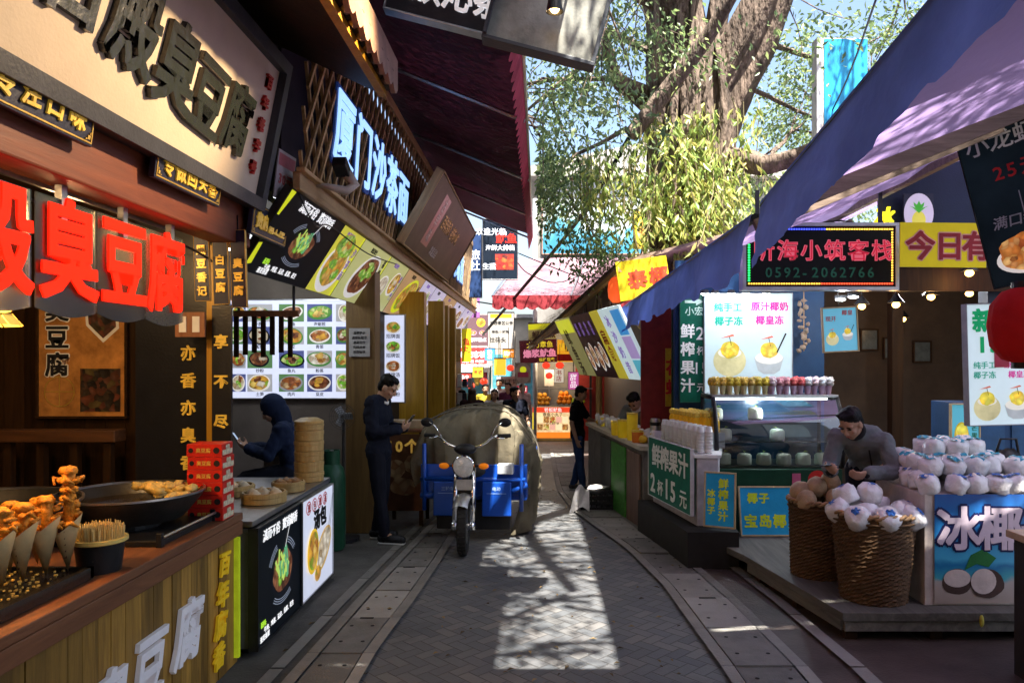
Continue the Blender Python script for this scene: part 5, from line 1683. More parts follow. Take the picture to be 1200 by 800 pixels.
prof = [(0.06, 0.185), (0.115, 0.165), (0.165, 0.1), (0.178, 0.0), (0.165, -0.1), (0.115, -0.165), (0.06, -0.185)]
m = MB()
n = 64
for r0, z0 in prof: pass
vs = []
for rr_, z in prof:
    for k in range(n):
        a = 2 * math.pi * k / n
        q = rr_ * (1 + (0.018 if k % 4 == 0 else 0))
        vs.append((q * math.cos(a), q * math.sin(a), z))
m.add(vs, [(i * n + (k + 1) % n, i * n + k, (i + 1) * n + k, (i + 1) * n + (k + 1) % n) for i in range(len(prof) - 1) for k in range(n)])
m.build('paper', cloth('red lantern paper', (0.62, 0.02, 0.02), 0.35), r, smooth='all')
MB().lathe([(0.075, 0.18), (0.075, 0.21), (0.04, 0.21), (0.04, 0.18)], seg=20).lathe([(0.075, -0.21), (0.075, -0.18), (0.04, -0.18), (0.04, -0.21)], seg=20).build('collar', black, r)
MB().tube([(0, 0, 0.2), (0, 0, 1.0)], 0.006, 6).build('cord', black, r)
r = front('coconut_sign', 'tall white lit sign reading 新鲜 with coconut pictures behind the lantern', 'sign', 1134, 1226, 356, 497, 4.9, lit('cool white sign', (0.48, 0.60, 0.64), 0.33), t=0.05, frame=mat('thin grey frame', (0.3, 0.32, 0.34)), fw=0.006, roll_=-1.5)
W_, H_ = r['w'], r['h']
write(r, '新鲜', -W_ / 2 + 0.19, H_ / 2 - 0.105, 0.16, lit('green print', (0.01, 0.36, 0.13), 0.15), depth=0.003, bold=0.04, gap=0.95, name='green_lettering')
write(r, '15元', -0.04, H_ / 2 - 0.26, 0.14, lit('green print', (0.01, 0.36, 0.13)), depth=0.003, bold=0.05, name='green_lettering')
write(r, '纯手工', -W_ / 2 + 0.11, H_ / 2 - 0.40, 0.05, teal, depth=0.002, name='teal_lettering')
write(r, '椰子冻', -W_ / 2 + 0.11, H_ / 2 - 0.465, 0.05, teal, depth=0.002, name='teal_lettering')
write(r, '原汁椰奶', 0.08, H_ / 2 - 0.40, 0.05, mag, depth=0.002, name='magenta_lettering')
write(r, '椰皇冻', 0.08, H_ / 2 - 0.465, 0.05, mag, depth=0.002, name='magenta_lettering')
coco_pic(r, -W_ / 2 + 0.12, -H_ / 2 + 0.12, 0.085)
coco_pic(r, 0.06, -H_ / 2 + 0.12, 0.085, True)
MB().box(-0.085, 0.01, -0.02, 0.15, 0.003, 0.01).build('payment_card', mat('dark pink card', (0.42, 0.03, 0.07), 0.4), r)
r = front('mango_poster', 'light blue poster of a mango dessert at the rear of the stall', 'poster', 1115, 1147, 474, 540, 6.1, lit('aqua poster', (0.10, 0.42, 0.52), 0.18), t=0.02, frame=mat('pale wood frame', (0.5, 0.38, 0.2)), fw=0.01)
m, ms = dish(-0.03, -0.03, 0.06, 0.12, lit('printed mango', (0.5, 0.4, 0.03), 0.15), mango, mango, seed=5)
m.build('mango_picture', ms, r)
write(r, '芒果椰', 0.075, -0.02, 0.05, mat('dark green print', (0.02, 0.15, 0.05)), vert=True, depth=0.002, gap=1.2)
cb = thing('blue_cabinet', 'deep blue cabinet standing behind the wrapped coconuts', 'cabinet', (3.9, 6.2, 0.2))
MB().box(-0.42, 0.9, 0, 0.4, 0.0, 1.28).build('body', blue_wall, cb, bevel=0.006)
MB().box(-0.36, -0.02, -0.012, 0.0, 0.1, 1.2).build('door', mat('blue cabinet door', (0.015, 0.07, 0.17), 0.45), cb)
MB().box(0.04, 0.5, -0.012, 0.0, 0.1, 1.2).build('door', mat('blue cabinet door', (0.015, 0.07, 0.17)), cb)

# ------------------------------------------------------------------ glass display case
dc = thing('display_case', 'glass display case with curved black end on a dark green base', 'display case', (2.28, 7.3, 0.2))
cx0, cx1, cy0, cy1 = -0.60, 0.60, -0.25, 0.35
MB().box(cx0, cx1, cy0, cy1, 0.0, 0.60).build('base', mat('dark green base', (0.006, 0.045, 0.022), 0.4), dc, bevel=0.006)
gl = glass('case glass', (0.86, 0.93, 0.95), 0.10)
prof_ = [(-0.25, 0.62), (-0.27, 0.75), (-0.255, 0.95), (-0.20, 1.15), (-0.12, 1.27)]
m = MB()
vs = []
for (y, z) in prof_:
    vs += [(cx0 + 0.02, y, z), (cx1 - 0.02, y, z)]
m.add(vs, [(2 * i, 2 * i + 1, 2 * i + 3, 2 * i + 2) for i in range(len(prof_) - 1)])
m.build('front_glass', gl, dc, smooth='all')
for sx_, nm_ in ((cx0, 'end_frame'), (cx1, 'end_frame')):
    m = MB()
    m.tube([(sx_, y, z) for y, z in prof_], 0.022, 8).tube([(sx_, cy1, 0.62), (sx_, cy1, 1.27)], 0.02, 6).tube([(sx_, -0.25, 0.63), (sx_, cy1, 0.63)], 0.025, 6).tube([(sx_, -0.12, 1.27), (sx_, cy1, 1.27)], 0.02, 6)
    m.build(nm_, black, dc, smooth='all')
    m = MB()
    pts = [(sx_, y, z) for y, z in prof_] + [(sx_, cy1, 1.27), (sx_, cy1, 0.62)]
    m.add(pts, [tuple(range(len(pts)))])
    m.build('side_glass', gl, dc)
MB().box(cx0 - 0.01, cx1 + 0.01, -0.13, cy1, 1.275, 1.30).build('top', steel, dc, bevel=0.003)
MB().box(cx0 + 0.02, cx1 - 0.02, cy1 - 0.01, cy1, 0.62, 1.27).build('rear_panel', mat('case rear panel', (0.03, 0.07, 0.13), 0.2), dc)
MB().box(cx0 + 0.03, cx1 - 0.03, -0.12, cy1 - 0.03, 0.84, 0.85).build('shelf', glass('shelf glass', (0.75, 0.85, 0.85), 0.2), dc)
MB().box(cx0 + 0.03, cx1 - 0.03, -0.06, cy1 - 0.03, 1.04, 1.05).build('shelf', glass('shelf glass 2', (0.75, 0.85, 0.85), 0.2), dc)
MB().box(cx0 + 0.03, cx1 - 0.03, -0.20, cy1 - 0.03, 0.605, 0.625).build('deck', mat('case deck', (0.05, 0.06, 0.05), 0.3), dc)
MB().tube([(cx0 + 0.05, 0.0, 1.255), (cx1 - 0.05, 0.0, 1.255)], 0.010, 8).build('light_tube', lit('case tube glass', (0.8, 0.92, 1.0), 3.0), dc)
lamp('case_light', (0, 0.0, 1.22), 7, (0.8, 0.92, 1.0), 0.04, dc)
MB().box(0.12, 0.20, -0.257, -0.251, 0.42, 0.56).build('sticker', mat('pink sticker', (0.45, 0.10, 0.2), 0.5), dc)
MB().lathe([(0.09, 0), (0.09, 0.006)], M=Matrix.Rotation(R(90), 3, 'X'), c=(0.36, -0.25, 0.50), seg=20).build('red_sticker', red_paint, dc)
pud = mat('white coconut block', (0.72, 0.68, 0.52), 0.45, na=0.08)
case_pos = [(-0.49, -0.1, 0.626), (-0.30, -0.13, 0.626), (-0.11, -0.12, 0.626), (0.08, -0.13, 0.626), (0.27, -0.12, 0.626), (0.46, -0.1, 0.626), (-0.46, 0.0, 0.851), (0.05, -0.03, 0.851), (-0.53, 0.06, 1.051), (-0.14, 0.06, 1.051)]
for i, q in enumerate(case_pos):
    r = thing('coconut_block', 'cream peeled coconut on the ' + ('deck' if q[2] < 0.7 else 'middle shelf' if q[2] < 0.9 else 'upper shelf') + ' of the case', 'peeled coconut', (2.28 + q[0], 7.3 + q[1], 0.2 + q[2]), rnd.uniform(0, 3), group='peeled coconuts on the case ' + ('deck' if q[2] < 0.7 else 'middle shelf' if q[2] < 0.9 else 'upper shelf'))
    MB().lathe([(0.062, 0), (0.072, 0.01), (0.07, 0.09), (0.055, 0.108), (0.0, 0.118)], seg=10, cap=False).build('coconut', pud, r, smooth=True)
    lf = MB()
    lf.add([(0, 0, 0.118), (0.03, 0.015, 0.135), (0.06, 0, 0.125), (0.03, -0.015, 0.13)], [(0, 1, 2, 3)])
    lf.build('leaf', mat('garnish leaf', (0.25, 0.38, 0.04), 0.5), r)
cups = [((0.62, 0.42, 0.06), 'golden'), ((0.62, 0.48, 0.05), 'yellow'), ((0.55, 0.38, 0.08), 'honey yellow'), ((0.62, 0.12, 0.12), 'red and pink'), ((0.6, 0.28, 0.32), 'pink'), ((0.66, 0.5, 0.55), 'pale pink'), ((0.66, 0.64, 0.68), 'white')]
order = [0, 0, 1, 1, 0, 2, 1, 1, 5, 4, 4, 3, 3, 6, 5, 6, 6]
for row in range(2):
    for i, c_ in enumerate(order):
        if row and i % 2: continue
        colr, nm_ = cups[c_]
        r = thing('fruit_cup', nm_ + ' wrapped fruit cup ' + ('in the front row' if not row else 'in the back row') + ' on the glass case', 'fruit cup', (1.72 + i * 0.069, 7.25 + row * 0.13, 1.501), group='wrapped fruit cups on the glass case')
        MB().lathe([(0.022, 0), (0.033, 0.085), (0.029, 0.085), (0.019, 0.004)], seg=12).build('cup', mat('cream cup' if c_ < 3 else 'lilac cup', (0.55, 0.5, 0.25) if c_ < 3 else (0.4, 0.28, 0.38), 0.5), r, smooth=True)
        s_ = MB()
        for k in range(9):
            a = k * 2.4
            s_.ell((0.022 * math.cos(a), 0.022 * math.sin(a), 0.10 + 0.006 * k), (0.030, 0.030, 0.026), 7, 5, jit=0.5)
        s_.build('fruit_ball', mat('wrapped fruit ' + nm_, colr, 0.2, ns=50, na=0.6), r, smooth='all')
# leaning blue boards
def chalk(name, label, c, u, v, w_, h_, rows, roty=0):
    r = plane(name, label, 'notice board', c, u, v, group='blue notice boards of the coconut stall')
    panel(r, w_, h_, 0.015, mat('cyan board', (0.02, 0.22, 0.42), 0.12, ns=3, na=0.2, emit=0.06), frame=mat('pale wood frame', (0.5, 0.38, 0.2)), fw=0.014)
    for st, x, y, s_, vert in rows:
        write(r, st, x, y, s_, mat('lime chalk', (0.42, 0.48, 0.02), 0.6, emit=0.05), depth=0.002, bold=0.045, vert=vert, gap=1.08, name='chalk_lettering')
    return r
a, b_ = P(867, 627, 6.86), P(942, 571, 6.98)
chalk('notice_board', 'wide blue board with yellow chalk writing leaning on the green base', Vector(((a.x + b_.x) / 2, 6.93, (a.z + b_.z) / 2)), X_, (0, 0.22, 1), 0.58, 0.43, [('椰子', -0.12, 0.12, 0.10, False), ('宝岛椰皇', 0.0, -0.09, 0.125, False)])
chalk('notice_board', 'tall blue board with columns of yellow chalk writing hanging on the juice counter', (1.60, 6.58, 0.60), (1, -0.42, 0), (-0.02, 0.12, 1), 0.25, 0.46, [('鲜榨果汁', 0.03, 0.0, 0.088, True), ('冰椰子', -0.075, -0.02, 0.07, True)])

# ------------------------------------------------------------------ coconut baskets and ice coconut box
wick = mat('wicker', (0.10, 0.055, 0.025), 0.7, ns=9, na=0.6, bump=0.8, bs=30, stretch=(1, 1, 6))
def basket(label, x, y, r0, r1, h):
    r = thing('wicker_basket', label, 'basket', (x, y, 0.201), group='wicker baskets of coconuts')
    m = MB()
    seg, rows = 84, 44
    vs = []
    for j in range(rows + 1):
        t = j / rows
        rad = r0 + (r1 - r0) * t
        for k in range(seg):
            a = 2 * math.pi * k / seg
            bmp = 0.007 * math.cos(k * math.pi * 2 / 4 + (math.pi if j % 2 else 0)) + 0.004 * math.sin(j * 2.4)
            vs.append(((rad + bmp) * math.cos(a), (rad + bmp) * math.sin(a), h * t))
    m.add(vs, [(j * seg + k, j * seg + (k + 1) % seg, (j + 1) * seg + (k + 1) % seg, (j + 1) * seg + k) for j in range(rows) for k in range(seg)])
    m.lathe([(0, 0.01), (r0, 0.01)], seg=30, cap=False)
    m.build('woven_side', wick, r)
    m = MB()
    for q in (0, 1):
        pts = []
        for k in range(121):
            a = 2 * math.pi * k / 120
            w_ = 14 * a + q * math.pi
            pts.append(((r1 + 0.012 * math.cos(w_)) * math.cos(a), (r1 + 0.012 * math.cos(w_)) * math.sin(a), h + 0.012 * math.sin(w_)))
        m.tube(pts, 0.011, 6)
    m.build('rim', mat('pale wicker rim', (0.36, 0.22, 0.11), 0.6, ns=20, na=0.4), r, smooth='all')
    MB().tube([((r1 + 0.005) * math.cos(a), (r1 + 0.005) * math.sin(a), h - 0.05) for a in [2 * math.pi * k / 40 for k in range(41)]], 0.008, 6).build('hoop', wick, r, smooth='all')
    return r
basket('large wicker basket of white wrapped coconuts at the platform edge', 2.31, 5.14, 0.215, 0.275, 0.60)
basket('smaller wicker basket of brown husked coconuts behind the large one', 2.14, 5.70, 0.20, 0.215, 0.57)
husk = mat('pale husked coconut', (0.42, 0.30, 0.18), 0.65, ns=10, na=0.3, bump=0.7, bs=40)
for i, q in enumerate(((-0.12, -0.1, 0.55), (0.08, -0.12, 0.56), (0.13, 0.05, 0.56), (-0.1, 0.09, 0.57), (0.02, 0.13, 0.56), (-0.02, -0.02, 0.64), (0.09, 0.0, 0.67), (-0.13, 0.0, 0.60))):
    o = MB().ell((0, 0, 0), (0.075, 0.075, 0.083), 16, 10, jit=0.12).build('husked_coconut', husk, smooth='all')
    o.location = (2.14 + q[0] * 1.05, 5.70 + q[1] * 1.05, 0.20 + q[2] + 0.03)
    o.rotation_euler = (rnd.uniform(-.6, .6), rnd.uniform(-.6, .6), 0)
    tag(o, 'pale brown husked coconut heaped in the smaller basket', 'coconut', 'husked coconuts in the smaller basket')
wrapm = mat('white wrapped coconut', (0.74, 0.725, 0.725), 0.2, ns=9, na=0.14, bump=1.0, bs=26, spec=0.5)
lab_b = mat('blue coconut label', (0.03, 0.13, 0.42), 0.35, ns=40, na=0.5)
lab_t = mat('teal coconut label', (0.03, 0.30, 0.42), 0.35, ns=40, na=0.5)
def wrapped(x, y, z, label, group, up=None, teal_=False, s=1.0, topz=True, lr=0.050):
    r = thing('wrapped_coconut', label, 'coconut', (x, y, z), rnd.uniform(0, 6), group=group)
    if up: r.rotation_euler = up
    mb_w = MB().lathe([(0.0, 0.0), (0.060 * s, 0), (0.070 * s, 0.010), (0.074 * s, 0.045), (0.076 * s, 0.080), (0.070 * s, 0.099), (0.048 * s, 0.118), (0.02 * s, 0.127), (0.0, 0.128)], seg=16, cap=False)
    ph_ = Vector((random.random() * 90, 0, 0))
    mb_w.v = [tuple(Vector(v_) * (1 + 0.16 * noise.noise(Vector(v_) * 22 + ph_) + 0.05 * noise.noise(Vector(v_) * 60 + ph_))) for v_ in mb_w.v]
    mb_w.build('coconut', wrapm, r, smooth='all')
    # creased film label over the cap
    m = MB()
    vs = [(0, 0, 0.136)]
    n = 14
    for k in range(n):
        a = 2 * math.pi * k / n
        q = lr * (1 + 0.07 * math.sin(k * 2.3) + 0.05 * math.sin(k * 5.1))
        vs.append((q * math.cos(a) * s, q * math.sin(a) * s, 0.136 - 0.30 * q + 0.006 * math.sin(k * 4)))
    m.add(vs, [(0, 1 + k, 1 + (k + 1) % n) for k in range(n)])
    m.build('label', lab_t if teal_ else lab_b, r)
    return r
for i, (x, y, z, up) in enumerate(((-0.15, -0.14, 0.56, (0.5, -0.5, 0)), (0.0, -0.19, 0.555, (0.6, 0, 0)), (0.16, -0.13, 0.56, (0.4, 0.7, 0)), (0.2, 0.03, 0.56, (0.1, 0.6, 0)), (0.1, 0.16, 0.57, (-0.4, 0.2, 0)), (-0.07, 0.17, 0.57, (-0.4, -0.2, 0)), (-0.2, 0.02, 0.57, (0, -0.6, 0)),
                                   (-0.07, -0.06, 0.66, (2.6, 0.2, 0)), (0.09, -0.07, 0.65, (2.3, -0.4, 1.0)), (0.0, 0.07, 0.67, (0.1, 0.1, 0)), (-0.14, 0.05, 0.66, (-0.3, -0.4, 0)))):
    wrapped(2.31 + x, 5.14 + y, 0.2 + z - 0.02, 'white wrapped coconut heaped in the large wicker basket', 'wrapped coconuts in the large basket', up, False, 1.12, lr=0.028)
bx = thing('ice_coconut_counter', 'white box counter with a blue beach print reading 冰椰子', 'counter', (2.98, 5.35, 0.2))
MB().box(-0.40, 0.5, -0.38, 0.35, 0.0, 0.74).build('box', mat('cream box side', (0.48, 0.42, 0.38), 0.5), bx, bevel=0.004)
fr = plane('print', None, None, (0, 0, 0), X_, Z_)
fr.matrix_world = Matrix.Identity(4)
bpy.data.objects.remove(fr)
t_ = MB()
t_.T = Matrix(((1, 0, 0, 0.10), (0, 0, -1, -0.39), (0, 1, 0, 0.40), (0, 0, 0, 1)))
t_.rect(-0.44, 0.40, -0.385, 0.345, 0.001, 0)
pr = t_.build('print', None, bx)
pr.data.materials.clear()
def beach_mat():
    m, nt, o = new_mat('beach print')
    tc = N(nt, 'ShaderNodeTexCoord'); sp = N(nt, 'ShaderNodeSeparateXYZ')
    nt.links.new(tc.outputs['Object'], sp.inputs[0])
    nz = N(nt, 'ShaderNodeTexNoise'); nz.inputs['Scale'].default_value = 6; nz.inputs['Detail'].default_value = 5
    nt.links.new(tc.outputs['Object'], nz.inputs['Vector'])
    ma = N(nt, 'ShaderNodeMath', operation='MULTIPLY_ADD'); ma.inputs[1].default_value = 0.12
    nt.links.new(nz.outputs['Fac'], ma.inputs[0]); nt.links.new(sp.outputs[2], ma.inputs[2])
    c = ramp(nt, ma.outputs[0], [(0.08, (0.36, 0.30, 0.26)), (0.22, (0.40, 0.36, 0.34)), (0.25, (0.05, 0.34, 0.42)), (0.33, (0.012, 0.16, 0.36)), (0.37, (0.06, 0.38, 0.60)), (0.55, (0.02, 0.2, 0.5)), (0.85, (0.008, 0.05, 0.24))])
    principled(nt, o, 0.35, 0, c)
    return m
pr.data.materials.append(beach_mat())
t_ = MB()
t_.T = Matrix(((1, 0, 0, 0.10), (0, 0, -1, -0.39), (0, 1, 0, 0.40), (0, 0, 0, 1)))
for ch, x in (('冰', -0.28), ('椰', 0.0), ('子', 0.28)):
    t_.text(ch, x, 0.12, 0.30, z=0.003, depth=0.002, bold=0.085, mi=0, jit=0.03)
    t_.text(ch, x, 0.12, 0.30, z=0.006, depth=0.003, bold=0.035, mi=1, jit=0.0)
t_.build('lettering', [mat('navy outline', (0.01, 0.015, 0.08), 0.5), mat('lilac white letters', (0.62, 0.52, 0.60), 0.5, na=0.08)], bx)
t_ = MB()
t_.T = Matrix(((1, 0, 0, 0.10), (0, 0, -1, -0.39), (0, 1, 0, 0.40), (0, 0, 0, 1)))
t_.disc(-0.29, -0.24, 0.10, 0.085, 0.003, 0, jit=0.1).disc(-0.29, -0.215, 0.09, 0.06, 0.004, 1).disc(-0.09, -0.25, 0.11, 0.10, 0.005, 0, jit=0.1).disc(-0.115, -0.235, 0.085, 0.085, 0.006, 1)
t_.poly([(-0.24, -0.16), (-0.2, -0.06), (-0.12, -0.02), (-0.03, -0.08), (-0.08, -0.14), (-0.16, -0.12)], 0.0045, 2)
t_.build('coconut_picture', [mat('printed dark husk', (0.06, 0.035, 0.03)), mat('printed flesh', (0.55, 0.48, 0.45)), mat('printed green leaf', (0.02, 0.16, 0.04))], bx)
MB().box(-0.36, 0.48, -0.34, 0.33, -0.001, 0.0).build('base', black, bx)
for lay, (rows, z) in enumerate((((5.02, 5.17, 5.32, 5.47, 5.62), 0.942), ((5.17, 5.32, 5.47, 5.62), 1.045), ((5.40, 5.55), 1.145))):
    for ri, y in enumerate(rows):
        nn = 6 - lay - (1 if lay >= 2 else 0)
        for k in range(nn):
            x = 2.66 + 0.145 * k + 0.07 * lay + (0.07 if lay >= 2 else 0) + rnd.uniform(-.018, .018)
            if lay == 0 and 0 < ri < 4 and 0 < k < nn - 1: continue
            wrapped(x, y + rnd.uniform(-.008, .008), z, ['white wrapped coconut in the bottom layer on the beach print counter', 'white wrapped coconut in the second layer on the beach print counter', 'white wrapped coconut in the third layer on the beach print counter', 'white wrapped coconut at the top of the pile on the beach print counter'][lay], 'wrapped coconuts piled on the counter, layer ' + ['one', 'two', 'three', 'four'][lay], (rnd.uniform(-.3, .3), rnd.uniform(-.3, .3), rnd.uniform(0, 6)), lay >= 1, rnd.uniform(0.94, 1.08))
r = thing('black_bag', 'black fringed bag lying behind the wrapped coconuts', 'bag', (3.62, 5.75, 0.95))
MB().ell((0, 0, 0.08), (0.14, 0.1, 0.12), 14, 10, jit=0.4).build('body', black, r, smooth='all')
MB().tube([(-0.1, 0, 0.12), (-0.06, -0.02, 0.28), (0.06, -0.02, 0.28), (0.1, 0, 0.12)], 0.01, 6).build('strap', black, r, smooth='all')
r = thing('side_stand', 'dark stand with a pale wooden top at the near end of the platform', 'stand', (3.0, 4.05, 0))
MB().box(-0.22, 0.5, -0.3, 0.3, 0.0, 0.80).build('body', mat('charcoal stand', (0.03, 0.028, 0.032), 0.6), r, bevel=0.004)
MB().box(-0.25, 0.53, -0.33, 0.33, 0.802, 0.845).build('top', mat('pale wood top', (0.5, 0.38, 0.26), 0.5), r, bevel=0.004)
o = MB().ell((0, 0, 0), (0.016, 0.012, 0.04), 8, 8).build('yellow_tag', mat('yellow tag', (0.55, 0.5, 0.08), 0.5), smooth='all')
o.location = (2.86, 4.80, 0.155)
tag(o, 'small yellow tag hanging at the platform edge', 'tag')

# ------------------------------------------------------------------ juice stall
js = thing('juice_counter', 'pale grey juice counter on a dark base', 'counter', (1.5, 7.3, 0))
wpart(MB().prism([(1.43, 6.72), (1.62, 6.72), (1.95, 7.9), (1.21, 7.9)], 0.335, 0.95), 'body', mat('pale grey box', (0.42, 0.40, 0.43), 0.6), js, bevel=0.004)
wpart(MB().prism([(1.30, 6.5), (1.75, 6.5), (1.85, 8.0), (1.06, 8.0)], 0.0, 0.33), 'base', mat('blackish base', (0.018, 0.018, 0.017), 0.7), js)
wpart(MB().prism([(1.40, 6.70), (1.64, 6.70), (1.97, 7.92), (1.19, 7.92)], 0.953, 0.98), 'top', white_paint, js)
wpart(MB().prism([(1.47, 7.2), (1.8, 7.2), (1.95, 7.85), (1.32, 7.85)], 0.981, 1.13), 'tier', white_paint, js)
a, b_ = P(763, 551, 7.85), P(815, 566, 6.70)
r = plane('juice_sign', 'dark green sign reading 鲜榨果汁 2杯15元 on the juice counter', 'sign', (a + b_) / 2 + Vector((-0.03, 0, 0.03)), Vector((b_.x - a.x, b_.y - a.y, 0)), Z_)
green_s = mat('dark green sign', (0.008, 0.085, 0.055), 0.35, emit=0.05)
panel(r, 1.13, 0.60, 0.025, green_s, frame=mat('sign edge white', (0.5, 0.5, 0.5)), fw=0.005)
write(r, '鲜榨果汁', 0.02, 0.13, 0.24, white_ink, depth=0.004, bold=0.03)
write(r, '2', -0.42, -0.15, 0.26, white_ink, depth=0.004, bold=0.03, name='price')
write(r, '杯', -0.22, -0.18, 0.16, white_ink, depth=0.004, bold=0.02, name='price')
write(r, '15', 0.06, -0.15, 0.27, white_ink, depth=0.004, bold=0.03, name='price')
write(r, '元', 0.38, -0.18, 0.18, white_ink, depth=0.004, bold=0.02, name='price')
cupm = mat('translucent white cup', (0.66, 0.66, 0.64), 0.3, na=0.08)
k = 0
for row in range(2):
    for i in range(9):
        t = i / 8
        x = 1.29 + 0.19 * t + 0.075 * row
        y = 7.62 - 0.8 * t
        r = thing('cup_stack', 'stack of white plastic cups in the ' + ('row behind the green sign' if row == 0 else 'second row before the juice bottles'), 'cup stack', (x, y, 0.981), group='stacks of white cups, ' + ('front row' if row == 0 else 'second row'))
        m = MB().lathe([(0.030, 0.0), (0.040, 0.012), (0.036, 0.02)] + [p_ for j in range(7) for p_ in ((0.040, 0.03 + 0.028 * j), (0.036, 0.034 + 0.028 * j))] + [(0.028, 0.245), (0.0, 0.247)], seg=12, cap=False)
        m.build('cups', cupm, r, smooth=True)
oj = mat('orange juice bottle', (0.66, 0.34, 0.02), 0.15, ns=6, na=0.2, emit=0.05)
capm = mat('yellow cap', (0.68, 0.46, 0.06), 0.5, ns=30, na=0.3)
for row in range(3):
    for i in range(8):
        t = i / 7
        x = 1.40 + 0.13 * t + 0.095 * row
        y = 7.80 - 0.58 * t
        r = thing('juice_bottle', 'orange juice bottle with a yellow lid in the ' + ['front row', 'middle row', 'rear row'][row] + ' on the juice counter', 'bottle', (x, y, 1.131), group='orange juice bottles, ' + ['front row', 'middle row', 'rear row'][row])
        MB().lathe([(0.030, 0), (0.034, 0.01), (0.034, 0.11), (0.026, 0.135), (0.02, 0.145)], seg=12).build('bottle', oj, r, smooth=True)
        MB().lathe([(0.028, 0.146), (0.036, 0.155), (0.034, 0.185), (0.018, 0.2), (0.0, 0.2)], seg=10, cap=False).build('lid', capm, r, smooth=True)
r = front('vertical_juice_sign', 'tall dark green vertical sign reading 鲜榨果汁 2杯15元 with an arrow', 'sign', 797, 830, 346, 471, 7.9, green_s, t=0.05, frame=mat('sign edge green', (0.01, 0.05, 0.035)), fw=0.006)
W_, H_ = r['w'], r['h']
write(r, '鲜榨果汁', -0.07, -0.10, 0.155, white_ink, vert=True, depth=0.003, bold=0.03, gap=1.24)
write(r, '小宏', 0.0, 0.40, 0.10, mat('pale green print', (0.4, 0.55, 0.48), 0.5), depth=0.003)
for st, y, s_ in (('2', 0.17, 0.19), ('杯', -0.02, 0.10), ('15', -0.2, 0.17), ('元', -0.41, 0.10)):
    write(r, st, 0.075, y, s_, white_ink, depth=0.003, bold=0.02, name='price', sx=0.8 if st == '15' else 1)
MB().poly([(-0.1, 0.485), (0.02, 0.485), (0.02, 0.46), (0.10, 0.50), (0.02, 0.54), (0.02, 0.515), (-0.1, 0.515)], 0.003).build('arrow', mat('pale green print', (0.4, 0.55, 0.48)), r)
gp = thing('green_partition', 'dark green tiled partition below the vertical juice sign', 'partition', (1.65, 8.1, 0.2))
MB().box(-0.2, 0.28, 0, 0.06, 0, 2.3).build('body', mat('green tile', (0.01, 0.07, 0.03), 0.3), gp)
tl_ = MB()
for i in range(4):
    for j in range(9):
        tl_.box(-0.19 + i * 0.115, -0.085 + i * 0.115, -0.006, -0.001, 0.03 + j * 0.16, 0.17 + j * 0.16)
tl_.build('tile_facing', mat('green tile', (0.01, 0.07, 0.03)), gp, bevel=0.002)
rb = thing('red_partition', 'dark red board wall beside the durian signs', 'partition', (1.3, 8.6, 0))
MB().box(-0.12, 0.32, 0, 0.06, 0.0, 2.45).build('body', brick_red, rb)
r = front('yellow_sign', 'small yellow sign reading 花蛤 on the dark red board', 'sign', 780, 799, 408, 476, 8.5, mat('deep yellow sign', (0.58, 0.38, 0.02), 0.5), t=0.02)
write(r, '花蛤', 0.0, 0.0, 0.19, red_ink, vert=True, depth=0.003, bold=0.04, gap=1.2)
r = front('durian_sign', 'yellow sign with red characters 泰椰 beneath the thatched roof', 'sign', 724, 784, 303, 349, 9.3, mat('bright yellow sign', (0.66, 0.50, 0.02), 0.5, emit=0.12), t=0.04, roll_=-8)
write(r, '泰椰', 0.06, 0.0, 0.25, mat('orange red letters', (0.5, 0.06, 0.02), 0.5), depth=0.004, bold=0.04, gap=1.1)
r = front('glowing_sign', 'yellow sign with glowing 風味 lettering under the violet valance', 'sign', 752, 793, 356, 393, 8.9, mat('bright yellow sign', (0.66, 0.50, 0.02)), t=0.04, roll_=-4)
write(r, '風味', 0.05, 0.0, 0.20, mat('orange red letters', (0.5, 0.06, 0.02)), depth=0.004, bold=0.06)
b = MB()
rr_ = random.Random(3)
for i in range(60):
    b.cbox((rr_.uniform(-0.02, 0.2), rr_.uniform(-0.17, 0.17), 0.008), (0.009, 0.016, 0.006))
b.build('led_dots', lit('yellow led dot', (1.0, 0.75, 0.15), 1.6), r)
r = thing('round_wicker_tray', 'round pale wicker tray leaning beneath the glowing sign', 'tray', P(755, 378, 9.0))
r.rotation_euler = (R(90), 0, 0)
MB().lathe([(0, 0), (0.085, 0), (0.1, 0.02), (0.095, 0.03), (0.08, 0.01), (0, 0.01)], seg=24, cap=False).build('tray', mat('pale wicker', (0.4, 0.3, 0.14), 0.7), r)

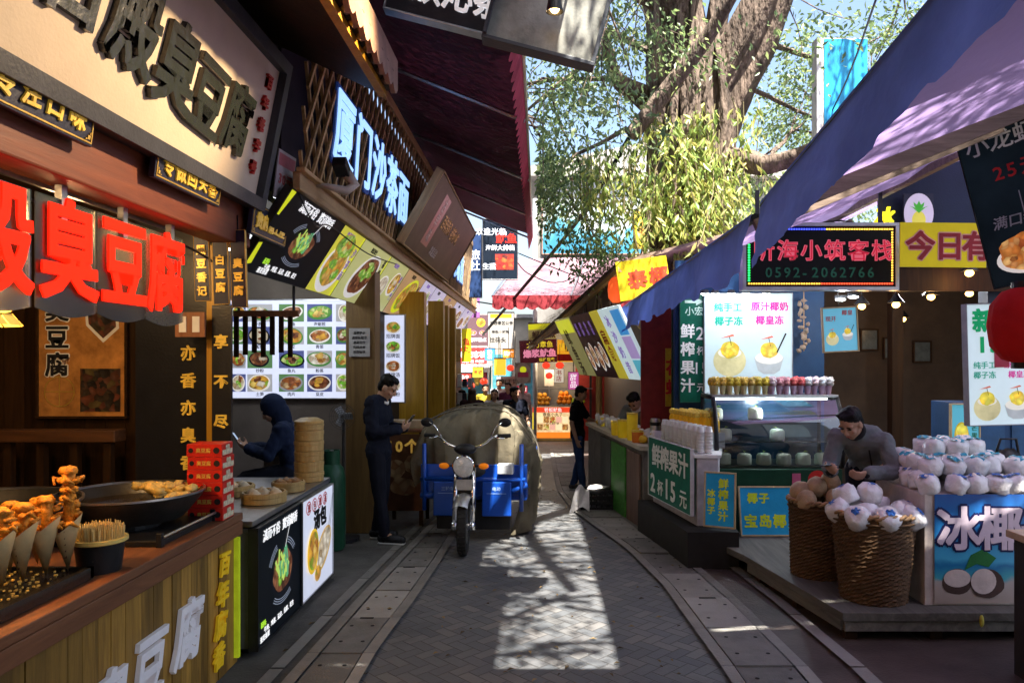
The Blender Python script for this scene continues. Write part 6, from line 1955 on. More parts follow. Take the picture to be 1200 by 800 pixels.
# ------------------------------------------------------------------ fruit stall further on
fs = thing('fruit_stall_counter', 'long fruit stall counter with green and brown front panels', 'counter', (1.2, 9.6, gz(9.6)))
zt = 0.84
wpart(MB().prism([(1.14, 8.15), (0.74, 11.2), (1.4, 11.2), (1.65, 8.15)], -0.35, zt), 'body', mat('dull grey counter', (0.16, 0.15, 0.14), 0.7), fs)
wpart(MB().prism([(1.10, 8.12), (0.70, 11.22), (1.4, 11.22), (1.7, 8.12)], zt + 0.003, zt + 0.05), 'top', mat('pale counter top', (0.5, 0.45, 0.36), 0.5), fs)
for (y0, y1, m_, nm_) in ((8.2, 8.75, mat('brown slatted panel', (0.16, 0.10, 0.075), 0.6, ns=14, na=0.4, stretch=(1, 1, 0.1)), 'brown_panel'), (8.85, 9.55, mat('leaf green panel', (0.05, 0.22, 0.03), 0.5, ns=20, na=0.45), 'green_panel'), (9.62, 10.2, mat('slate panel', (0.07, 0.075, 0.07), 0.6), 'slate_panel')):
    f = lambda y: 1.14 - 0.4 * (y - 8.15) / 3.05 - 0.012
    wpart(MB().prism([(f(y0), y0), (f(y1), y1), (f(y1) - 0.02, y1), (f(y0) - 0.02, y0)], -0.05, zt - 0.05), nm_, m_, fs)
r = plane('cloth_banner', 'white and blue cloth banner with pink lettering hanging on the fruit stall', 'banner', P(698, 540, 10.9), (0.13, -1, 0), Z_)
panel(r, 0.55, 0.72, 0.01, mat('white blue cloth', (0.42, 0.5, 0.62), 0.7, ns=2, na=0.3))
write(r, '酸奶', 0.0, 0.0, 0.28, mat('pink print', (0.5, 0.08, 0.15), 0.5), vert=True, depth=0.003, bold=0.03)
mang = mat('ripe mango skin', (0.62, 0.38, 0.03), 0.4, ns=5, na=0.3)
for i in range(44):
    y = 8.3 + rnd.uniform(0, 2.6)
    x = 1.2 - 0.4 * (y - 8.15) / 3.05 + rnd.uniform(0, 0.3)
    o = MB().ell((0, 0, 0), (0.05, 0.07, 0.045), 10, 8, jit=0.1).build('mango', mang, smooth='all')
    o.location = (x, y, zt + 0.095)
    o.rotation_euler = (0, 0, rnd.uniform(0, 3))
    tag(o, 'ripe yellow mango on the fruit stall counter', 'mango', 'mangoes on the fruit stall')
for i, (px, py, d, m_, lab) in enumerate(((730, 505, 9.0, (0.72, 0.5, 0.02), 'tall yellow juice jug at the corner of the fruit stall'), (741, 500, 8.75, (0.75, 0.52, 0.03), 'tallest yellow juice jug on the fruit stall'), (722, 507, 9.3, (0.7, 0.45, 0.02), 'short yellow juice jug on the fruit stall'), (747, 510, 8.5, (0.45, 0.12, 0.02), 'dark orange juice jug on the fruit stall'))):
    q = P(px, py, d)
    r = thing('juice_jug', lab, 'jug', (q.x, d, zt + 0.051), group='juice jugs on the fruit stall')
    h = [0.2, 0.30, 0.16, 0.12][i]
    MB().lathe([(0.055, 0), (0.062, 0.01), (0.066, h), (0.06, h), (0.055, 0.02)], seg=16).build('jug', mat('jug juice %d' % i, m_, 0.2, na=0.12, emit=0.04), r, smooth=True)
    MB().lathe([(0.068, h), (0.068, h + 0.02), (0, h + 0.025)], seg=16, cap=False).build('lid', mat('yellow cap', (0.68, 0.46, 0.06)), r, smooth=True)
for i in range(16):
    y = 8.35 + 0.17 * i
    x = 1.17 - 0.4 * (y - 8.15) / 3.05 + (0.05 if i % 2 else 0.14)
    c_ = [((0.7, 0.42, 0.03), 'orange yellow'), ((0.72, 0.55, 0.06), 'pale yellow'), ((0.6, 0.2, 0.04), 'deep orange'), ((0.6, 0.58, 0.5), 'milky white')][i % 4]
    r = thing('juice_cup', c_[1] + ' cup of juice standing on the fruit stall counter', 'juice cup', (x, y, zt + 0.051), group=c_[1] + ' juice cups on the fruit stall')
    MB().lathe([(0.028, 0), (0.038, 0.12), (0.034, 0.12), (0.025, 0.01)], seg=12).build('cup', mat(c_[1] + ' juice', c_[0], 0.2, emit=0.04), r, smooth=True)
    MB().lathe([(0.04, 0.12), (0.038, 0.135), (0.02, 0.155), (0.0, 0.157)], seg=12, cap=False).build('lid', white_paint, r, smooth=True)
for i, (px, d) in enumerate(((758, 8.5), (715, 10.0), (704, 10.6), (765, 8.3))):
    q = P(px, 500, d)
    o = MB().ell((0, 0, 0.07), (0.10, 0.09, 0.085), 12, 8, jit=0.5).build('white_bag', mat('thin white plastic bag', (0.6, 0.58, 0.58), 0.3, bump=0.8, bs=20), smooth='all')
    o.location = (q.x + 0.05, d, zt + 0.05)
    tag(o, ['crumpled white bag nearest the juice cups', 'crumpled white bag at the middle of the fruit counter', 'crumpled white bag beside the hanging cloth banner', 'crumpled white bag in front of the red board'][i], 'bag', 'white bags on the fruit stall')
r = thing('steel_canister', 'brushed steel canister on the fruit stall corner', 'canister', (1.32, 8.45, zt + 0.051))
MB().lathe([(0.06, 0), (0.06, 0.26), (0.05, 0.28), (0, 0.285)], seg=16, cap=False).build('canister', steel, r, smooth=True)
MB().lathe([(0.062, 0.2), (0.064, 0.22), (0.062, 0.24)], seg=16, cap=False).build('band', black, r)
# crate with white bag on the pavement
r = thing('plastic_crate', 'black plastic crate on the gutter before the fruit stall', 'crate', (0.73, 9.6, gz(9.6) + 0.035))
m = MB()
for z in (0.0, 0.07, 0.14, 0.21):
    for (a, b_) in (((-0.2, -0.15), (0.2, -0.15)), ((0.2, -0.15), (0.2, 0.15)), ((0.2, 0.15), (-0.2, 0.15)), ((-0.2, 0.15), (-0.2, -0.15))):
        m.bar((a[0], a[1], z + 0.02), (b_[0], b_[1], z + 0.02), 0.015, 0.035)
for i in range(7):
    x = -0.2 + i * 0.0667
    for y in (-0.15, 0.15):
        m.box(x - 0.008, x + 0.008, y - 0.006, y + 0.006, 0, 0.24)
for i in range(5):
    y = -0.15 + i * 0.075
    for x in (-0.2, 0.2):
        m.box(x - 0.006, x + 0.006, y - 0.008, y + 0.008, 0, 0.24)
m.box(-0.2, 0.2, -0.15, 0.15, 0.0, 0.01)
m.build('crate', black, r)
o = MB()
vs = []
for j in range(9):
    for i in range(7):
        u_, v_ = i / 6, j / 8
        vs.append((-0.25 + 0.15 * u_ - 0.10 * v_ * (1 - u_), -0.19 - 0.03 * math.sin(5 * u_ + 3 * v_) - 0.06 * v_, 0.30 - 0.28 * v_ + 0.04 * math.sin(6 * u_ + v_ * 4)))
o.add(vs, [(j * 7 + i, j * 7 + i + 1, (j + 1) * 7 + i + 1, (j + 1) * 7 + i) for j in range(8) for i in range(6)])
o.ell((0.03, 0.0, 0.26), (0.14, 0.11, 0.035), 12, 8, jit=0.7)
o = o.build('plastic_bag', mat('thin white plastic bag', (0.6, 0.58, 0.58)), smooth='all')
o.location = (0.73, 9.6, gz(9.6) + 0.035)
tag(o, 'crumpled white plastic bag draped over the black crate', 'plastic bag')
# slanting menu boards of the snack hut
base0, base1 = Vector((0.675, 12.5, 0)), Vector((1.36, 8.85, 0))
def slant(t0, t1, label, m_):
    a, b_ = base0.lerp(base1, t0), base0.lerp(base1, t1)
    uu = (b_ - a)
    vv = Vector((-0.43, -0.08, 0.90))
    r = plane('slanted_menu', label, 'menu board', (a + b_) / 2 + Vector((0, 0, 1.58)) + vv * 0.5, uu, vv, group='slanted menus of the thatched hut')
    panel(r, uu.length - 0.02, 1.0, 0.03, m_)
    return r, uu.length
r, L_ = slant(0.0, 0.3, 'yellow green slanted menu at the far end of the hut', lit('yellow green board', (0.42, 0.40, 0.14), 0.12))
write(r, '鱿鱼汤', -0.1, -0.1, 0.28, mat('brown print', (0.10, 0.03, 0.02)), vert=True, depth=0.003)
MB().rect(-0.5, 0.5, 0.25, 0.48, 0.002).build('lime_band', lime, r)
r, L_ = slant(0.3, 0.62, 'dark purple slanted menu with pale food pictures', mat('dark plum board', (0.12, 0.04, 0.06), 0.5))
for k in range(4):
    m, ms = dish(-0.42 + 0.27 * k, -0.2 + 0.06 * (k % 2), 0.11, 0.2, bowl_w, food_r, food_w, seed=k + 60)
    m.build('dish_picture', ms, r)
    write(r, '招牌鱼蛋'[k] * 2, -0.42 + 0.27 * k, 0.28, 0.11, ink_p, vert=True, depth=0.003)
r, L_ = slant(0.62, 0.74, 'narrow yellow slanted menu beside the white one', lit('clear yellow board', (0.6, 0.5, 0.04), 0.2))
write(r, '扁食', 0.0, 0.0, 0.24, red_ink, vert=True, depth=0.003)
r, L_ = slant(0.74, 1.0, 'white and blue slanted menu nearest the street', lit('cool white sign', (0.48, 0.60, 0.64)))
write(r, '冰沙奶昔', -0.22, 0.0, 0.18, ink_p, vert=True, depth=0.003, gap=1.2)
m = MB().rect(0.05, 0.42, 0.12, 0.46, 0.002, 0).rect(0.05, 0.42, -0.2, 0.1, 0.002, 1).rect(0.05, 0.42, -0.46, -0.22, 0.002, 2)
m.build('colour_picture', [lit('sky print', (0.05, 0.3, 0.7), 0.25), lit('violet print', (0.4, 0.3, 0.6), 0.25), lit('aqua print', (0.1, 0.45, 0.6), 0.25)], r)

# thatched roof of the hut
th = thing('thatched_roof', 'grey brown thatched hut roof over the slanted menus', 'roof', (1.2, 12, 2.8))
A_, B_ = P(619, 403, 15.5), P(724, 306, 9.3)
m = MB()
rnd = random.Random(31)
C_, D_ = B_ + Vector((1.5, 0.3, 0.42)), A_ + Vector((1.8, 0.3, 0.8))
m.add([A_, B_, C_, D_] + [p_ + Vector((0, 0, -0.05)) for p_ in (A_, B_, C_, D_)], [(0, 1, 2, 3), (7, 6, 5, 4), (0, 4, 5, 1), (1, 5, 6, 2), (2, 6, 7, 3), (3, 7, 4, 0)])
wpart(m, 'under_roof', wood('old rafter', (0.12, 0.08, 0.06), (0.3, 0.22, 0.17), 0), th)
m = MB()
for i in range(3400):
    t, s_ = rnd.random(), rnd.random() ** 1.3
    p0 = A_.lerp(B_, t).lerp(D_.lerp(C_, t), s_) + Vector((0, 0, 0.015 + rnd.uniform(0, 0.05)))
    dn = (A_ - D_).normalized()
    p1 = p0 + dn * rnd.uniform(0.2, 0.42) + Vector((rnd.uniform(-.04, .04), rnd.uniform(-.08, .08), rnd.uniform(-0.05, 0.02)))
    sd = Vector((0, rnd.uniform(0.008, 0.02), 0))
    m.add([p0 - sd, p0 + sd, p1 + sd * 0.4, p1 - sd * 0.4], [(0, 1, 2, 3)])
o = wpart(m, 'thatch', mat('dry thatch', (0.20, 0.165, 0.11), 0.85, isl=0.85, na=0.7, bump=0), th)
o['kind'] = 'stuff'
wpart(MB().bar(A_ + Vector((0.03, 0, -0.1)), B_ + Vector((0.03, 0, -0.1)), 0.05, 0.07), 'eave_beam', bamboo, th)
for t in (0.6, 0.98):
    q = A_.lerp(B_, t) + Vector((0.45, 0.0, 0))
    wpart(MB().tube([(q.x, q.y, gz(q.y)), (q.x, q.y, q.z + 0.1)], 0.05, 8), 'post', bamboo, th)
for k in range(5):
    q = A_.lerp(B_, 0.45 + 0.11 * k) + Vector((0.12, 0, -0.12))
    r = thing('straw_bundle', 'bundle of dried straw ornaments hanging under the thatched eave', 'straw bundle', q, group='straw bundles under the eave')
    m = MB()
    for i in range(14):
        m.tube([(rnd.uniform(-.02, .02), rnd.uniform(-.02, .02), 0.06), (rnd.uniform(-.08, .08), rnd.uniform(-.1, .1), -rnd.uniform(0.25, 0.5))], 0.006, 4)
    m.build('straws', mat('dry thatch', (0.2, 0.165, 0.11)), r)
q = P(722, 340, 9.6)
r = thing('orange_lantern', 'orange cloth lantern hanging under the hut roof', 'lantern', q)
MB().lathe([(0.05, 0.17), (0.10, 0.1), (0.11, 0), (0.1, -0.1), (0.05, -0.16)], seg=18).build('body', lit('orange lantern cloth', (0.8, 0.10, 0.02), 0.35), r, smooth='all')
MB().tube([(0, 0, 0.17), (0, 0, 0.6)], 0.006, 5).build('cord', black, r)
# ------------------------------------------------------------------ far end of the street
fst = thing('snack_stall', 'bright snack stall with orange lit front at the end of the street', 'stall', (0.3, 20.5, gz(20)))
zb = gz(20)
wpart(MB().box(-0.1, 0.95, 20.3, 21.1, zb, 0.50), 'counter', mat('stall counter', (0.4, 0.3, 0.16), 0.6), fst)
wpart(MB().box(-0.14, 1.0, 20.2, 21.2, 0.52, 0.57), 'counter_top', steel, fst)
for x in (-0.12, 1.4):
    wpart(MB().box(x - 0.03, x + 0.03, 20.25, 20.31, zb, 2.6), 'post', dark_metal, fst)
wpart(MB().box(-0.3, 1.8, 20.1, 22, 2.75, 2.82), 'canopy', dark_wood, fst)
wpart(MB().box(-0.2, 2.2, 22.2, 22.3, zb, 2.9), 'rear_wall', mat('dark brown wall', (0.055, 0.035, 0.022)), fst)
r = front('lit_menu_front', 'glowing yellow and orange menu front of the far snack stall', 'menu board', 624, 668, 477, 513, 20.15, lit('warm white menu', (0.72, 0.5, 0.26), 0.5, ns=4, na=0.5), t=0.04)
W_, H_ = r['w'], r['h']
m = MB().rect(-W_ / 2, W_ / 2, H_ / 2 - 0.14, H_ / 2, 0.002, 0).rect(-W_ / 2, W_ / 2, -H_ / 2, -H_ / 2 + 0.16, 0.002, 1).rect(-W_ / 2, -W_ / 2 + 0.08, -H_ / 2 + 0.16, H_ / 2 - 0.14, 0.002, 2)
m.build('bands', [lit('menu red band', (0.7, 0.06, 0.02), 0.4), lit('menu orange band', (0.85, 0.2, 0.02), 0.5), lit('menu yellow band', (0.8, 0.6, 0.02), 0.5)], r)
write(r, '铁板鱿鱼', 0.05, H_ / 2 - 0.07, 0.12, ink_w, depth=0.003)
tiles = [food('grill picture', [(0.5, 0.2, 0.04), (0.3, 0.1, 0.03), (0.65, 0.4, 0.12), (0.15, 0.05, 0.02)], 26, emit=0.25), lit('menu cream tile', (0.8, 0.66, 0.4), 0.45), lit('menu pink tile', (0.75, 0.4, 0.3), 0.4), food('skewer picture', [(0.6, 0.3, 0.05), (0.4, 0.05, 0.03), (0.3, 0.35, 0.05), (0.7, 0.55, 0.2)], 22, emit=0.25)]
m = MB()
for j in range(2):
    for i in range(5):
        x_ = -W_ / 2 + 0.13 + i * 0.17
        m.rect(x_, x_ + 0.15, -0.20 + j * 0.20, -0.04 + j * 0.20, 0.003, (i * 3 + j) % 4)
m.build('menu_tiles', tiles, r)
write(r, '章鱼小丸子', 0.04, 0.22, 0.11, mat('brown print', (0.1, 0.03, 0.02)), depth=0.003, z=0.005)
write(r, '烤冷面烤肠', 0.04, -0.02, 0.07, mat('brown print', (0.1, 0.03, 0.02)), depth=0.003, z=0.005)
lamp('stall_light', (0.4, 20.0, 1.9), 40, (1.0, 0.75, 0.45), 0.2)
stl = bpy.data.objects['stall_light']
gl_ = thing('stall_bulb', 'bright bulb under the canopy of the far snack stall', 'bulb', (0.4, 20.0, 2.0))
MB().ell((0, 0, 0.02), 0.05, 10, 8).build('glass', bulb_m, gl_, smooth='all')
MB().tube([(0, 0, 0.06), (0, 0, 0.75)], 0.01, 5).build('cord', black, gl_)
stl.parent = gl_
stl.location = (0, -0.05, -0.1)
rnd = random.Random(44)
for (x, z, colr, n, lab, grp) in ((-0.05, 0.62, (0.62, 0.30, 0.03), 14, 'golden snack piled in the left heap of the far stall', 'golden snacks of the far stall'), (0.55, 0.66, (0.75, 0.25, 0.02), 14, 'orange piled at the middle of the far stall', 'oranges of the far stall'), (0.95, 0.68, (0.35, 0.5, 0.03), 6, 'green fruit piled at the right of the far stall', 'green fruit of the far stall')):
    for k in range(n):
        o = MB().ell((0, 0, 0), 0.075, 10, 8, jit=0.2).build('fruit', mat('fruit ' + lab[:12], colr, 0.5, na=0.35), smooth='all')
        lv = k // 6
        o.location = (x + (k % 3) * 0.13 + 0.03 * lv, 20.4 + ((k // 3) % 2) * 0.14 + 0.05 * lv, z + lv * 0.11)
        tag(o, lab, 'snack' if 'snack' in lab else 'fruit', grp)
for i in range(12):
    c_ = [((0.5, 0.3, 0.05), 'amber'), ((0.5, 0.05, 0.03), 'red'), ((0.45, 0.42, 0.35), 'cream'), ((0.06, 0.2, 0.06), 'green')][i % 4]
    o = MB().lathe([(0.05, 0), (0.055, 0.01), (0.055, 0.14), (0.03, 0.18), (0.03, 0.21), (0, 0.212)], seg=10, cap=False).build('jar', mat(c_[1] + ' jar', c_[0], 0.3), smooth=True)
    o.location = (0.0 + 0.115 * i, 21.75, [0.95, 1.4][i % 2] + 0.02)
    tag(o, c_[1] + ' jar on the ' + ['lower', 'upper'][i % 2] + ' shelf of the far snack stall', 'jar', c_[1] + ' jars of the far snack stall')
wpart(MB().box(-0.1, 1.45, 21.65, 21.9, 0.94, 0.965), 'shelf', dark_wood, fst)
wpart(MB().box(-0.1, 1.45, 21.65, 21.9, 1.39, 1.415), 'shelf', dark_wood, fst)
wpart(MB().box(-0.14, 1.45, 20.22, 20.3, 1.02, 1.05), 'glass_rail', steel, fst)
wpart(MB().box(1.0, 2.1, 20.35, 20.42, zb, 2.7), 'side_panel', brick_red, fst)
r = front('oyster_sign', 'yellow green sign with brown characters 蚵仔煎 above the far stall', 'sign', 619, 651, 379, 398, 19, lit('yellow green board', (0.42, 0.40, 0.14)), t=0.04, roll_=-3)
MB().rect(-0.34, 0.34, 0.06, 0.2, 0.002).build('lime_band', lime, r)
write(r, '蚵仔煎', 0.04, -0.07, 0.20, mat('brown print', (0.1, 0.03, 0.02)), depth=0.004, bold=0.04)
r = front('takoyaki_sign', 'dark red sign with yellow and pink characters above the far stall', 'sign', 609, 653, 398, 425, 18.8, mat('dark maroon sign', (0.09, 0.02, 0.03), 0.5, emit=0.1), t=0.04, roll_=-3)
write(r, '大力章鱼', 0.04, 0.17, 0.17, lit('yellow print', (0.7, 0.6, 0.04), 0.3), depth=0.004, name='yellow_lettering')
write(r, '爆浆鱿鱼', 0.03, -0.05, 0.21, lit('pink lettering', (0.7, 0.25, 0.38), 0.3), depth=0.004, name='pink_lettering', bold=0.05)
write(r, '现烤现卖', 0.2, -0.22, 0.1, lit('yellow print', (0.7, 0.6, 0.04)), depth=0.004, name='yellow_lettering')
r = front('orange_sign', 'small orange yellow sign with red price band beside the dark red one', 'sign', 653, 672, 398, 424, 18.4, lit('orange board', (0.75, 0.35, 0.02), 0.35), t=0.04)
write(r, '巨无', 0, 0.1, 0.18, lit('yellow print', (0.7, 0.6, 0.04)), depth=0.004)
MB().rect(-0.2, 0.2, -0.25, -0.08, 0.002).build('price_band', red_paint, r)
r = front('round_sign', 'round pale sign with pink lettering on a stand at the far stall', 'sign', 604, 622, 425, 449, 18, mat('clear round back', (0.3, 0.28, 0.22), 0.5), t=0.01)
m = MB().disc(0, 0, 0.19, 0.25, 0.003, 0).disc(0, 0.08, 0.08, 0.08, 0.005, 1).rect(-0.13, 0.13, -0.1, 0.02, 0.006, 2)
m.build('emblem', [mat('pale round sign', (0.5, 0.44, 0.36), 0.5), lime, mat('pink print', (0.5, 0.08, 0.15))], r)
MB().box(-0.02, 0.02, -1.6, -0.24, -0.03, -0.012).build('post', steel, r)
r = front('small_sign', 'small red and white price card standing on the far stall', 'sign', 638, 649, 433, 452, 20.4, mat('white card', (0.6, 0.55, 0.5)), t=0.02)
MB().disc(0, 0.06, 0.1, 0.09, 0.004).build('red_dot', red_paint, r)
MB().box(-0.012, 0.012, -0.6, -0.2, -0.02, -0.01).build('stick', steel, r)
r = front('grey_sign', 'grey sign with black characters hanging above the crowd', 'sign', 582, 606, 441, 453, 19.5, mat('grey sign', (0.35, 0.35, 0.38), 0.5), t=0.03)
write(r, '海鲜干货', 0, 0, 0.14, ink_k, depth=0.003)
for x in (-0.22, 0.22):
    MB().tube([(x, 0.1, -0.015), (x, 1.2, -0.015)], 0.008, 5).build('chain', dark_metal, r)
r = thing('box_lantern', 'square orange paper lantern hanging over the crowd', 'lantern', P(586, 430, 18.5))
MB().box(-0.14, 0.14, -0.14, 0.14, -0.2, 0.2).build('paper', lit('orange paper', (0.85, 0.38, 0.03), 0.7), r, bevel=0.01)
MB().box(-0.15, 0.15, -0.15, 0.15, 0.2, 0.23).build('cap', dark_wood, r)
MB().tube([(0, 0, 0.23), (0, 0, 0.6)], 0.01, 5).build('cord', black, r)
r = front('hostel_sign', 'bright red sign reading 望元客栈 at the end of the street', 'sign', 538, 571, 407, 428, 23, lit('red hostel sign', (0.72, 0.03, 0.03), 0.4), t=0.06, frame=white_paint, fw=0.02)
write(r, '望元客栈', 0, 0.06, 0.20, ink_w, depth=0.004, bold=0.04)
write(r, '欢迎入住 海景房', 0, -0.15, 0.09, ink_w, depth=0.004, name='small_lettering')
r = front('brown_billboard', 'brown billboard with snack pictures above the red sign', 'billboard', 548, 572, 369, 405, 24, lit('plum brown billboard', (0.10, 0.06, 0.07), 0.2), t=0.06)
m, ms = dish(0.1, 0.25, 0.14, 0.14, lit('orange board', (0.75, 0.35, 0.02)), food_y, food_y, seed=90); m.build('picture', ms, r)
for k in (-1, 1):
    m, ms = dish(k * 0.15, -0.08, 0.11, 0.08, lit('pink lettering', (0.7, 0.25, 0.38)), food_r, food_w, seed=91 + k); m.build('picture', ms, r)
write(r, '老街糕点', 0, -0.3, 0.14, ink_w, depth=0.004)
r = front('white_noticeboard', 'large white notice board with black writing behind the brown billboard', 'notice board', 572, 602, 366, 408, 25, mat('white board', (0.36, 0.34, 0.31), 0.6), t=0.06, frame=dark_metal, fw=0.02)
write(r, '旅游景区公告', 0.02, 0.25, 0.13, ink_k, depth=0.004)
write(r, '特色小吃街', -0.02, -0.05, 0.12, ink_k, depth=0.004)
write(r, '往码头', -0.1, -0.32, 0.19, ink_k, depth=0.004)
MB().rect(-0.36, 0.36, 0.42, 0.55, 0.003).build('heading_band', lit('orange board', (0.75, 0.35, 0.02)), r)
# more signs and lanterns crowding the far end
far = [((0.62, 0.05, 0.04), '鱼丸'), ((0.6, 0.45, 0.03), '海蛎'), ((0.05, 0.2, 0.42), '奶茶'), ((0.6, 0.22, 0.03), '烧烤'), ((0.35, 0.03, 0.06), '酒馆'), ((0.05, 0.28, 0.14), '茶叶'), ((0.6, 0.55, 0.45), '书店'), ((0.5, 0.1, 0.3), '甜品')]
cname = ['red', 'yellow', 'blue', 'orange', 'crimson', 'green', 'cream', 'pink']
k = 0
for (px, py, w_, h_, d_) in ((545, 442, 15, 9, 21), (560, 436, 12, 12, 20.5), (574, 415, 12, 14, 21.5), (596, 414, 13, 10, 20.5), (612, 456, 12, 8, 21), (527, 432, 9, 20, 17.5), (655, 440, 11, 16, 19.2), (672, 446, 12, 20, 17.0)):
    c_, st = far[k]
    r = front('shop_sign', cname[k] + ' shop sign reading ' + st + ' crowded at the far end of the street', 'sign', px - w_ / 2, px + w_ / 2, py - h_ / 2, py + h_ / 2, d_, lit(cname[k] + ' shop sign face', c_, 0.35), t=0.04, frame=dark_metal, fw=0.01, group='small shop signs at the far end')
    vert_ = h_ > w_
    s_ = min(r['w'], r['h']) * 0.62 if not vert_ else min(r['w'] * 0.75, r['h'] * 0.42)
    write(r, st, 0, 0, s_ if vert_ else min(s_, r['w'] * 0.45), ink_w if k not in (1, 6) else red_ink, vert=vert_, depth=0.003)
    MB().tube([(0, r['h'] / 2, -0.02), (0, r['h'] / 2 + 0.6, -0.02)], 0.01, 5).build('hanger', dark_metal, r)
    k += 1
for k, (px, py, d_) in enumerate(((552, 452, 19.5), (567, 447, 19), (598, 431, 19.3), (612, 436, 18.8), (640, 428, 18.2), (656, 428, 17.8))):
    r = thing('round_lantern', ['first', 'second', 'third', 'fourth', 'fifth', 'sixth'][k] + ' small red lantern from the left over the far crowd', 'lantern', P(px, py, d_), group='small red lanterns over the far crowd')
    MB().ell((0, 0, 0), (0.10, 0.10, 0.085), 14, 10).build('paper', lit('red lantern glow', (0.75, 0.05, 0.02), 0.5), r, smooth='all')
    MB().tube([(0, 0, 0.08), (0, 0, 0.5)], 0.006, 5).build('cord', black, r)
# end buildings
eb = thing('end_building', 'pale plastered building closing the end of the street', 'building', (-1.5, 27, 0))
wpart(MB().box(-6.5, 3.2, 27, 33, -0.6, 3.3), 'wall', mat('warm pale plaster', (0.33, 0.29, 0.24), 0.8, ns=2, na=0.25), eb)
wpart(MB().box(-6.7, 3.4, 26.8, 33.2, 3.32, 3.45), 'roof', mat('grey roof sheet', (0.3, 0.28, 0.27), 0.6), eb)
for x in (-2.9, -1.7, -0.6):
    wpart(MB().box(x, x + 0.7, 26.96, 26.99, 0.2, 2.0), 'shopfront', mat('teal shopfront', (0.06, 0.22, 0.26), 0.3, ns=4, na=0.5), eb)
fl_ = thing('end_stall', 'pale canopy stall with hanging goods below the red hostel sign', 'stall', (-2.3, 22, gz(20)))
wpart(MB().box(-2.9, -1.5, 22, 23, -0.4, 0.55), 'counter', mat('faded counter', (0.35, 0.32, 0.3), 0.6), fl_)
wpart(MB().box(-3.0, -1.45, 21.8, 23.4, 1.62, 1.67), 'canopy', off_white, fl_)
wpart(MB().box(-3.0, -1.45, 21.78, 21.8, 1.45, 1.67), 'canopy_edge', off_white, fl_)
for x in (-2.95, -1.5):
    wpart(MB().tube([(x, 21.9, -0.4), (x, 21.9, 1.62)], 0.03, 6), 'post', steel, fl_)
wpart(MB().box(-2.9, -1.5, 23.2, 23.25, 0.55, 1.6), 'rear_panel', mat('teal shopfront', (0.06, 0.22, 0.26)), fl_)
cols = [((0.12, 0.02, 0.05), 'dark red'), ((0.5, 0.48, 0.45), 'pale grey'), ((0.03, 0.25, 0.28), 'teal'), ((0.02, 0.08, 0.35), 'blue'), ((0.5, 0.32, 0.05), 'ochre'), ((0.4, 0.06, 0.1), 'crimson')]
for i, (c_, nm_) in enumerate(cols):
    o = MB().ell((0, 0, 0), (0.1, 0.05, 0.2), 10, 8, jit=0.3).build('hanging_bag', mat(nm_ + ' bag cloth', c_, 0.7), smooth='all')
    o.location = (-2.8 + 0.24 * i, 21.95, 1.25)
    tag(o, nm_ + ' bag hanging from the pale canopy stall', 'bag', 'bags hanging from the pale canopy')
# side stalls on the far left
for i, (px0, px1, d, c_, nm_) in enumerate(((523, 530, 14.0, (0.03, 0.10, 0.13), 'dark teal'), (531, 540, 15.0, (0.5, 0.33, 0.12), 'ochre'), (541, 552, 16.5, (0.55, 0.45, 0.03), 'bright yellow'))):
    r = front('vertical_banner', nm_ + ' vertical banner on the far left shop front', 'banner', px0, px1, 385, 478 if i == 0 else 424, d, mat(nm_ + ' banner', c_, 0.5), t=0.03, group='vertical banners on the far left')
    if i == 0:
        MB().rect(-0.05, 0.05, -0.32, 0.0, 0.002).build('orange_label', lit('orange board', (0.75, 0.35, 0.02)), r)
        write(r, '小吃', 0, -0.16, 0.09, red_ink, vert=True, depth=0.003)
    if i == 2:
        write(r, '鱼丸', 0, 0, 0.17, red_ink, vert=True, depth=0.003)
r = thing('goods_rack', 'rack of dark and white packets beside the far left shop front', 'rack', (-1.7, 15.5, gz(15.5)))
MB().box(-0.1, 0.3, -0.2, 0.3, 0.0, 0.05).build('base', steel, r)
for sx_ in (-0.1, 0.3):
    MB().tube([(sx_, 0, 0), (sx_, 0, 1.8)], 0.02, 6).build('upright', steel, r)
rr_ = random.Random(8)
for z in (0.5, 0.9, 1.3, 1.65):
    MB().box(-0.12, 0.32, -0.15, 0.1, z, z + 0.02).build('shelf', steel, r)
for k in range(16):
    o = MB().box(-0.045, 0.045, -0.04, 0.04, 0, rr_.uniform(0.15, 0.28)).build('packet', mat(['plum', 'white', 'dark', 'silver'][k % 4] + ' packet', [(0.15, 0.02, 0.05), (0.55, 0.52, 0.5), (0.03, 0.03, 0.04), (0.35, 0.35, 0.38)][k % 4], 0.4), bevel=0.004)
    z = (0.5, 0.9, 1.3, 1.65)[k // 4]
    o.location = (-1.7 - 0.06 + 0.105 * (k % 4), 15.45, gz(15.5) + z + 0.021)
    tag(o, ['plum', 'white', 'black', 'silver'][k % 4] + ' packet on the ' + ['lowest', 'second', 'third', 'top'][k // 4] + ' shelf of the far left rack', 'packet', 'packets on the far left rack')
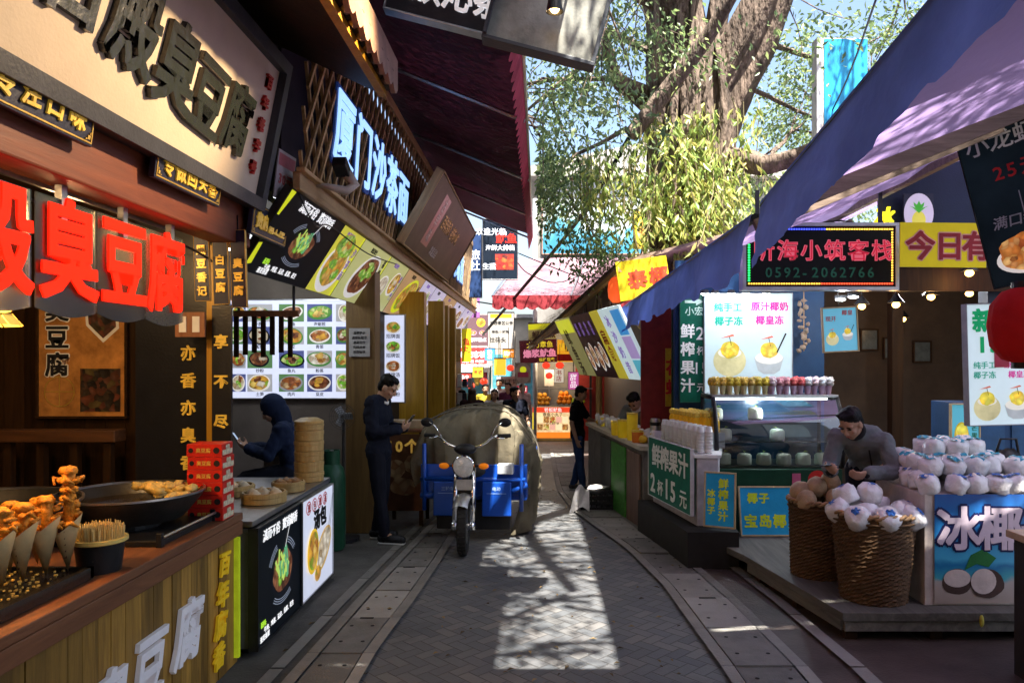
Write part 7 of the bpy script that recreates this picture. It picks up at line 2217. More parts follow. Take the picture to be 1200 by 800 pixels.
# white building with blue mural, pink awning
wb = thing('white_building', 'white gabled building with a blue and white mural under its eaves', 'building', (2.5, 22, 0))
wpart(MB().box(-0.1, 7.5, 21.0, 27, -0.6, 6.9), 'wall', mat('greyish plaster', (0.22, 0.215, 0.205), 0.8, ns=3, na=0.25), wb)
m = MB()
m.T = Matrix(((1, 0, 0, 0), (0, 0, -1, 0), (0, 1, 0, 0), (0, 0, 0, 1)))
m.prism([(-0.45, 6.92), (7.9, 6.92), (7.9, 7.1), (3.6, 8.0), (-0.45, 7.15)], -27.3, -20.6)
wpart(m, 'roof', mat('pale roof edge', (0.3, 0.29, 0.27), 0.7), wb)
def mural_mat():
    m, nt, o = new_mat('blue mural')
    tc = N(nt, 'ShaderNodeTexCoord'); sp = N(nt, 'ShaderNodeSeparateXYZ')
    nt.links.new(tc.outputs['Object'], sp.inputs[0])
    nz = N(nt, 'ShaderNodeTexNoise'); nz.inputs['Scale'].default_value = 1.6; nz.inputs['Detail'].default_value = 6
    nt.links.new(tc.outputs['Object'], nz.inputs['Vector'])
    ma = N(nt, 'ShaderNodeMath', operation='MULTIPLY_ADD'); ma.inputs[1].default_value = 1.6
    nt.links.new(nz.outputs['Fac'], ma.inputs[0])
    m2 = N(nt, 'ShaderNodeMath', operation='MULTIPLY_ADD'); m2.inputs[1].default_value = 0.5; m2.inputs[2].default_value = -0.25
    nt.links.new(sp.outputs[1], m2.inputs[0]); nt.links.new(m2.outputs[0], ma.inputs[2])
    c = ramp(nt, ma.outputs[0], [(0.2, (0.02, 0.17, 0.28)), (0.38, (0.07, 0.26, 0.34)), (0.48, (0.28, 0.38, 0.42)), (0.6, (0.38, 0.41, 0.43))])
    principled(nt, o, 0.5, 0, c)
    return m
mural = mural_mat()
r = front('mural_board', 'big white and turquoise wave mural on the white building', 'mural', 636, 752, 212, 297, 20.85, mural, t=0.06, frame=mat('brown mural frame', (0.25, 0.14, 0.1)), fw=0.03)
write(r, '海', -0.9, 0.15, 0.5, mat('pale mural lettering', (0.3, 0.5, 0.55), 0.5), depth=0.004)
pk = thing('pink_awning', 'sunlit pink awning with a red valance below the mural', 'awning', (0.8, 17.5, 3.6))
Fp = [P(577, 347, 16.2), Vector((2.4, 16.2, P(577, 347, 16.2).z))]
Bp = [Vector((-0.55, 19.6, 4.50)), Vector((2.9, 19.6, 4.50))]
m = MB()
vs = []
for j in range(11):
    for i in range(15):
        q = Fp[0].lerp(Fp[1], i / 14).lerp(Bp[0].lerp(Bp[1], i / 14), j / 10)
        vs.append(q + Vector((0, 0, 0.05 * math.sin(i * 0.9) * math.sin(j * 0.6) - 0.1 * math.sin(math.pi * j / 10))))
m.add(vs, [(j * 15 + i, j * 15 + i + 1, (j + 1) * 15 + i + 1, (j + 1) * 15 + i) for j in range(10) for i in range(14)])
wpart(m, 'cover', cloth('dusty pink awning', (0.22, 0.125, 0.155), 0.25, na=0.3), pk, smooth='all')
m = MB()
x = Fp[0].x
while x < 2.4:
    n = 4
    vs = []
    for k in range(n + 1):
        t = k / n
        vs += [(x + 0.25 * t, 16.19, Fp[0].z + 0.02), (x + 0.25 * t, 16.15 - 0.02 * math.sin(9 * x + t * 3), Fp[0].z - 0.24 - 0.06 * math.sin(math.pi * t))]
    m.add(vs, [(2 * k, 2 * k + 1, 2 * k + 3, 2 * k + 2) for k in range(n)])
    x += 0.25
wpart(m, 'valance', cloth('red valance', (0.27, 0.03, 0.04), 0.4), pk)
for q in (0.0, 0.5, 1.0):
    wpart(MB().tube([Fp[0].lerp(Fp[1], q), Bp[0].lerp(Bp[1], q)], 0.025, 6), 'arm', steel, pk)
for x in (2.3,):
    wpart(MB().tube([(x, 16.25, -0.42), (x, 16.25, Fp[0].z)], 0.03, 6), 'post', steel, pk)
r = thing('lamp_pole', 'thin grey pole carrying cables beside the maroon awning', 'pole', (P(627, 400, 20).x, 20.2, -0.41))
MB().tube([(0, 0, 0), (0, 0, 6.6)], [0.07, 0.06], 10).build('pole', mat('grey painted pole', (0.42, 0.42, 0.44), 0.5), r, smooth='all')
MB().box(-0.12, 0.12, -0.03, 0.03, 5.6, 5.68).build('bracket', steel, r)
# round yellow emblem sign in the foliage
r = front('round_emblem_sign', 'round yellow carved emblem sign half hidden by leaves', 'sign', 742, 786, 247, 292, 13.2, mat('yellow carved back', (0.4, 0.3, 0.05), 0.5), t=0.02)
m = MB().disc(0, 0, 0.34, 0.34, 0.004, 0).disc(0, 0, 0.27, 0.27, 0.007, 1)
for k in range(10):
    a = k * math.pi / 5
    m.disc(0.2 * math.cos(a), 0.2 * math.sin(a), 0.06, 0.06, 0.010, 2)
m.disc(0, 0, 0.08, 0.08, 0.012, 3)
m.build('emblem', [mat('yellow emblem', (0.62, 0.48, 0.04), 0.5, emit=0.05), mat('pale emblem ring', (0.55, 0.5, 0.25), 0.5), mat('orange petal', (0.55, 0.28, 0.06), 0.5), mat('brown emblem centre', (0.12, 0.05, 0.03), 0.5)], r)
MB().box(-0.02, 0.02, -3.6, -0.3, -0.05, -0.025).build('post', dark_metal, r)
# blue sign box up beside the tree
r = thing('blue_box_sign', 'tall turquoise sign box rising above the violet awning', 'sign', (0, 0, 0))
q = P(985, 86, 9.5)
r.location = q
MB().box(-0.24, 0.34, 0.0, 0.16, -1.4, 0.45).build('box', mat('weathered white box', (0.55, 0.5, 0.45), 0.6), r)
MB().box(-0.215, 0.335, -0.02, -0.002, -1.4, 0.43).build('face', mat('vivid turquoise print', (0.02, 0.26, 0.48), 0.4, ns=3, na=0.7, stretch=(2, 2, 0.5)), r)
MB().box(-0.31, -0.25, -0.02, 0.16, -1.4, 0.45).build('post', mat('grey painted pole', (0.42, 0.42, 0.44)), r)
MB().box(-0.05, 0.05, 0.05, 0.12, -5.1, -1.4).build('post', steel, r)
# right row behind the stalls and hill
rw = thing('rear_row_building', 'low tiled building row behind the right hand stalls', 'building', (5, 14, 0))
wpart(MB().box(2.3, 9, 11.8, 20.8, -0.5, 3.4), 'wall', mat('warm pale plaster', (0.55, 0.48, 0.4)), rw)
wpart(MB().box(2.2, 9.2, 11.6, 20.8, 3.42, 3.55), 'roof', mat('grey roof sheet', (0.3, 0.28, 0.27)), rw)
wpart(MB().box(1.75, 2.3, 9.7, 20, -0.5, 2.5), 'shop_wall', dark_wood, rw)
h = MB()
rr_ = random.Random(2)
n = 40
vs = []
for j in range(8):
    for i in range(n + 1):
        x = -160 + 320 * i / n
        z = max(-1, 24 * math.sin(math.pi * j / 7) * (0.6 + 0.5 * noise.noise(Vector((x * 0.02, j * 0.4, 3))) ))
        vs.append((x, 240 + j * 22, z))
h.add(vs, [(j * (n + 1) + i, j * (n + 1) + i + 1, (j + 1) * (n + 1) + i + 1, (j + 1) * (n + 1) + i) for j in range(7) for i in range(n)])
struct(h.build('hill', mat('wooded hill', (0.06, 0.09, 0.045), 0.9, ns=0.06, na=0.5), smooth='all'))
# unseen buildings added behind the viewer to cut the sky light
for (x0, x1, nm_) in ((-6, -2.2, 'tall plain building added unseen on the left behind the viewpoint'), (2.6, 7, 'tall plain building added unseen on the right behind the viewpoint')):
    b_ = thing('added_alley_building', nm_, 'building', ((x0 + x1) / 2, -6, 0))
    wpart(MB().box(x0, x1, -12, -3.2, 0, 6.5), 'wall', off_white, b_)
    wpart(MB().box(x0 - 0.1, x1 + 0.1, -12.1, -3.1, 6.5, 6.7), 'roof', mat('grey roof sheet', (0.3, 0.28, 0.27)), b_)

b_ = thing('added_alley_building', 'plain unseen building added behind the viewpoint to cut the sky light', 'building', (0, -14, 0))  # added across the rear to close off the sky light
wpart(MB().box(-8, 8, -16, -12.5, 0, 7), 'wall', off_white, b_)
# ------------------------------------------------------------------ the old banyan
tree = thing('banyan_tree', 'big old banyan with hanging vines rising behind the stalls', 'tree', (2.25, 11.0, gz(11)))
bark_m = mat('fluted banyan bark', (0.125, 0.092, 0.072), 0.85, ns=5, na=0.8, bump=1.0, bs=12, bd=0.08, stretch=(1.5, 1.5, 0.35))
def T(px, py, d): return P(px, py, d)
def wob(i, t, p):
    a_, b_ = math.cos(t), math.sin(t)
    rg = 1 - abs(noise.noise(Vector((a_ * 4.5, b_ * 4.5, p.z * 0.5 + 7)))) * 2
    return 1 + 0.11 * math.sin(3 * t + p.z * 0.6) + 0.06 * math.sin(7 * t - p.z * 0.9) + 0.18 * noise.noise(Vector((a_ * 2.2, b_ * 2.2, p.z * 0.8))) + 0.13 * rg + 0.06 * noise.noise(Vector((a_ * 9, b_ * 9, p.z * 2.2)))
def smoothpath(pts, n=6):
    out = []
    k = len(pts)
    for i in range(k - 1):
        p0, p1, p2, p3 = pts[max(i - 1, 0)], pts[i], pts[i + 1], pts[min(i + 2, k - 1)]
        for j in range(n):
            t = j / n
            out.append(0.5 * ((2 * p1) + (p2 - p0) * t + (2 * p0 - 5 * p1 + 4 * p2 - p3) * t * t + (3 * p1 - p0 - 3 * p2 + p3) * t ** 3))
    out.append(pts[-1])
    return out
def limb(pts, radii, seg, name, wobble=True):
    pts = [Vector(p) for p in pts]
    sp = smoothpath(pts, 16 if seg > 60 else 6)
    n = len(sp)
    rr = []
    for i in range(n):
        f = i / (n - 1) * (len(radii) - 1)
        a = int(min(f, len(radii) - 2))
        rr.append(radii[a] + (radii[a + 1] - radii[a]) * (f - a))
    m = MB()
    m.tube(sp, rr, seg, wob=wob if wobble else None)
    return wpart(m, name, bark_m, tree, smooth='all')
limb([T(815, 470, 11), T(812, 300, 11), T(808, 200, 11), T(802, 120, 11), T(795, 40, 11), T(782, -60, 11), T(770, -190, 11)], [0.62, 0.54, 0.50, 0.46, 0.40, 0.36, 0.28], 120, 'trunk')
limb([T(822, 200, 11), T(845, 110, 10.9), T(880, 45, 10.7), T(905, -20, 10.5), T(925, -140, 10.2)], [0.28, 0.35, 0.35, 0.31, 0.22], 80, 'limb')
limb([T(838, 250, 10.9), T(846, 130, 10.8), T(838, 60, 10.8), T(850, -30, 10.7)], [0.24, 0.17, 0.15, 0.13], 18, 'limb')
limb([T(738, 160, 10.2), T(782, 105, 10.0), T(828, 45, 9.7), T(862, -12, 9.4), T(890, -70, 9.2)], [0.10, 0.10, 0.085, 0.075, 0.06], 12, 'bare_limb')
limb([T(830, 190, 11), T(870, 186, 10.5), T(900, 192, 10.2), T(960, 170, 9.9), T(1010, 120, 9.6)], [0.2, 0.15, 0.12, 0.09, 0.05], 12, 'limb')
limb([T(780, 130, 11), T(750, 110, 10.7), T(722, 92, 10.4), T(712, 60, 10.0), T(700, 30, 9.6)], [0.2, 0.13, 0.08, 0.06, 0.04], 12, 'limb')
for k in range(9):
    px = 770 + 9 * k + rnd.uniform(-4, 4)
    limb([T(px, -70, 10.62), T(px + rnd.uniform(-9, 9), 40, 10.50), T(px + rnd.uniform(-9, 9), 120, 10.42), T(px + rnd.uniform(-12, 12), 190, 10.36), T(px + rnd.uniform(-12, 12), 290, 10.3)], [0.05, 0.035, 0.06, 0.045, 0.07], 10, 'aerial_root')
# twigs carrying leaf clusters
limb([(2.0, 10.9, 6.9), (1.9, 9.6, 8.2), (1.0, 8.0, 8.6), (1.35, 6.2, 8.8), (0.75, 4.6, 8.8), (1.1, 2.4, 8.3)], [0.34, 0.22, 0.17, 0.13, 0.08, 0.04], 14, 'limb')
limb([(1.1, 7.6, 8.65), (0.5, 6.0, 9.0), (0.7, 4.4, 9.2), (0.0, 3.0, 8.9)], [0.13, 0.10, 0.07, 0.03], 10, 'limb')
rnd = random.Random(101)
tw, lv = MB(), MB()
tips = []
def leaf(m, p, d, L_, wd, droop):
    if p.x < -0.02 and p.z < 5.2 and p.y < 14.6: return
    d = (d + Vector((0, 0, -droop))).normalized()
    s = d.cross(Vector((rnd.uniform(-1, 1), rnd.uniform(-1, 1), rnd.uniform(-1, 1))))
    if s.length < 1e-3: return
    s = s.normalized() * wd
    nrm = s.cross(d).normalized() * wd * 0.35
    m.add([p, p + d * L_ * 0.45 + s + nrm, p + d * L_, p + d * L_ * 0.45 - s + nrm, p + d * L_ * 0.5], [(0, 1, 4), (0, 4, 3), (4, 1, 2), (4, 2, 3)])
def branch(p, d, L_, r_, depth):
    pts = [p]
    q = p.copy()
    for i in range(4):
        d = (d + Vector((rnd.uniform(-.3, .3), rnd.uniform(-.3, .3), rnd.uniform(-.28, .22)))).normalized()
        q = q + d * L_ / 4
        if q.x < 0.05 and q.z < 5.2 and q.y < 14.6: q.x = 0.05
        pts.append(q.copy())
    tw.tube(pts, [r_, r_ * 0.85, r_ * 0.7, r_ * 0.55, r_ * 0.4], 6 if depth < 2 else 4)
    if depth >= 3:
        tips.append((pts[2], d)); tips.append((pts[4], d))
        return
    for i in range(2 + (depth == 0) + (rnd.random() < 0.5)):
        b0 = pts[rnd.choice((2, 3, 4))]
        nd = (d + Vector((rnd.uniform(-1, 1), rnd.uniform(-1, 1), rnd.uniform(-.65, .45)))).normalized()
        branch(b0, nd, L_ * rnd.uniform(0.55, 0.75), r_ * 0.5, depth + 1)
starts = [(T(705, 40, 9.8), (-0.8, -0.3, 0.3), 1.9, 0.045), (T(722, 92, 10.4), (-0.9, 0.2, -0.15), 1.7, 0.04), (T(760, 60, 10.8), (-1, 0.6, 0.3), 2.6, 0.06), (T(770, 10, 10.8), (-0.9, -0.5, 0.5), 2.6, 0.06),
          (T(780, -60, 10.9), (-0.6, -0.9, 0.4), 3.0, 0.07), (T(775, -120, 10.9), (-0.7, -0.7, 0.5), 3.2, 0.07), (T(790, -180, 10.9), (-0.2, -1, 0.3), 3.2, 0.07), (T(770, -190, 11), (-0.9, 0.1, 0.4), 3.0, 0.07),
          (T(905, -20, 10.5), (0.8, -0.3, 0.3), 2.4, 0.06), (T(925, -100, 10.2), (0.9, 0.2, 0.3), 2.6, 0.06), (T(960, 170, 9.9), (0.8, 0.3, 0.5), 1.6, 0.04), (T(1000, 125, 9.6), (0.6, 0.3, 0.6), 1.5, 0.04),
          (T(900, 192, 10.2), (0.6, 0.6, 0.7), 1.6, 0.04), (T(880, 45, 10.7), (0.9, 0.6, 0.1), 2.2, 0.05), (T(800, -40, 11), (0.0, 1.0, 0.3), 2.6, 0.06), (T(720, 60, 10.1), (-1, 0.5, -0.2), 2.0, 0.04),
          (T(735, 150, 10.2), (-0.9, 0.3, -0.25), 1.6, 0.035), (T(925, -140, 10.2), (0.2, -0.9, 0.3), 2.6, 0.06), (T(870, 100, 10.8), (0.9, 0.5, -0.1), 2.0, 0.04),
          (T(780, -150, 10.9), (-0.75, -1.0, 0.1), 3.6, 0.07), (T(776, -80, 10.9), (-1.0, -0.25, 0.15), 3.2, 0.06), (T(690, -20, 10.5), (-0.6, -0.4, 0.2), 2.2, 0.05)]
for k in range(22):
    y_ = 0.8 + 0.17 * k
    starts.append(((1.05 + 0.25 * math.sin(k * 2.1), y_, 8.6 + 0.3 * math.sin(k * 1.3)), ((-1) ** k * 0.7 + 0.1, -0.35 + 0.3 * (k % 3), 0.0), 1.7, 0.038))
for k in range(4):
    starts.append(((1.0, 5.2 + 0.8 * k, 8.7), ((-1) ** k * 0.8, -0.2, 0.0), 1.3, 0.03))
for p_, d_, L_, r_ in starts:
    branch(Vector(p_), Vector(d_).normalized(), L_, r_, 0)
for (p_, d_) in tips:
    for k in range(rnd.choice((34, 46, 56))):
        q = p_ + Vector((rnd.gauss(0, .24), rnd.gauss(0, .24), rnd.gauss(0, .17)))
        leaf(lv, q, Vector((rnd.uniform(-1, 1), rnd.uniform(-1, 1), rnd.uniform(-.6, .5))) + d_ * 0.4, rnd.uniform(0.06, 0.115), rnd.uniform(0.014, 0.025), 0.45)
wpart(tw, 'twigs', bark_m, tree)
lf_m = leafmat('banyan leaves', (0.07, 0.12, 0.05), (0.12, 0.19, 0.07), (0.22, 0.28, 0.11), 0.5)
o = wpart(lv, 'crown', lf_m, tree)
# creeper hanging round the trunk
vn = MB()
ivy = thing('creeper', 'bright yellow green creeper hanging in curtains round the banyan trunk', 'climbing plant', (2.2, 10.2, 3.4))
stems = MB()
for k in range(74):
    px = rnd.gauss(802, 48)
    py = rnd.uniform(112, 215)
    if px < 742: py = rnd.uniform(165, 235)
    d = rnd.uniform(9.6, 10.6)
    q = T(px, py, d)
    pts = [q]
    L_ = rnd.uniform(0.5, 1.35)
    dr = Vector((rnd.uniform(-.25, .25), rnd.uniform(-.15, .1), -1))
    for i in range(7):
        q = q + dr * L_ / 7 + Vector((rnd.uniform(-.04, .04), rnd.uniform(-.04, .04), 0))
        pts.append(q.copy())
        for j in range(rnd.choice((3, 4, 5))):
            leaf(vn, q + Vector((rnd.gauss(0, .05), rnd.gauss(0, .05), rnd.gauss(0, .04))), Vector((rnd.uniform(-1, 1), rnd.uniform(-1, .4), rnd.uniform(-1, .1))), rnd.uniform(0.11, 0.2), rnd.uniform(0.017, 0.030), 0.7)
    stems.tube(pts, 0.008, 4)
for k in range(22):
    q = T(rnd.uniform(665, 750), rnd.uniform(150, 195), rnd.uniform(10.0, 11.5))
    for i in range(6):
        q = q + Vector((rnd.uniform(-.08, .06), rnd.uniform(-.05, .05), -0.14))
        for j in range(4):
            leaf(vn, q + Vector((rnd.gauss(0, .07), rnd.gauss(0, .05), rnd.gauss(0, .05))), Vector((rnd.uniform(-1, 1), rnd.uniform(-1, .4), rnd.uniform(-1, .1))), rnd.uniform(0.11, 0.19), rnd.uniform(0.016, 0.028), 0.7)
    stems.tube([q + Vector((0, 0, 0.84)), q], 0.007, 4)
for k in range(40):
    q = T(rnd.uniform(770, 875), rnd.uniform(205, 255), rnd.uniform(9.8, 11.2))
    for i in range(5):
        q = q + Vector((rnd.uniform(-.06, .08), rnd.uniform(-.05, .05), -0.13))
        for j in range(4):
            leaf(vn, q + Vector((rnd.gauss(0, .07), rnd.gauss(0, .05), rnd.gauss(0, .05))), Vector((rnd.uniform(-1, 1), rnd.uniform(-1, .4), rnd.uniform(-1, .1))), rnd.uniform(0.1, 0.18), rnd.uniform(0.016, 0.028), 0.6)
wpart(vn, 'leaves', leafmat('creeper leaves', (0.14, 0.22, 0.05), (0.30, 0.38, 0.09), (0.52, 0.50, 0.15), 0.4), ivy)
wpart(stems, 'stems', mat('creeper stem', (0.2, 0.17, 0.09), 0.8), ivy)
# cables
for i, (pts, r_, lab) in enumerate((([P(566, 392, 19), P(640, 305, 14), P(690, 240, 11.5), P(738, 160, 10.2)], 0.035, 'thick dark cable rising from the far left to the bare limb'),
                                    ([P(606, 296, 15.2), P(640, 310, 15.6), P(672, 322, 16), P(706, 326, 14)], 0.012, 'thin cable sagging across the pink awning'),
                                    ([P(605, 306, 15.2), P(622, 322, 16), P(660, 330, 17), P(725, 300, 18)], 0.012, 'second thin cable below the mural'),
                                    ([P(1030, -10, 6), P(985, 110, 9), P(930, 215, 12)], 0.010, 'thin cable running down past the turquoise sign box'),
                                    ([P(548, 352, 19), P(575, 356, 18), P(600, 362, 17)], 0.02, 'dark cable at the end of the noodle shop'))):
    o = MB().tube(smoothpath(pts), r_, 6).build('cable', black, smooth='all')
    tag(o, lab, 'cable')
# ------------------------------------------------------------------ cargo tricycle
blue_p = mat('bright blue enamel', (0.008, 0.07, 0.42), 0.28, ns=3, na=0.15)
tc_ = thing('cargo_tricycle', 'blue three wheeled cargo tricycle with a round chrome headlight', 'tricycle', (-0.72, 7.02, 0.0), R(-4))
def wheel(rad, wd, name='wheel', y=0.0, x=0.0, steer=0.0):
    w = bpy.data.objects.new(name, None); COL.objects.link(w); w.parent = tc_
    w.location = (x, y, rad + gz(7 + y) if y > 0.3 else rad)
    w.rotation_euler = (0, 0, steer)
    Mx = Matrix.Rotation(R(90), 3, 'Y')
    prof = [(rad - 0.075, -wd * 0.35), (rad - 0.03, -wd * 0.5), (rad - 0.006, -wd * 0.34), (rad, 0), (rad - 0.006, wd * 0.34), (rad - 0.03, wd * 0.5), (rad - 0.075, wd * 0.35)]
    m = MB().lathe(prof, seg=36, M=Mx, cap=False)
    for k in range(36):
        a = 2 * math.pi * k / 36
        for s_ in (-1, 1):
            m.cbox((s_ * wd * 0.22, (rad - 0.002) * math.cos(a), (rad - 0.002) * math.sin(a)), (wd * 0.34, 0.016, 0.012), rot=Matrix.Rotation(a - R(90), 3, 'X'))
    m.build('tyre', rubber, w, smooth=True)
    m = MB().lathe([(rad - 0.08, -wd * 0.34), (rad - 0.07, -wd * 0.2), (rad - 0.085, 0), (rad - 0.07, wd * 0.2), (rad - 0.08, wd * 0.34)], seg=32, M=Mx, cap=False)
    m.lathe([(0.035, -wd * 0.6), (0.04, 0), (0.035, wd * 0.6)], seg=14, M=Mx)
    for k in range(14):
        a = 2 * math.pi * k / 14
        m.tube([(wd * 0.4 * (-1) ** k, 0.03 * math.cos(a + .4), 0.03 * math.sin(a + .4)), (0, (rad - 0.08) * math.cos(a), (rad - 0.08) * math.sin(a))], 0.0035, 4)
    m.build('rim', steel, w, smooth=True)
    return w
fw = wheel(0.265, 0.095, steer=R(6))
wheel(0.25, 0.11, y=1.45, x=-0.47)
wheel(0.25, 0.11, y=1.45, x=0.47)
m = MB()
arc = [(0, 0.30 * math.sin(a), 0.265 + 0.30 * math.cos(a)) for a in [R(-42 + 12 * k) for k in range(12)]]
vs = []
for (x, y, z) in arc:
    d_ = Vector((0, y, z - 0.265)).normalized()
    for (ox, dz) in ((-0.072, -0.03), (-0.05, 0.0), (0, 0.014), (0.05, 0.0), (0.072, -0.03)):
        vs.append(Vector((ox, y, z)) + d_ * dz)
m.add(vs, [(i * 5 + k, i * 5 + k + 1, (i + 1) * 5 + k + 1, (i + 1) * 5 + k) for i in range(len(arc) - 1) for k in range(4)])
m.build('mudguard', mat('scuffed silver mudguard', (0.42, 0.42, 0.42), 0.3, 0.8, na=0.3), tc_, smooth='all')
m = MB()
for s_ in (-1, 1):
    m.tube([(s_ * 0.085, 0.0, 0.265), (s_ * 0.085, 0.05, 0.52), (s_ * 0.082, 0.10, 0.80)], [0.022, 0.026, 0.02], 10)
    m.tube([(s_ * 0.085, -0.01, 0.235), (s_ * 0.085, 0.0, 0.30)], 0.03, 8)
m.build('fork', chrome, tc_, smooth='all')
MB().tube([(0, 0.12, 0.6), (0, 0.17, 0.95)], 0.035, 10).box(-0.10, 0.10, 0.06, 0.13, 0.56, 0.60).box(-0.10, 0.10, 0.08, 0.16, 0.76, 0.80).build('steering_column', black, tc_, smooth=True)
Mh = Matrix.Rotation(R(-90), 3, 'X')
hl = MB().lathe([(0.03, -0.12), (0.085, -0.06), (0.102, -0.005), (0.108, 0.012), (0.098, 0.02)], c=(0, 0.02, 0.83), seg=32, M=Matrix.Rotation(R(90), 3, 'X'), cap=False).build('headlight', chrome, tc_, smooth='all')
MB().lathe([(0.0, 0.030), (0.05, 0.026), (0.098, 0.012)], c=(0, 0.02, 0.83), seg=28, M=Matrix.Rotation(R(90), 3, 'X'), cap=False).build('lens', mat('frosted headlight lens', (0.62, 0.64, 0.64), 0.12, na=0.2, ns=25, bump=0.6, bs=40), hl, smooth='all')
for s_ in (-1, 1):
    MB().ell((s_ * 0.19, 0.04, 0.83), (0.05, 0.035, 0.03), 12, 8).build('turn_signal', mat('amber signal lens', (0.75, 0.20, 0.01), 0.2, emit=0.12), tc_, smooth='all')
    MB().tube([(s_ * 0.10, 0.06, 0.83), (s_ * 0.15, 0.05, 0.83)], 0.01, 6).build('signal_stalk', black, tc_)
MB().box(-0.075, 0.075, 0.045, 0.055, 0.60, 0.70).build('number_plate', mat('dull pale plate', (0.45, 0.45, 0.44), 0.5), tc_)
m = MB().ell((0, 0.12, 0.98), (0.11, 0.08, 0.055), 14, 8)
m.build('instrument_cluster', black, tc_, smooth='all')
m = MB()
hb = smoothpath([Vector(p_) for p_ in ((-0.40, 0.24, 1.10), (-0.28, 0.17, 1.10), (-0.16, 0.13, 1.02), (0, 0.15, 0.98), (0.16, 0.13, 1.02), (0.28, 0.17, 1.10), (0.40, 0.24, 1.10))], 5)
m.tube(hb, 0.012, 8)
m.build('handlebar', chrome, tc_, smooth='all')
for s_ in (-1, 1):
    MB().tube([(s_ * 0.30, 0.18, 1.10), (s_ * 0.42, 0.25, 1.10)], 0.02, 10).build('grip', rubber, tc_, smooth='all')
    MB().tube([(s_ * 0.27, 0.14, 1.10), (s_ * 0.33, 0.12, 1.085), (s_ * 0.40, 0.17, 1.085)], 0.006, 6).build('brake_lever', chrome, tc_, smooth='all')
    mr = MB().tube([(s_ * 0.24, 0.16, 1.10), (s_ * 0.30, 0.13, 1.20), (s_ * 0.36, 0.14, 1.24)], 0.007, 6).build('mirror_stem', chrome, tc_, smooth='all')
    MB().ell((s_ * 0.38, 0.15, 1.235), (0.062, 0.02, 0.045), 14, 8).build('mirror', black, mr, smooth='all')
for s_ in (-1, 1):
    x0, x1 = (0.10, 0.40) if s_ > 0 else (-0.40, -0.10)
    pn_ = MB().box(x0, x1, 0.52, 0.55, 0.25, 0.60).build('front_shield', blue_p, tc_, bevel=0.012)
    t_ = MB()
    t_.T = Matrix(((1, 0, 0, s_ * 0.25), (0, 0, -1, 0.518), (0, 1, 0, 0.53), (0, 0, 0, 1)))
    t_.text('三轮车' if s_ < 0 else '电动', 0, 0, 0.045, z=0, depth=0.001, bold=0.02).rect(-0.1, 0.1, -0.05, -0.044, 0.001)
    t_.build('lettering', mat('pale blue print', (0.35, 0.5, 0.8), 0.5), pn_)
m = MB()
m.tube([(-0.54, 0.56, 0.62), (0.54, 0.56, 0.62)], 0.022, 8).tube([(-0.50, 0.56, 0.30), (-0.50, 0.56, 0.98)], 0.022, 8).tube([(0.50, 0.56, 0.30), (0.50, 0.56, 0.98)], 0.022, 8).tube([(-0.54, 0.57, 0.45), (-0.40, 0.57, 0.45)], 0.03, 8).tube([(0.40, 0.57, 0.50), (0.56, 0.60, 0.56)], 0.03, 8)
m.build('blue_frame', blue_p, tc_, smooth='all')
MB().box(-0.55, 0.55, 0.62, 2.3, 0.40, 0.45).box(-0.55, -0.52, 0.62, 2.3, 0.45, 0.76).box(0.52, 0.55, 0.62, 2.3, 0.45, 0.76).box(-0.52, 0.52, 0.62, 0.65, 0.45, 0.76).box(-0.52, 0.52, 2.27, 2.3, 0.45, 0.76).build('cargo_bed', blue_p, tc_, bevel=0.006)
MB().bar((0, 0.2, 0.6), (0, 0.7, 0.36), 0.06, 0.06).bar((0, 0.7, 0.36), (0, 2.1, 0.36), 0.08, 0.06).bar((-0.5, 1.45, 0.27), (0.5, 1.45, 0.27), 0.05, 0.05).build('chassis', dark_metal, tc_)
MB().box(-0.38, 0.38, 0.6, 0.75, 0.10, 0.38).build('battery_box', black, tc_, bevel=0.01)
MB().ell((0, 0.46, 0.72), (0.15, 0.13, 0.07), 14, 8).build('seat', rubber, tc_, smooth='all')
MB().tube([(0, 0.46, 0.68), (0, 0.5, 0.36)], 0.03, 8).build('seat_post', dark_metal, tc_)
MB().box(0.26, 0.42, 0.50, 0.62, 0.68, 0.78).build('charger_box', mat('pale grey plastic', (0.5, 0.52, 0.55), 0.4), tc_, bevel=0.008)
# tarpaulin
m = MB()
xs_prof = [(-0.66, 0.70), (-0.655, 0.85), (-0.62, 1.0), (-0.55, 1.14), (-0.42, 1.22), (-0.25, 1.275), (-0.05, 1.30), (0.12, 1.29), (0.25, 1.27), (0.34, 1.23), (0.43, 1.14), (0.51, 1.03), (0.58, 0.90), (0.63, 0.76), (0.63, 0.60), (0.60, 0.42), (0.56, 0.22), (0.54, 0.06)]
def resample(pts, n):
    d = [0]
    for a, b in zip(pts, pts[1:]): d.append(d[-1] + math.hypot(b[0] - a[0], b[1] - a[1]))
    out = []
    for i in range(n):
        t = d[-1] * i / (n - 1)
        for k in range(len(pts) - 1):
            if t <= d[k + 1] + 1e-9:
                f = (t - d[k]) / (d[k + 1] - d[k])
                out.append((pts[k][0] + (pts[k + 1][0] - pts[k][0]) * f, pts[k][1] + (pts[k + 1][1] - pts[k][1]) * f))
                break
    return out
pr_ = resample(xs_prof, 128)
rows = [(0.60, 0.0), (0.59, 0.1), (0.585, 0.2), (0.582, 0.31), (0.58, 0.42), (0.582, 0.53), (0.585, 0.64), (0.592, 0.74), (0.60, 0.82), (0.62, 0.89), (0.65, 0.95), (0.67, 0.985)] + [(0.69 + 0.034 * k, 1.0) for k in range(53)] + [(2.50, 0.94), (2.54, 0.8), (2.55, 0.5), (2.56, 0.1)]
vs = []
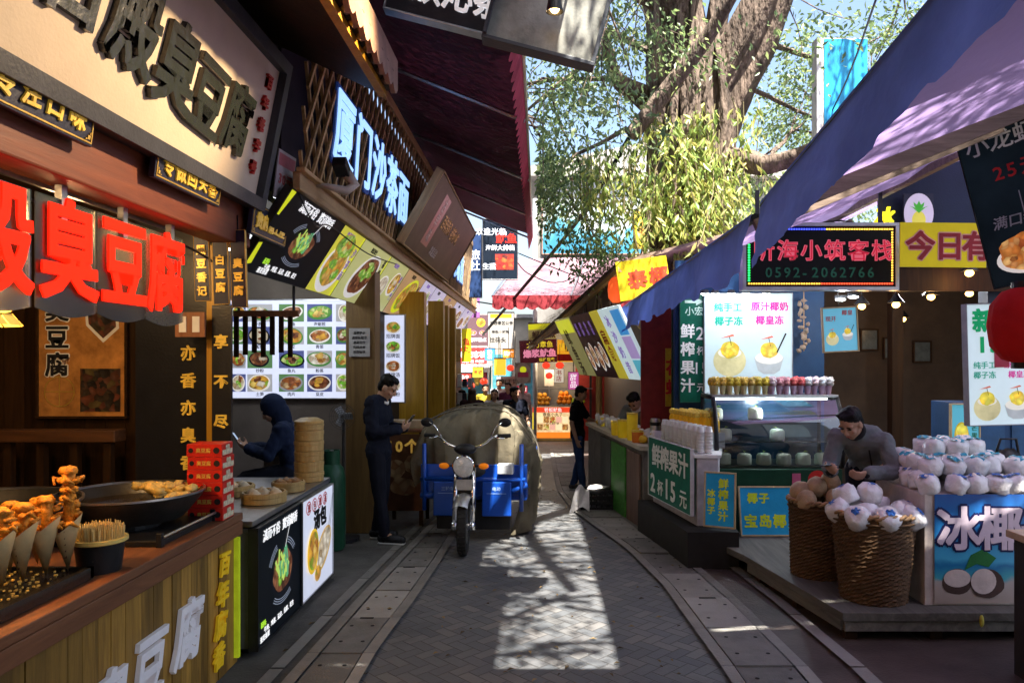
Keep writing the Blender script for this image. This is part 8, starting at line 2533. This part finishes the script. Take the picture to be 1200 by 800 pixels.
for j, (y, hf) in enumerate(rows):
    for i, (x, z) in enumerate(pr_):
        s_ = i / 127
        side = max(0.0, s_ - 0.55) / 0.45
        fold = 0.07 * math.sin(y * 15 + 2.0 * math.sin(x * 3 + y)) * side + 0.045 * math.sin(y * 27 + z * 5) * side
        nn = noise.noise(Vector((x * 3.0, y * 2.2, z * 2.5))) * 0.07 + noise.noise(Vector((x * 7, y * 6, z * 7 + 5))) * 0.034 + noise.noise(Vector((x * 17, y * 15, z * 12 + 9))) * 0.012
        hang = 1 - hf
        for fr_, am_, sd_ in ((2.6, 0.075, 1), (5.2, 0.045, 7), (10.5, 0.02, 13)):
            cn_ = abs(noise.noise(Vector((x * fr_ + sd_, y * fr_ * 0.8, z * fr_ * 0.55))))
            nn -= am_ * max(0.0, 0.16 - cn_) / 0.16
        zz = z if hf >= 1 else (0.62 + (z - 0.62) * hf if z > 0.62 else z)
        fx = x * (1 - 0.10 * hang) + fold + nn * 0.6
        if j < 11 and z > 0.62:
            yy_ = y + 0.06 * math.sin(x * 13 + zz * 4 + 2 * math.sin(x * 5)) * hang + 0.02 * nn
        else:
            yy_ = y
        vs.append((fx, yy_ + nn * 0.4, max(0.015, zz + nn + gz(7 + y) * (1 if zz < 0.3 else 0.3))))
W64 = 128
m.add(vs, [(j * W64 + i, j * W64 + i + 1, (j + 1) * W64 + i + 1, (j + 1) * W64 + i) for j in range(len(rows) - 1) for i in range(W64 - 1)])
tp = m.build('tarpaulin', cloth('khaki tarpaulin', (0.135, 0.115, 0.076), 0.06, ns=2.5, na=0.5), None, smooth='all')
tp.location = (-0.66, 7.15, 0.0)
tag(tp, 'khaki tarpaulin draped over the load of the blue tricycle', 'tarpaulin')

for y_ in (1.0, 1.75):
    pts = []
    for (x, z) in pr_[4:118:6]:
        pts.append(Vector((x * 1.0 + (0.02 if x > 0 else -0.02), y_ + 0.02 * math.sin(x * 9), z + 0.012)))
    o = MB().tube(smoothpath(pts, 3), 0.009, 6).build('rope', mat('grey rope', (0.16, 0.14, 0.11), 0.9), tp, smooth='all')
# ------------------------------------------------------------------ people
def basis(d, hint=Vector((0, 0, 1))):
    d = Vector(d).normalized()
    a = hint.cross(d)
    if a.length < 1e-3: a = Vector((1, 0, 0)).cross(d)
    a.normalize()
    return Matrix((a, d.cross(a), d)).transposed()
STAND = dict(pelvis=(0, 0, .95), waist=(0, .01, 1.10), chest=(0, .01, 1.29), neck=(0, .015, 1.46), head=(0, -.015, 1.585),
             shL=(-.17, .01, 1.40), elL=(-.22, .03, 1.13), wrL=(-.225, -.03, .89), haL=(-.225, -.05, .81),
             shR=(.17, .01, 1.40), elR=(.22, .03, 1.13), wrR=(.225, -.03, .89), haR=(.225, -.05, .81),
             hiL=(-.085, 0, .90), knL=(-.095, -.01, .50), anL=(-.10, .02, .085), toL=(-.11, -.13, .035),
             hiR=(.085, 0, .90), knR=(.095, -.01, .50), anR=(.10, .02, .085), toR=(.11, -.13, .035), face=(0, -1, 0), up=(0, 0, 1))
def hand(m, wr, tip, palm_n, grip=0.5, s=1.0):
    """palm and five bent fingers from the wrist towards tip; palm_n is the way the palm faces"""
    wr, tip, pn = Vector(wr), Vector(tip), Vector(palm_n)
    d = (tip - wr).normalized()
    pn = (pn - d * pn.dot(d)).normalized()
    sd = d.cross(pn).normalized()
    pc = wr + d * 0.05 * s
    m.ell(pc, (0.041 * s, 0.016 * s, 0.05 * s), 12, 8, rot=Matrix((sd, pn, d)).transposed())
    for k, (o_, L_) in enumerate(((-0.03, 0.060), (-0.010, 0.072), (0.010, 0.076), (0.030, 0.068))):
        p0 = pc + sd * o_ * s + d * 0.035 * s
        a = grip * 0.9
        d1 = (d * math.cos(a * .5) + pn * math.sin(a * .5))
        d2 = (d * math.cos(a * 1.5) + pn * math.sin(a * 1.5))
        d3 = (d * math.cos(a * 2.4) + pn * math.sin(a * 2.4))
        p1 = p0 + d1 * L_ * 0.45 * s
        p2 = p1 + d2 * L_ * 0.33 * s
        p3 = p2 + d3 * L_ * 0.28 * s
        m.tube([p0, p1, p2, p3], [0.0095 * s, 0.009 * s, 0.0082 * s, 0.0068 * s], 8)
        m.ell(p3, 0.0068 * s, 8, 5)
    t0 = pc + sd * 0.036 * s - d * 0.015 * s
    t1 = t0 + (sd * 0.75 + d * 0.55 + pn * 0.35).normalized() * 0.036 * s
    t2 = t1 + (sd * 0.15 + d * 0.8 + pn * 0.6).normalized() * 0.03 * s
    m.tube([t0, t1, t2], [0.013 * s, 0.011 * s, 0.008 * s], 8)
    m.ell(t2, 0.008 * s, 8, 5)
def person(label, loc, rz, over=None, top=(0.02, 0.02, 0.022), sleeve='short', bottom=(0.03, 0.05, 0.12), shoe=(0.03, 0.03, 0.03), hair='short', haircol=None, s=1.0, vox=0.014, build=1.0, coat=False, group=None, collar=None, skin=None, topna=0.2):
    J = {k: Vector(v) for k, v in STAND.items()}
    if over:
        for k, v in over.items(): J[k] = Vector(v)
    f, up = J['face'].normalized(), J['up'].normalized()
    up = (up - f * up.dot(f)).normalized()
    rt = f.cross(up).normalized()
    HB = Matrix((rt, f, up)).transposed()
    root = thing('person', label, 'person', loc, rz, group)
    root.scale = (s, s, s)
    H = J['head']
    hips = (J['hiR'] - J['hiL']).normalized()
    shs = (J['shR'] - J['shL']).normalized()
    def torso(m, g=0.0, lo=True):
        sp = J['neck'] - J['pelvis']
        for (c, r_, ax) in ((J['pelvis'] + Vector((0, 0, -0.02)), (0.155, 0.105, 0.12), hips), (J['waist'], (0.138, 0.098, 0.13), (hips + shs).normalized()), (J['chest'], (0.168, 0.112, 0.16), shs)):
            z = sp.normalized()
            x = (ax - z * ax.dot(z)).normalized()
            m.ell(c, tuple(q * build + g for q in r_), 18, 12, rot=Matrix((x, z.cross(x), z)).transposed())
        m.cap(J['shL'], J['shR'], 0.062 * build + g, 0.062 * build + g)
        m.cap(J['chest'] + (J['neck'] - J['chest']) * 0.35, J['neck'], 0.10 * build + g * .5, 0.062)
    def arm(m, sd, g=0.0, upto=1.0):
        a, b, c = J['sh' + sd], J['el' + sd], J['wr' + sd]
        m.cap(a, b, 0.050 + g, 0.040 + g)
        if upto > 0: m.cap(b, b.lerp(c, upto), 0.040 + g, 0.040 + (0.029 - 0.040) * upto + g)
    def leg(m, sd, g=0.0, end=1.0):
        a, b, c = J['hi' + sd], J['kn' + sd], J['an' + sd]
        m.cap(a, b, 0.082 * build + g, 0.057 + g)
        m.cap(b, b.lerp(c, end), 0.057 + g, 0.040 + g * 1.15)
    # body
    m = MB()
    torso(m)
    for sd, sg in (('L', -1), ('R', 1)):
        arm(m, sd); leg(m, sd)
        hand(m, J['wr' + sd], J['ha' + sd], J.get('pn' + sd, Vector((-sg * 0.8, -0.3, 0))), 0.75 if ('gr' + sd) in J else 0.4)
        m.cap(J['an' + sd], J['to' + sd], 0.038, 0.03)
    m.cap(J['neck'] - up * 0.02, H - up * 0.05 - f * 0.015, 0.056, 0.052)
    m.ell(H + up * 0.035 - f * 0.012, (0.075, 0.093, 0.083), 20, 14, rot=HB)
    m.ell(H - up * 0.035 + f * 0.022, (0.062, 0.068, 0.078), 18, 12, rot=HB)
    m.ell(H - up * 0.095 + f * 0.052, (0.028, 0.022, 0.02), 10, 8, rot=HB)
    m.tube([H + f * 0.080 + up * 0.018, H + f * 0.098 - up * 0.012, H + f * 0.106 - up * 0.030], [0.009, 0.012, 0.014], 8)
    for sg in (-1, 1):
        m.ell(H + f * 0.094 - up * 0.033 + rt * sg * 0.012, (0.010, 0.010, 0.008), 8, 6, rot=HB)
        m.ell(H + rt * sg * 0.076 - f * 0.008 - up * 0.012, (0.011, 0.022, 0.034), 10, 8, rot=HB)
        m.ell(H + f * 0.070 + rt * sg * 0.034 + up * 0.032, (0.03, 0.016, 0.010), 10, 6, rot=HB)
        m.ell(H + f * 0.062 + rt * sg * 0.042 - up * 0.025, (0.024, 0.02, 0.02), 10, 6, rot=HB)
    place(remesh(m, vox * 0.85, 'body', 2), 'body', skin or skin_m, root)
    if vox < 0.02:
        e = MB()
        for sg in (-1, 1):
            e.ell(H + f * 0.079 + rt * sg * 0.032 + up * 0.010, (0.015, 0.008, 0.0065), 10, 6, rot=HB)
        e.build('eyes', mat('dark eyes', (0.02, 0.015, 0.012), 0.25), root, smooth='all')
        e = MB()
        for sg in (-1, 1):
            e.ell(H + f * 0.087 + rt * sg * 0.034 + up * 0.034, (0.021, 0.005, 0.004), 8, 6, rot=HB)
        e.build('eyebrows', hair_m, root, smooth='all')
        MB().ell(H + f * 0.087 - up * 0.062, (0.022, 0.008, 0.0075), 10, 6, rot=HB).build('lips', mat('lips', (0.36, 0.13, 0.11), 0.5), root, smooth='all')
    # clothes
    nm = 'cloth ' + ' '.join('%.2f' % q for q in top) + ' %.1f' % topna
    mt = mat(nm, top, 0.8, spec=0.08, ns=5, na=topna, bump=0.3, bs=40)
    m = MB()
    g = 0.020 if coat else 0.012
    torso(m, g)
    for sd in 'LR':
        if sleeve == 'long':
            arm(m, sd, g + 0.004, 0.94)
        else:
            a, b = J['sh' + sd], J['el' + sd]
            m.cap(a, a.lerp(b, 0.72), 0.066 + (0.01 if coat else 0), 0.060)
    z = (J['neck'] - J['pelvis']).normalized()
    x = (hips - z * hips.dot(z)).normalized()
    m.ell(J['pelvis'] + Vector((0, 0, -0.02 if not coat else -0.04)), (0.178 * build, 0.128 * build, 0.13), 18, 12, rot=Matrix((x, z.cross(x), z)).transposed())
    mm_ = remesh(m, vox, 'shirt', 3)
    ripple(mm_, ((8, 0.011), (19, 0.009), (42, 0.003)))
    place(mm_, 'jacket' if coat else 'shirt', mt, root)
    if collar:
        cm = MB().tube([J['neck'] + Matrix.Rotation(a, 3, (J['neck'] - J['chest']).normalized()) @ (f * 0.067) - up * 0.0 for a in [2 * math.pi * k / 18 for k in range(19)]], 0.02, 8)
        cm.build('collar', mat('collar ' + label[:14], collar, 0.8), root, smooth='all')
        for sd in 'LR':
            c0 = J['el' + sd].lerp(J['wr' + sd], 0.86)
            MB().cap(c0, J['el' + sd].lerp(J['wr' + sd], 0.99), 0.046, 0.043, 14).build('cuff', mat('collar ' + label[:14], collar, 0.8), root, smooth='all')
    m = MB()
    for sd in 'LR': leg(m, sd, 0.014, 0.97)
    m.ell(J['pelvis'] + Vector((0, 0, -0.03)), (0.165 * build, 0.118 * build, 0.11), 18, 12)
    mm_ = remesh(m, vox, 'trousers', 3)
    ripple(mm_, ((11, 0.008),))
    place(mm_, 'trousers', mat('trousers ' + ' '.join('%.2f' % q for q in bottom), bottom, 0.8, spec=0.08, ns=9, na=0.25), root)
    for sd in 'LR':
        a, t = J['an' + sd], J['to' + sd]
        d_ = Vector((t.x - a.x, t.y - a.y, 0)).normalized()
        ms_ = MB()
        ms_.cap(Vector((a.x, a.y, t.z + 0.02)) - d_ * 0.03, t + d_ * 0.03 + Vector((0, 0, 0.01)), 0.048, 0.043, 12).cap(Vector((a.x, a.y, a.z)) , Vector((a.x, a.y, a.z - 0.03)), 0.05, 0.052, 12)
        so = ms_.build('shoe', mat('shoe ' + ' '.join('%.2f' % q for q in shoe), shoe, 0.5), root, smooth='all')
        for v in so.data.vertices: v.co.z = max(v.co.z, 0.006 + t.z - 0.035)
        mid = (Vector((a.x, a.y, 0)) + Vector((t.x, t.y, 0))) / 2
        MB().cbox((mid.x, mid.y, t.z - 0.025), (0.088, 0.27, 0.018), rot=basis(Vector((0, 0, 1))) if False else Matrix.Rotation(math.atan2(d_.y, d_.x) - R(90), 3, 'Z')).build('sole', mat('pale sole', (0.5, 0.5, 0.48), 0.6), so, bevel=0.008)
    # hair
    hm = hair_m if haircol is None else mat('hair ' + ' '.join('%.2f' % q for q in haircol), haircol, 0.5, ns=50, na=0.4)
    m = MB()
    if hair == 'hood':
        m.ell(H + up * 0.03 - f * 0.03, (0.105, 0.118, 0.125), 18, 12, rot=HB)
        m.cap(H - f * 0.05 - up * 0.05, J['neck'] - f * 0.03, 0.095, 0.10)
        place(remesh(m, vox, 'hood', 3), 'hood', mt, root)
    else:
        m.ell(H + up * 0.052 - f * 0.026, (0.083, 0.096, 0.082), 18, 12, rot=HB, jit=0.10)
        m.ell(H - f * 0.045 + up * 0.0, (0.078, 0.062, 0.082), 14, 10, rot=HB)
        if hair in ('short', 'thick'):
            for k in range(7):
                m.ell(H + up * (0.098 + 0.006 * math.sin(k * 3)) + f * (0.042 - 0.01 * abs(k - 3)) + rt * (k - 3) * 0.020, (0.024, 0.034, 0.024), 8, 6, rot=HB, jit=0.4)
        if hair == 'long':
            m.ell(H - f * 0.06 - up * 0.08, (0.09, 0.055, 0.13), 14, 10, rot=HB)
        if hair == 'bun':
            m.ell(H - f * 0.10 + up * 0.07, (0.045, 0.045, 0.045), 12, 8, rot=HB)
        mm_ = remesh(m, min(vox, 0.010), 'hair', 2)
        ripple(mm_, ((1, 0.006),), (60, 60, 14))
        place(mm_, 'hair', hm, root)
    return root, J
def phone(label, root, p, nrm, upv, colr=(0.02, 0.02, 0.025)):
    bpy.context.view_layer.update()
    M = root.matrix_world
    r = plane('phone', label, 'phone', M @ Vector(p), M.to_3x3() @ Vector(nrm).cross(Vector(upv)) * -1, M.to_3x3() @ Vector(upv))
    MB().box(-0.037, 0.037, -0.076, 0.076, -0.004, 0.004).build('body', mat('phone body', colr, 0.2), r, bevel=0.003)
    MB().rect(-0.034, 0.034, -0.071, 0.071, 0.0046).build('screen', lit('phone screen', (0.35, 0.45, 0.6), 0.3), r)
    return r
# vendor bending over his phone beside the glass case (faces the viewer's left)
ven, _ = person('man in a grey jacket with dark collar bending over his phone', (2.50, 5.78, 0.16), 0,
    dict(pelvis=(0.10, 0.10, .90), waist=(0.07, 0.05, 1.02), chest=(0.01, -0.05, 1.10), neck=(-0.10, -0.16, 1.19), head=(-0.175, -0.23, 1.265),
         shL=(-0.20, -0.02, 1.13), shR=(0.10, -0.20, 1.12), elL=(-0.30, -0.12, 0.91), wrL=(-0.36, -0.30, 0.90), haL=(-0.385, -0.37, 0.915),
         elR=(0.13, -0.33, 0.90), wrR=(-0.13, -0.44, 0.905), haR=(-0.21, -0.46, 0.895), face=(-0.62, -0.45, -0.60), up=(-0.45, -0.35, 0.8),
         hiL=(0.02, 0.12, .86), hiR=(0.19, 0.08, .86), knL=(0.0, 0.05, .48), knR=(0.2, 0.0, .48), anL=(0.02, 0.12, .085), anR=(0.2, 0.1, .085), toL=(-0.05, 0.0, .035), toR=(0.16, -0.04, .035),
         pnL=(0.5, -0.1, 0.7), grL=(0, 0, 1), pnR=(-0.2, 0.5, 0.4), grR=(0, 0, 1)),
    top=(0.15, 0.16, 0.165), sleeve='long', coat=True, bottom=(0.02, 0.022, 0.03), hair='thick', vox=0.0085, s=0.95, collar=(0.012, 0.012, 0.014))
phone('black phone held low by the man in the grey jacket', ven, (-0.40, -0.37, 0.955), (-0.1, 0.2, 1.0), (-0.75, -0.65, 0.1))
MB().disc(0, 0, 0.03, 0.035, 0, seg=16)
b_ = MB().ell((0.165, -0.245, 1.02), (0.012, 0.035, 0.035), 10, 8).build('sleeve_badge', mat('white badge', (0.6, 0.6, 0.6), 0.5), ven, smooth='all')
MB().tube([(-0.045, -0.165, 1.155), (-0.01, -0.185, 1.05), (0.04, -0.12, 0.92)], 0.007, 6).build('zip', black, ven)
# man in black leaning at the post, looking at his phone (faces right)
mb_, _ = person('man dressed in black standing by the brown post and looking at his phone', (-1.62, 7.50, 0.012), R(82),
    dict(neck=(0, -.03, 1.44), head=(0, -.095, 1.545), face=(0, -0.82, -0.57), up=(0, -0.5, 0.8), chest=(0, .02, 1.28),
         elL=(-.23, -.02, 1.12), wrL=(-.08, -.24, 1.13), haL=(-.03, -.30, 1.16), elR=(.23, -.02, 1.12), wrR=(.08, -.24, 1.13), haR=(.03, -.30, 1.16), pnL=(0.4, 0.3, 0.5), pnR=(-0.4, 0.3, 0.5), grL=(0, 0, 1), grR=(0, 0, 1),
         knL=(-.10, -.04, .50), anL=(-.11, -.10, .085), toL=(-.12, -.25, .035), anR=(.09, .06, .085), toR=(.10, -.09, .035)),
    top=(0.010, 0.012, 0.022), sleeve='long', coat=True, bottom=(0.010, 0.011, 0.018), shoe=(0.012, 0.012, 0.014), hair='thick', vox=0.010, s=1.0)
phone('dark phone in the hands of the man in black', mb_, (0.0, -.325, 1.21), (0, 0.75, 0.5), (0, -0.5, 0.75))
MB().tube([(-0.05, -0.075, 1.40), (0.0, -0.09, 1.385), (0.05, -0.075, 1.40)], 0.014, 8).build('undershirt_collar', white_paint, mb_, smooth='all')
# seated hooded figure
st_ = thing('stool', 'plain high stool behind the bamboo steamers', 'stool', (-2.36, 7.0, 0.012))
MB().lathe([(0.17, 0.66), (0.18, 0.68), (0.17, 0.70)], seg=24).build('seat', mat('cream stool seat', (0.45, 0.40, 0.33), 0.5), st_, smooth=True)
for k in range(4):
    a = k * math.pi / 2 + 0.78
    MB().tube([(0.19 * math.cos(a), 0.19 * math.sin(a), 0), (0.13 * math.cos(a), 0.13 * math.sin(a), 0.66)], 0.014, 6).build('leg', steel, st_)
MB().box(-0.30, 0.18, 0.15, 0.20, 0.72, 0.98).build('backrest', mat('cream stool seat', (0.45, 0.4, 0.33)), st_, bevel=0.01)
hd, _ = person('seated person in a dark blue hooded jacket looking at a bright phone', (-2.36, 7.0, 0.0), R(-78),
    dict(pelvis=(0, .02, .80), waist=(0, .02, .94), chest=(0, -.03, 1.10), neck=(0, -.09, 1.25), head=(0, -.15, 1.365), face=(0, -.85, -.52), up=(0, -.45, .85),
         shL=(-.17, -.04, 1.19), shR=(.17, -.04, 1.19), elL=(-.20, -.16, .97), elR=(.20, -.16, .97), wrL=(-.08, -.36, 1.02), haL=(-.04, -.43, 1.05), wrR=(.08, -.36, 1.02), haR=(.04, -.43, 1.05), pnL=(.4, .3, .5), pnR=(-.4, .3, .5), grL=(0, 0, 1), grR=(0, 0, 1),
         hiL=(-.09, 0, .77), hiR=(.09, 0, .77), knL=(-.12, -.40, .72), knR=(.12, -.40, .72), anL=(-.12, -.36, .30), anR=(.12, -.36, .30), toL=(-.12, -.50, .25), toR=(.12, -.50, .25)),
    top=(0.016, 0.024, 0.055), sleeve='long', coat=True, bottom=(0.012, 0.012, 0.016), hair='hood', vox=0.012)
phone('bright phone in the hands of the hooded person', hd, (0.0, -.46, 1.10), (0, 0.75, 0.5), (0, -0.5, 0.75), (0.3, 0.3, 0.33))
# man in black T-shirt and jeans at the fruit stall (faces right)
person('man in black T-shirt and blue jeans reaching towards the fruit stall', (0.63, 12.1, gz(12.1)), R(75),
    dict(elL=(-.21, .06, 1.12), wrL=(-.22, -.02, .86), haL=(-.22, -.05, .78), elR=(.20, -.14, 1.14), wrR=(.14, -.38, 1.10), haR=(.13, -.46, 1.09), pnR=(0, 0, -1), head=(0, -.05, 1.575), face=(0, -.93, -.35), up=(0, -.3, .95),
         knL=(-.09, -.05, .5), anL=(-.09, -.10, .085), toL=(-.09, -.25, .035), anR=(.09, .10, .085), toR=(.09, -.05, .035)),
    top=(0.010, 0.010, 0.012), bottom=(0.03, 0.06, 0.16), shoe=(0.05, 0.05, 0.055), hair='thick', vox=0.015, s=1.0)
# worker behind the fruit stall
person('stall worker in a grey shirt with white sleeve trim bending over the fruit', (1.42, 10.2, gz(10.2)), R(-35),
    dict(pelvis=(0, .12, .95), waist=(0, .06, 1.08), chest=(0, -.06, 1.24), neck=(0, -.17, 1.34), head=(0, -.25, 1.42), face=(0, -.7, -.7), up=(0, -.6, .7), shL=(-.18, -.1, 1.31), shR=(.18, -.1, 1.31),
         elL=(-.26, -.24, 1.12), elR=(.26, -.24, 1.12), wrL=(-.18, -.42, 1.0), wrR=(.18, -.42, 1.0), haL=(-.16, -.5, .98), haR=(.16, -.5, .98), pnL=(0, 0, -1), pnR=(0, 0, -1)),
    top=(0.16, 0.17, 0.18), bottom=(0.03, 0.03, 0.035), hair='thick', vox=0.016, collar=(0.55, 0.55, 0.55))
# walkers towards the end of the street
person('man in a black T-shirt walking towards us behind the tricycle', (-0.47, 14.2, gz(14.2)), R(12),
    dict(face=(0.55, -.8, -.1), elL=(-.23, .06, 1.13), wrL=(-.24, -.06, .88), elR=(.25, .0, 1.12), wrR=(.26, -.12, .90), haR=(.26, -.17, .83), knL=(-.09, -.12, .52), anL=(-.09, -.02, .10), knR=(.09, .02, .5), anR=(.09, .12, .11), toR=(.10, -.02, .05)),
    top=(0.012, 0.012, 0.016), bottom=(0.02, 0.02, 0.025), hair='thick', vox=0.016)
person('person in a pale striped top carrying something dark across the chest', (-0.92, 15.2, gz(15.2)), R(-6), dict(elL=(-.23, -.06, 1.12), wrL=(-.08, -.22, 1.12), haL=(0, -.24, 1.12), elR=(.23, -.06, 1.12), wrR=(.08, -.22, 1.10), haR=(0, -.24, 1.10)),
    top=(0.42, 0.40, 0.38), bottom=(0.04, 0.04, 0.05), hair='long', vox=0.018, s=0.95)
person('person with brown hair in a dark maroon coat walking away down the street', (-1.32, 14.6, gz(14.6)), R(176), None, top=(0.035, 0.016, 0.018), sleeve='long', coat=True, bottom=(0.02, 0.02, 0.025), hair='long', haircol=(0.06, 0.03, 0.018), vox=0.018, s=0.98)
person('person in a white shirt beside the teal shopfront looking back', (-1.62, 15.6, gz(15.6)), R(-20), None, top=(0.5, 0.48, 0.46), bottom=(0.05, 0.05, 0.06), hair='short', vox=0.018, s=0.93)
person('person in a yellow top walking in the far crowd', (-1.28, 17.6, gz(17.6)), R(10), None, top=(0.5, 0.38, 0.04), bottom=(0.03, 0.03, 0.05), hair='short', vox=0.02, s=0.96)
person('person in a plum top walking in the far crowd', (-0.75, 17.8, gz(17.8)), R(-15), None, top=(0.08, 0.02, 0.05), bottom=(0.03, 0.03, 0.04), hair='short', vox=0.02, s=0.98)
person('person in a white and pink top near the box lantern', (-0.42, 18.4, gz(18.4)), R(20), None, top=(0.5, 0.42, 0.42), bottom=(0.06, 0.06, 0.08), hair='bun', vox=0.02, s=0.95)
person('person in a light grey top far down the street', (-1.05, 19.4, gz(19.4)), R(0), None, top=(0.4, 0.4, 0.42), bottom=(0.03, 0.03, 0.05), hair='short', vox=0.02, s=1.0)
# unseen awning added above the viewpoint to shade the foreground
sa = thing('added_shade_awning', 'flat canvas awning added out of view above the viewpoint to shade the foreground', 'awning', (0.4, 0.6, 4.0))
sh_ = thing('added_shade_banner', 'long narrow canvas banner added out of view to narrow the sunlit strip', 'banner', (1.4, 4, 6.0))  # canvas added above the frame, shades the right edge of the sunlit strip
wpart(MB().box(1.08, 1.75, 0.5, 7.0, 5.99, 6.0), 'cloth', cloth('grey canvas', (0.3, 0.3, 0.3)), sh_)
sh2 = thing('added_shade_banner', 'short canvas banner added out of view to shade the left of the street', 'banner', (0, 2, 6.0))  # second canvas added above the frame, shades the strip's left edge
wpart(MB().box(-0.35, 0.33, 0.3, 4.1, 5.99, 6.0), 'cloth', cloth('grey canvas', (0.3, 0.3, 0.3)), sh2)
wpart(MB().tube([(-0.35, 0.1, 6.0), (-0.35, 4.3, 6.0)], 0.012, 5).tube([(0.33, 0.1, 6.0), (0.33, 4.3, 6.0)], 0.012, 5), 'cord', black, sh2)
wpart(MB().tube([(1.08, 0.2, 6.0), (1.08, 7.3, 6.0)], 0.012, 5).tube([(1.75, 0.2, 6.0), (1.75, 7.3, 6.0)], 0.012, 5), 'cord', black, sh_)
wpart(MB().box(-0.95, 2.6, -11.5, 2.75, 3.98, 4.0), 'cover', cloth('grey canvas', (0.3, 0.3, 0.3), 0.05), sa)
wpart(MB().tube([(-0.95, 2.75, 3.97), (2.6, 2.75, 3.97)], 0.02, 6), 'front_bar', steel, sa)

# litter on the paving and a few loose wires
rnd = random.Random(77)
m = MB()
for k in range(320):
    y = rnd.uniform(3.5, 13)
    x = rnd.uniform(-1.6, 1.5)
    a_ = rnd.uniform(0, 6.3)
    s_ = rnd.uniform(0.012, 0.032)
    z = gz(y) + 0.03 + (0.0 if -0.8 < x < 0.8 else 0.006)
    dx, dy = s_ * math.cos(a_), s_ * math.sin(a_)
    m.add([(x - dx, y - dy, z - 0.022), (x + dy * .4, y - dx * .4, z - 0.014), (x + dx, y + dy, z - 0.02), (x - dy * .4, y + dx * .4, z - 0.012)], [(0, 1, 2), (0, 2, 3)])
tag(m.build('leaf_litter', mat('dry leaf', (0.16, 0.11, 0.05), 0.8, isl=0.9, na=0.7, bump=0)), 'small dry leaves scattered over the brick paving', 'leaf litter', kind='stuff')
for pts, r_, lab in (([(-2.03, 1.5, 2.54), (-2.0, 2.6, 2.46), (-2.02, 3.6, 2.52), (-2.04, 4.7, 2.44), (-2.1, 5.0, 2.2)], 0.007, 'black wire looping under the red brown beam of the tofu shop'),
                     ([(-1.62, 5.0, 2.96), (-1.6, 5.3, 2.80), (-1.66, 5.9, 2.90), (-1.62, 7.0, 2.84), (-1.64, 8.5, 2.93)], 0.006, 'thin wire hanging along the upper edge of the menu strip'),
                     ([(1.7, 6.1, 2.98), (1.9, 6.1, 2.86), (2.5, 6.15, 2.99), (3.1, 6.3, 2.84), (3.6, 6.5, 2.8)], 0.007, 'black wire draped over the top of the screen sign'),
                     ([(2.78, 6.55, 0.9), (2.95, 6.3, 0.5), (3.0, 6.0, 0.22), (2.7, 5.8, 0.21)], 0.007, 'black power lead running down behind the glass case')):
    o = MB().tube(smoothpath([Vector(q) for q in pts]), r_, 6).build('wire', black, smooth='all')
    tag(o, lab, 'wire')
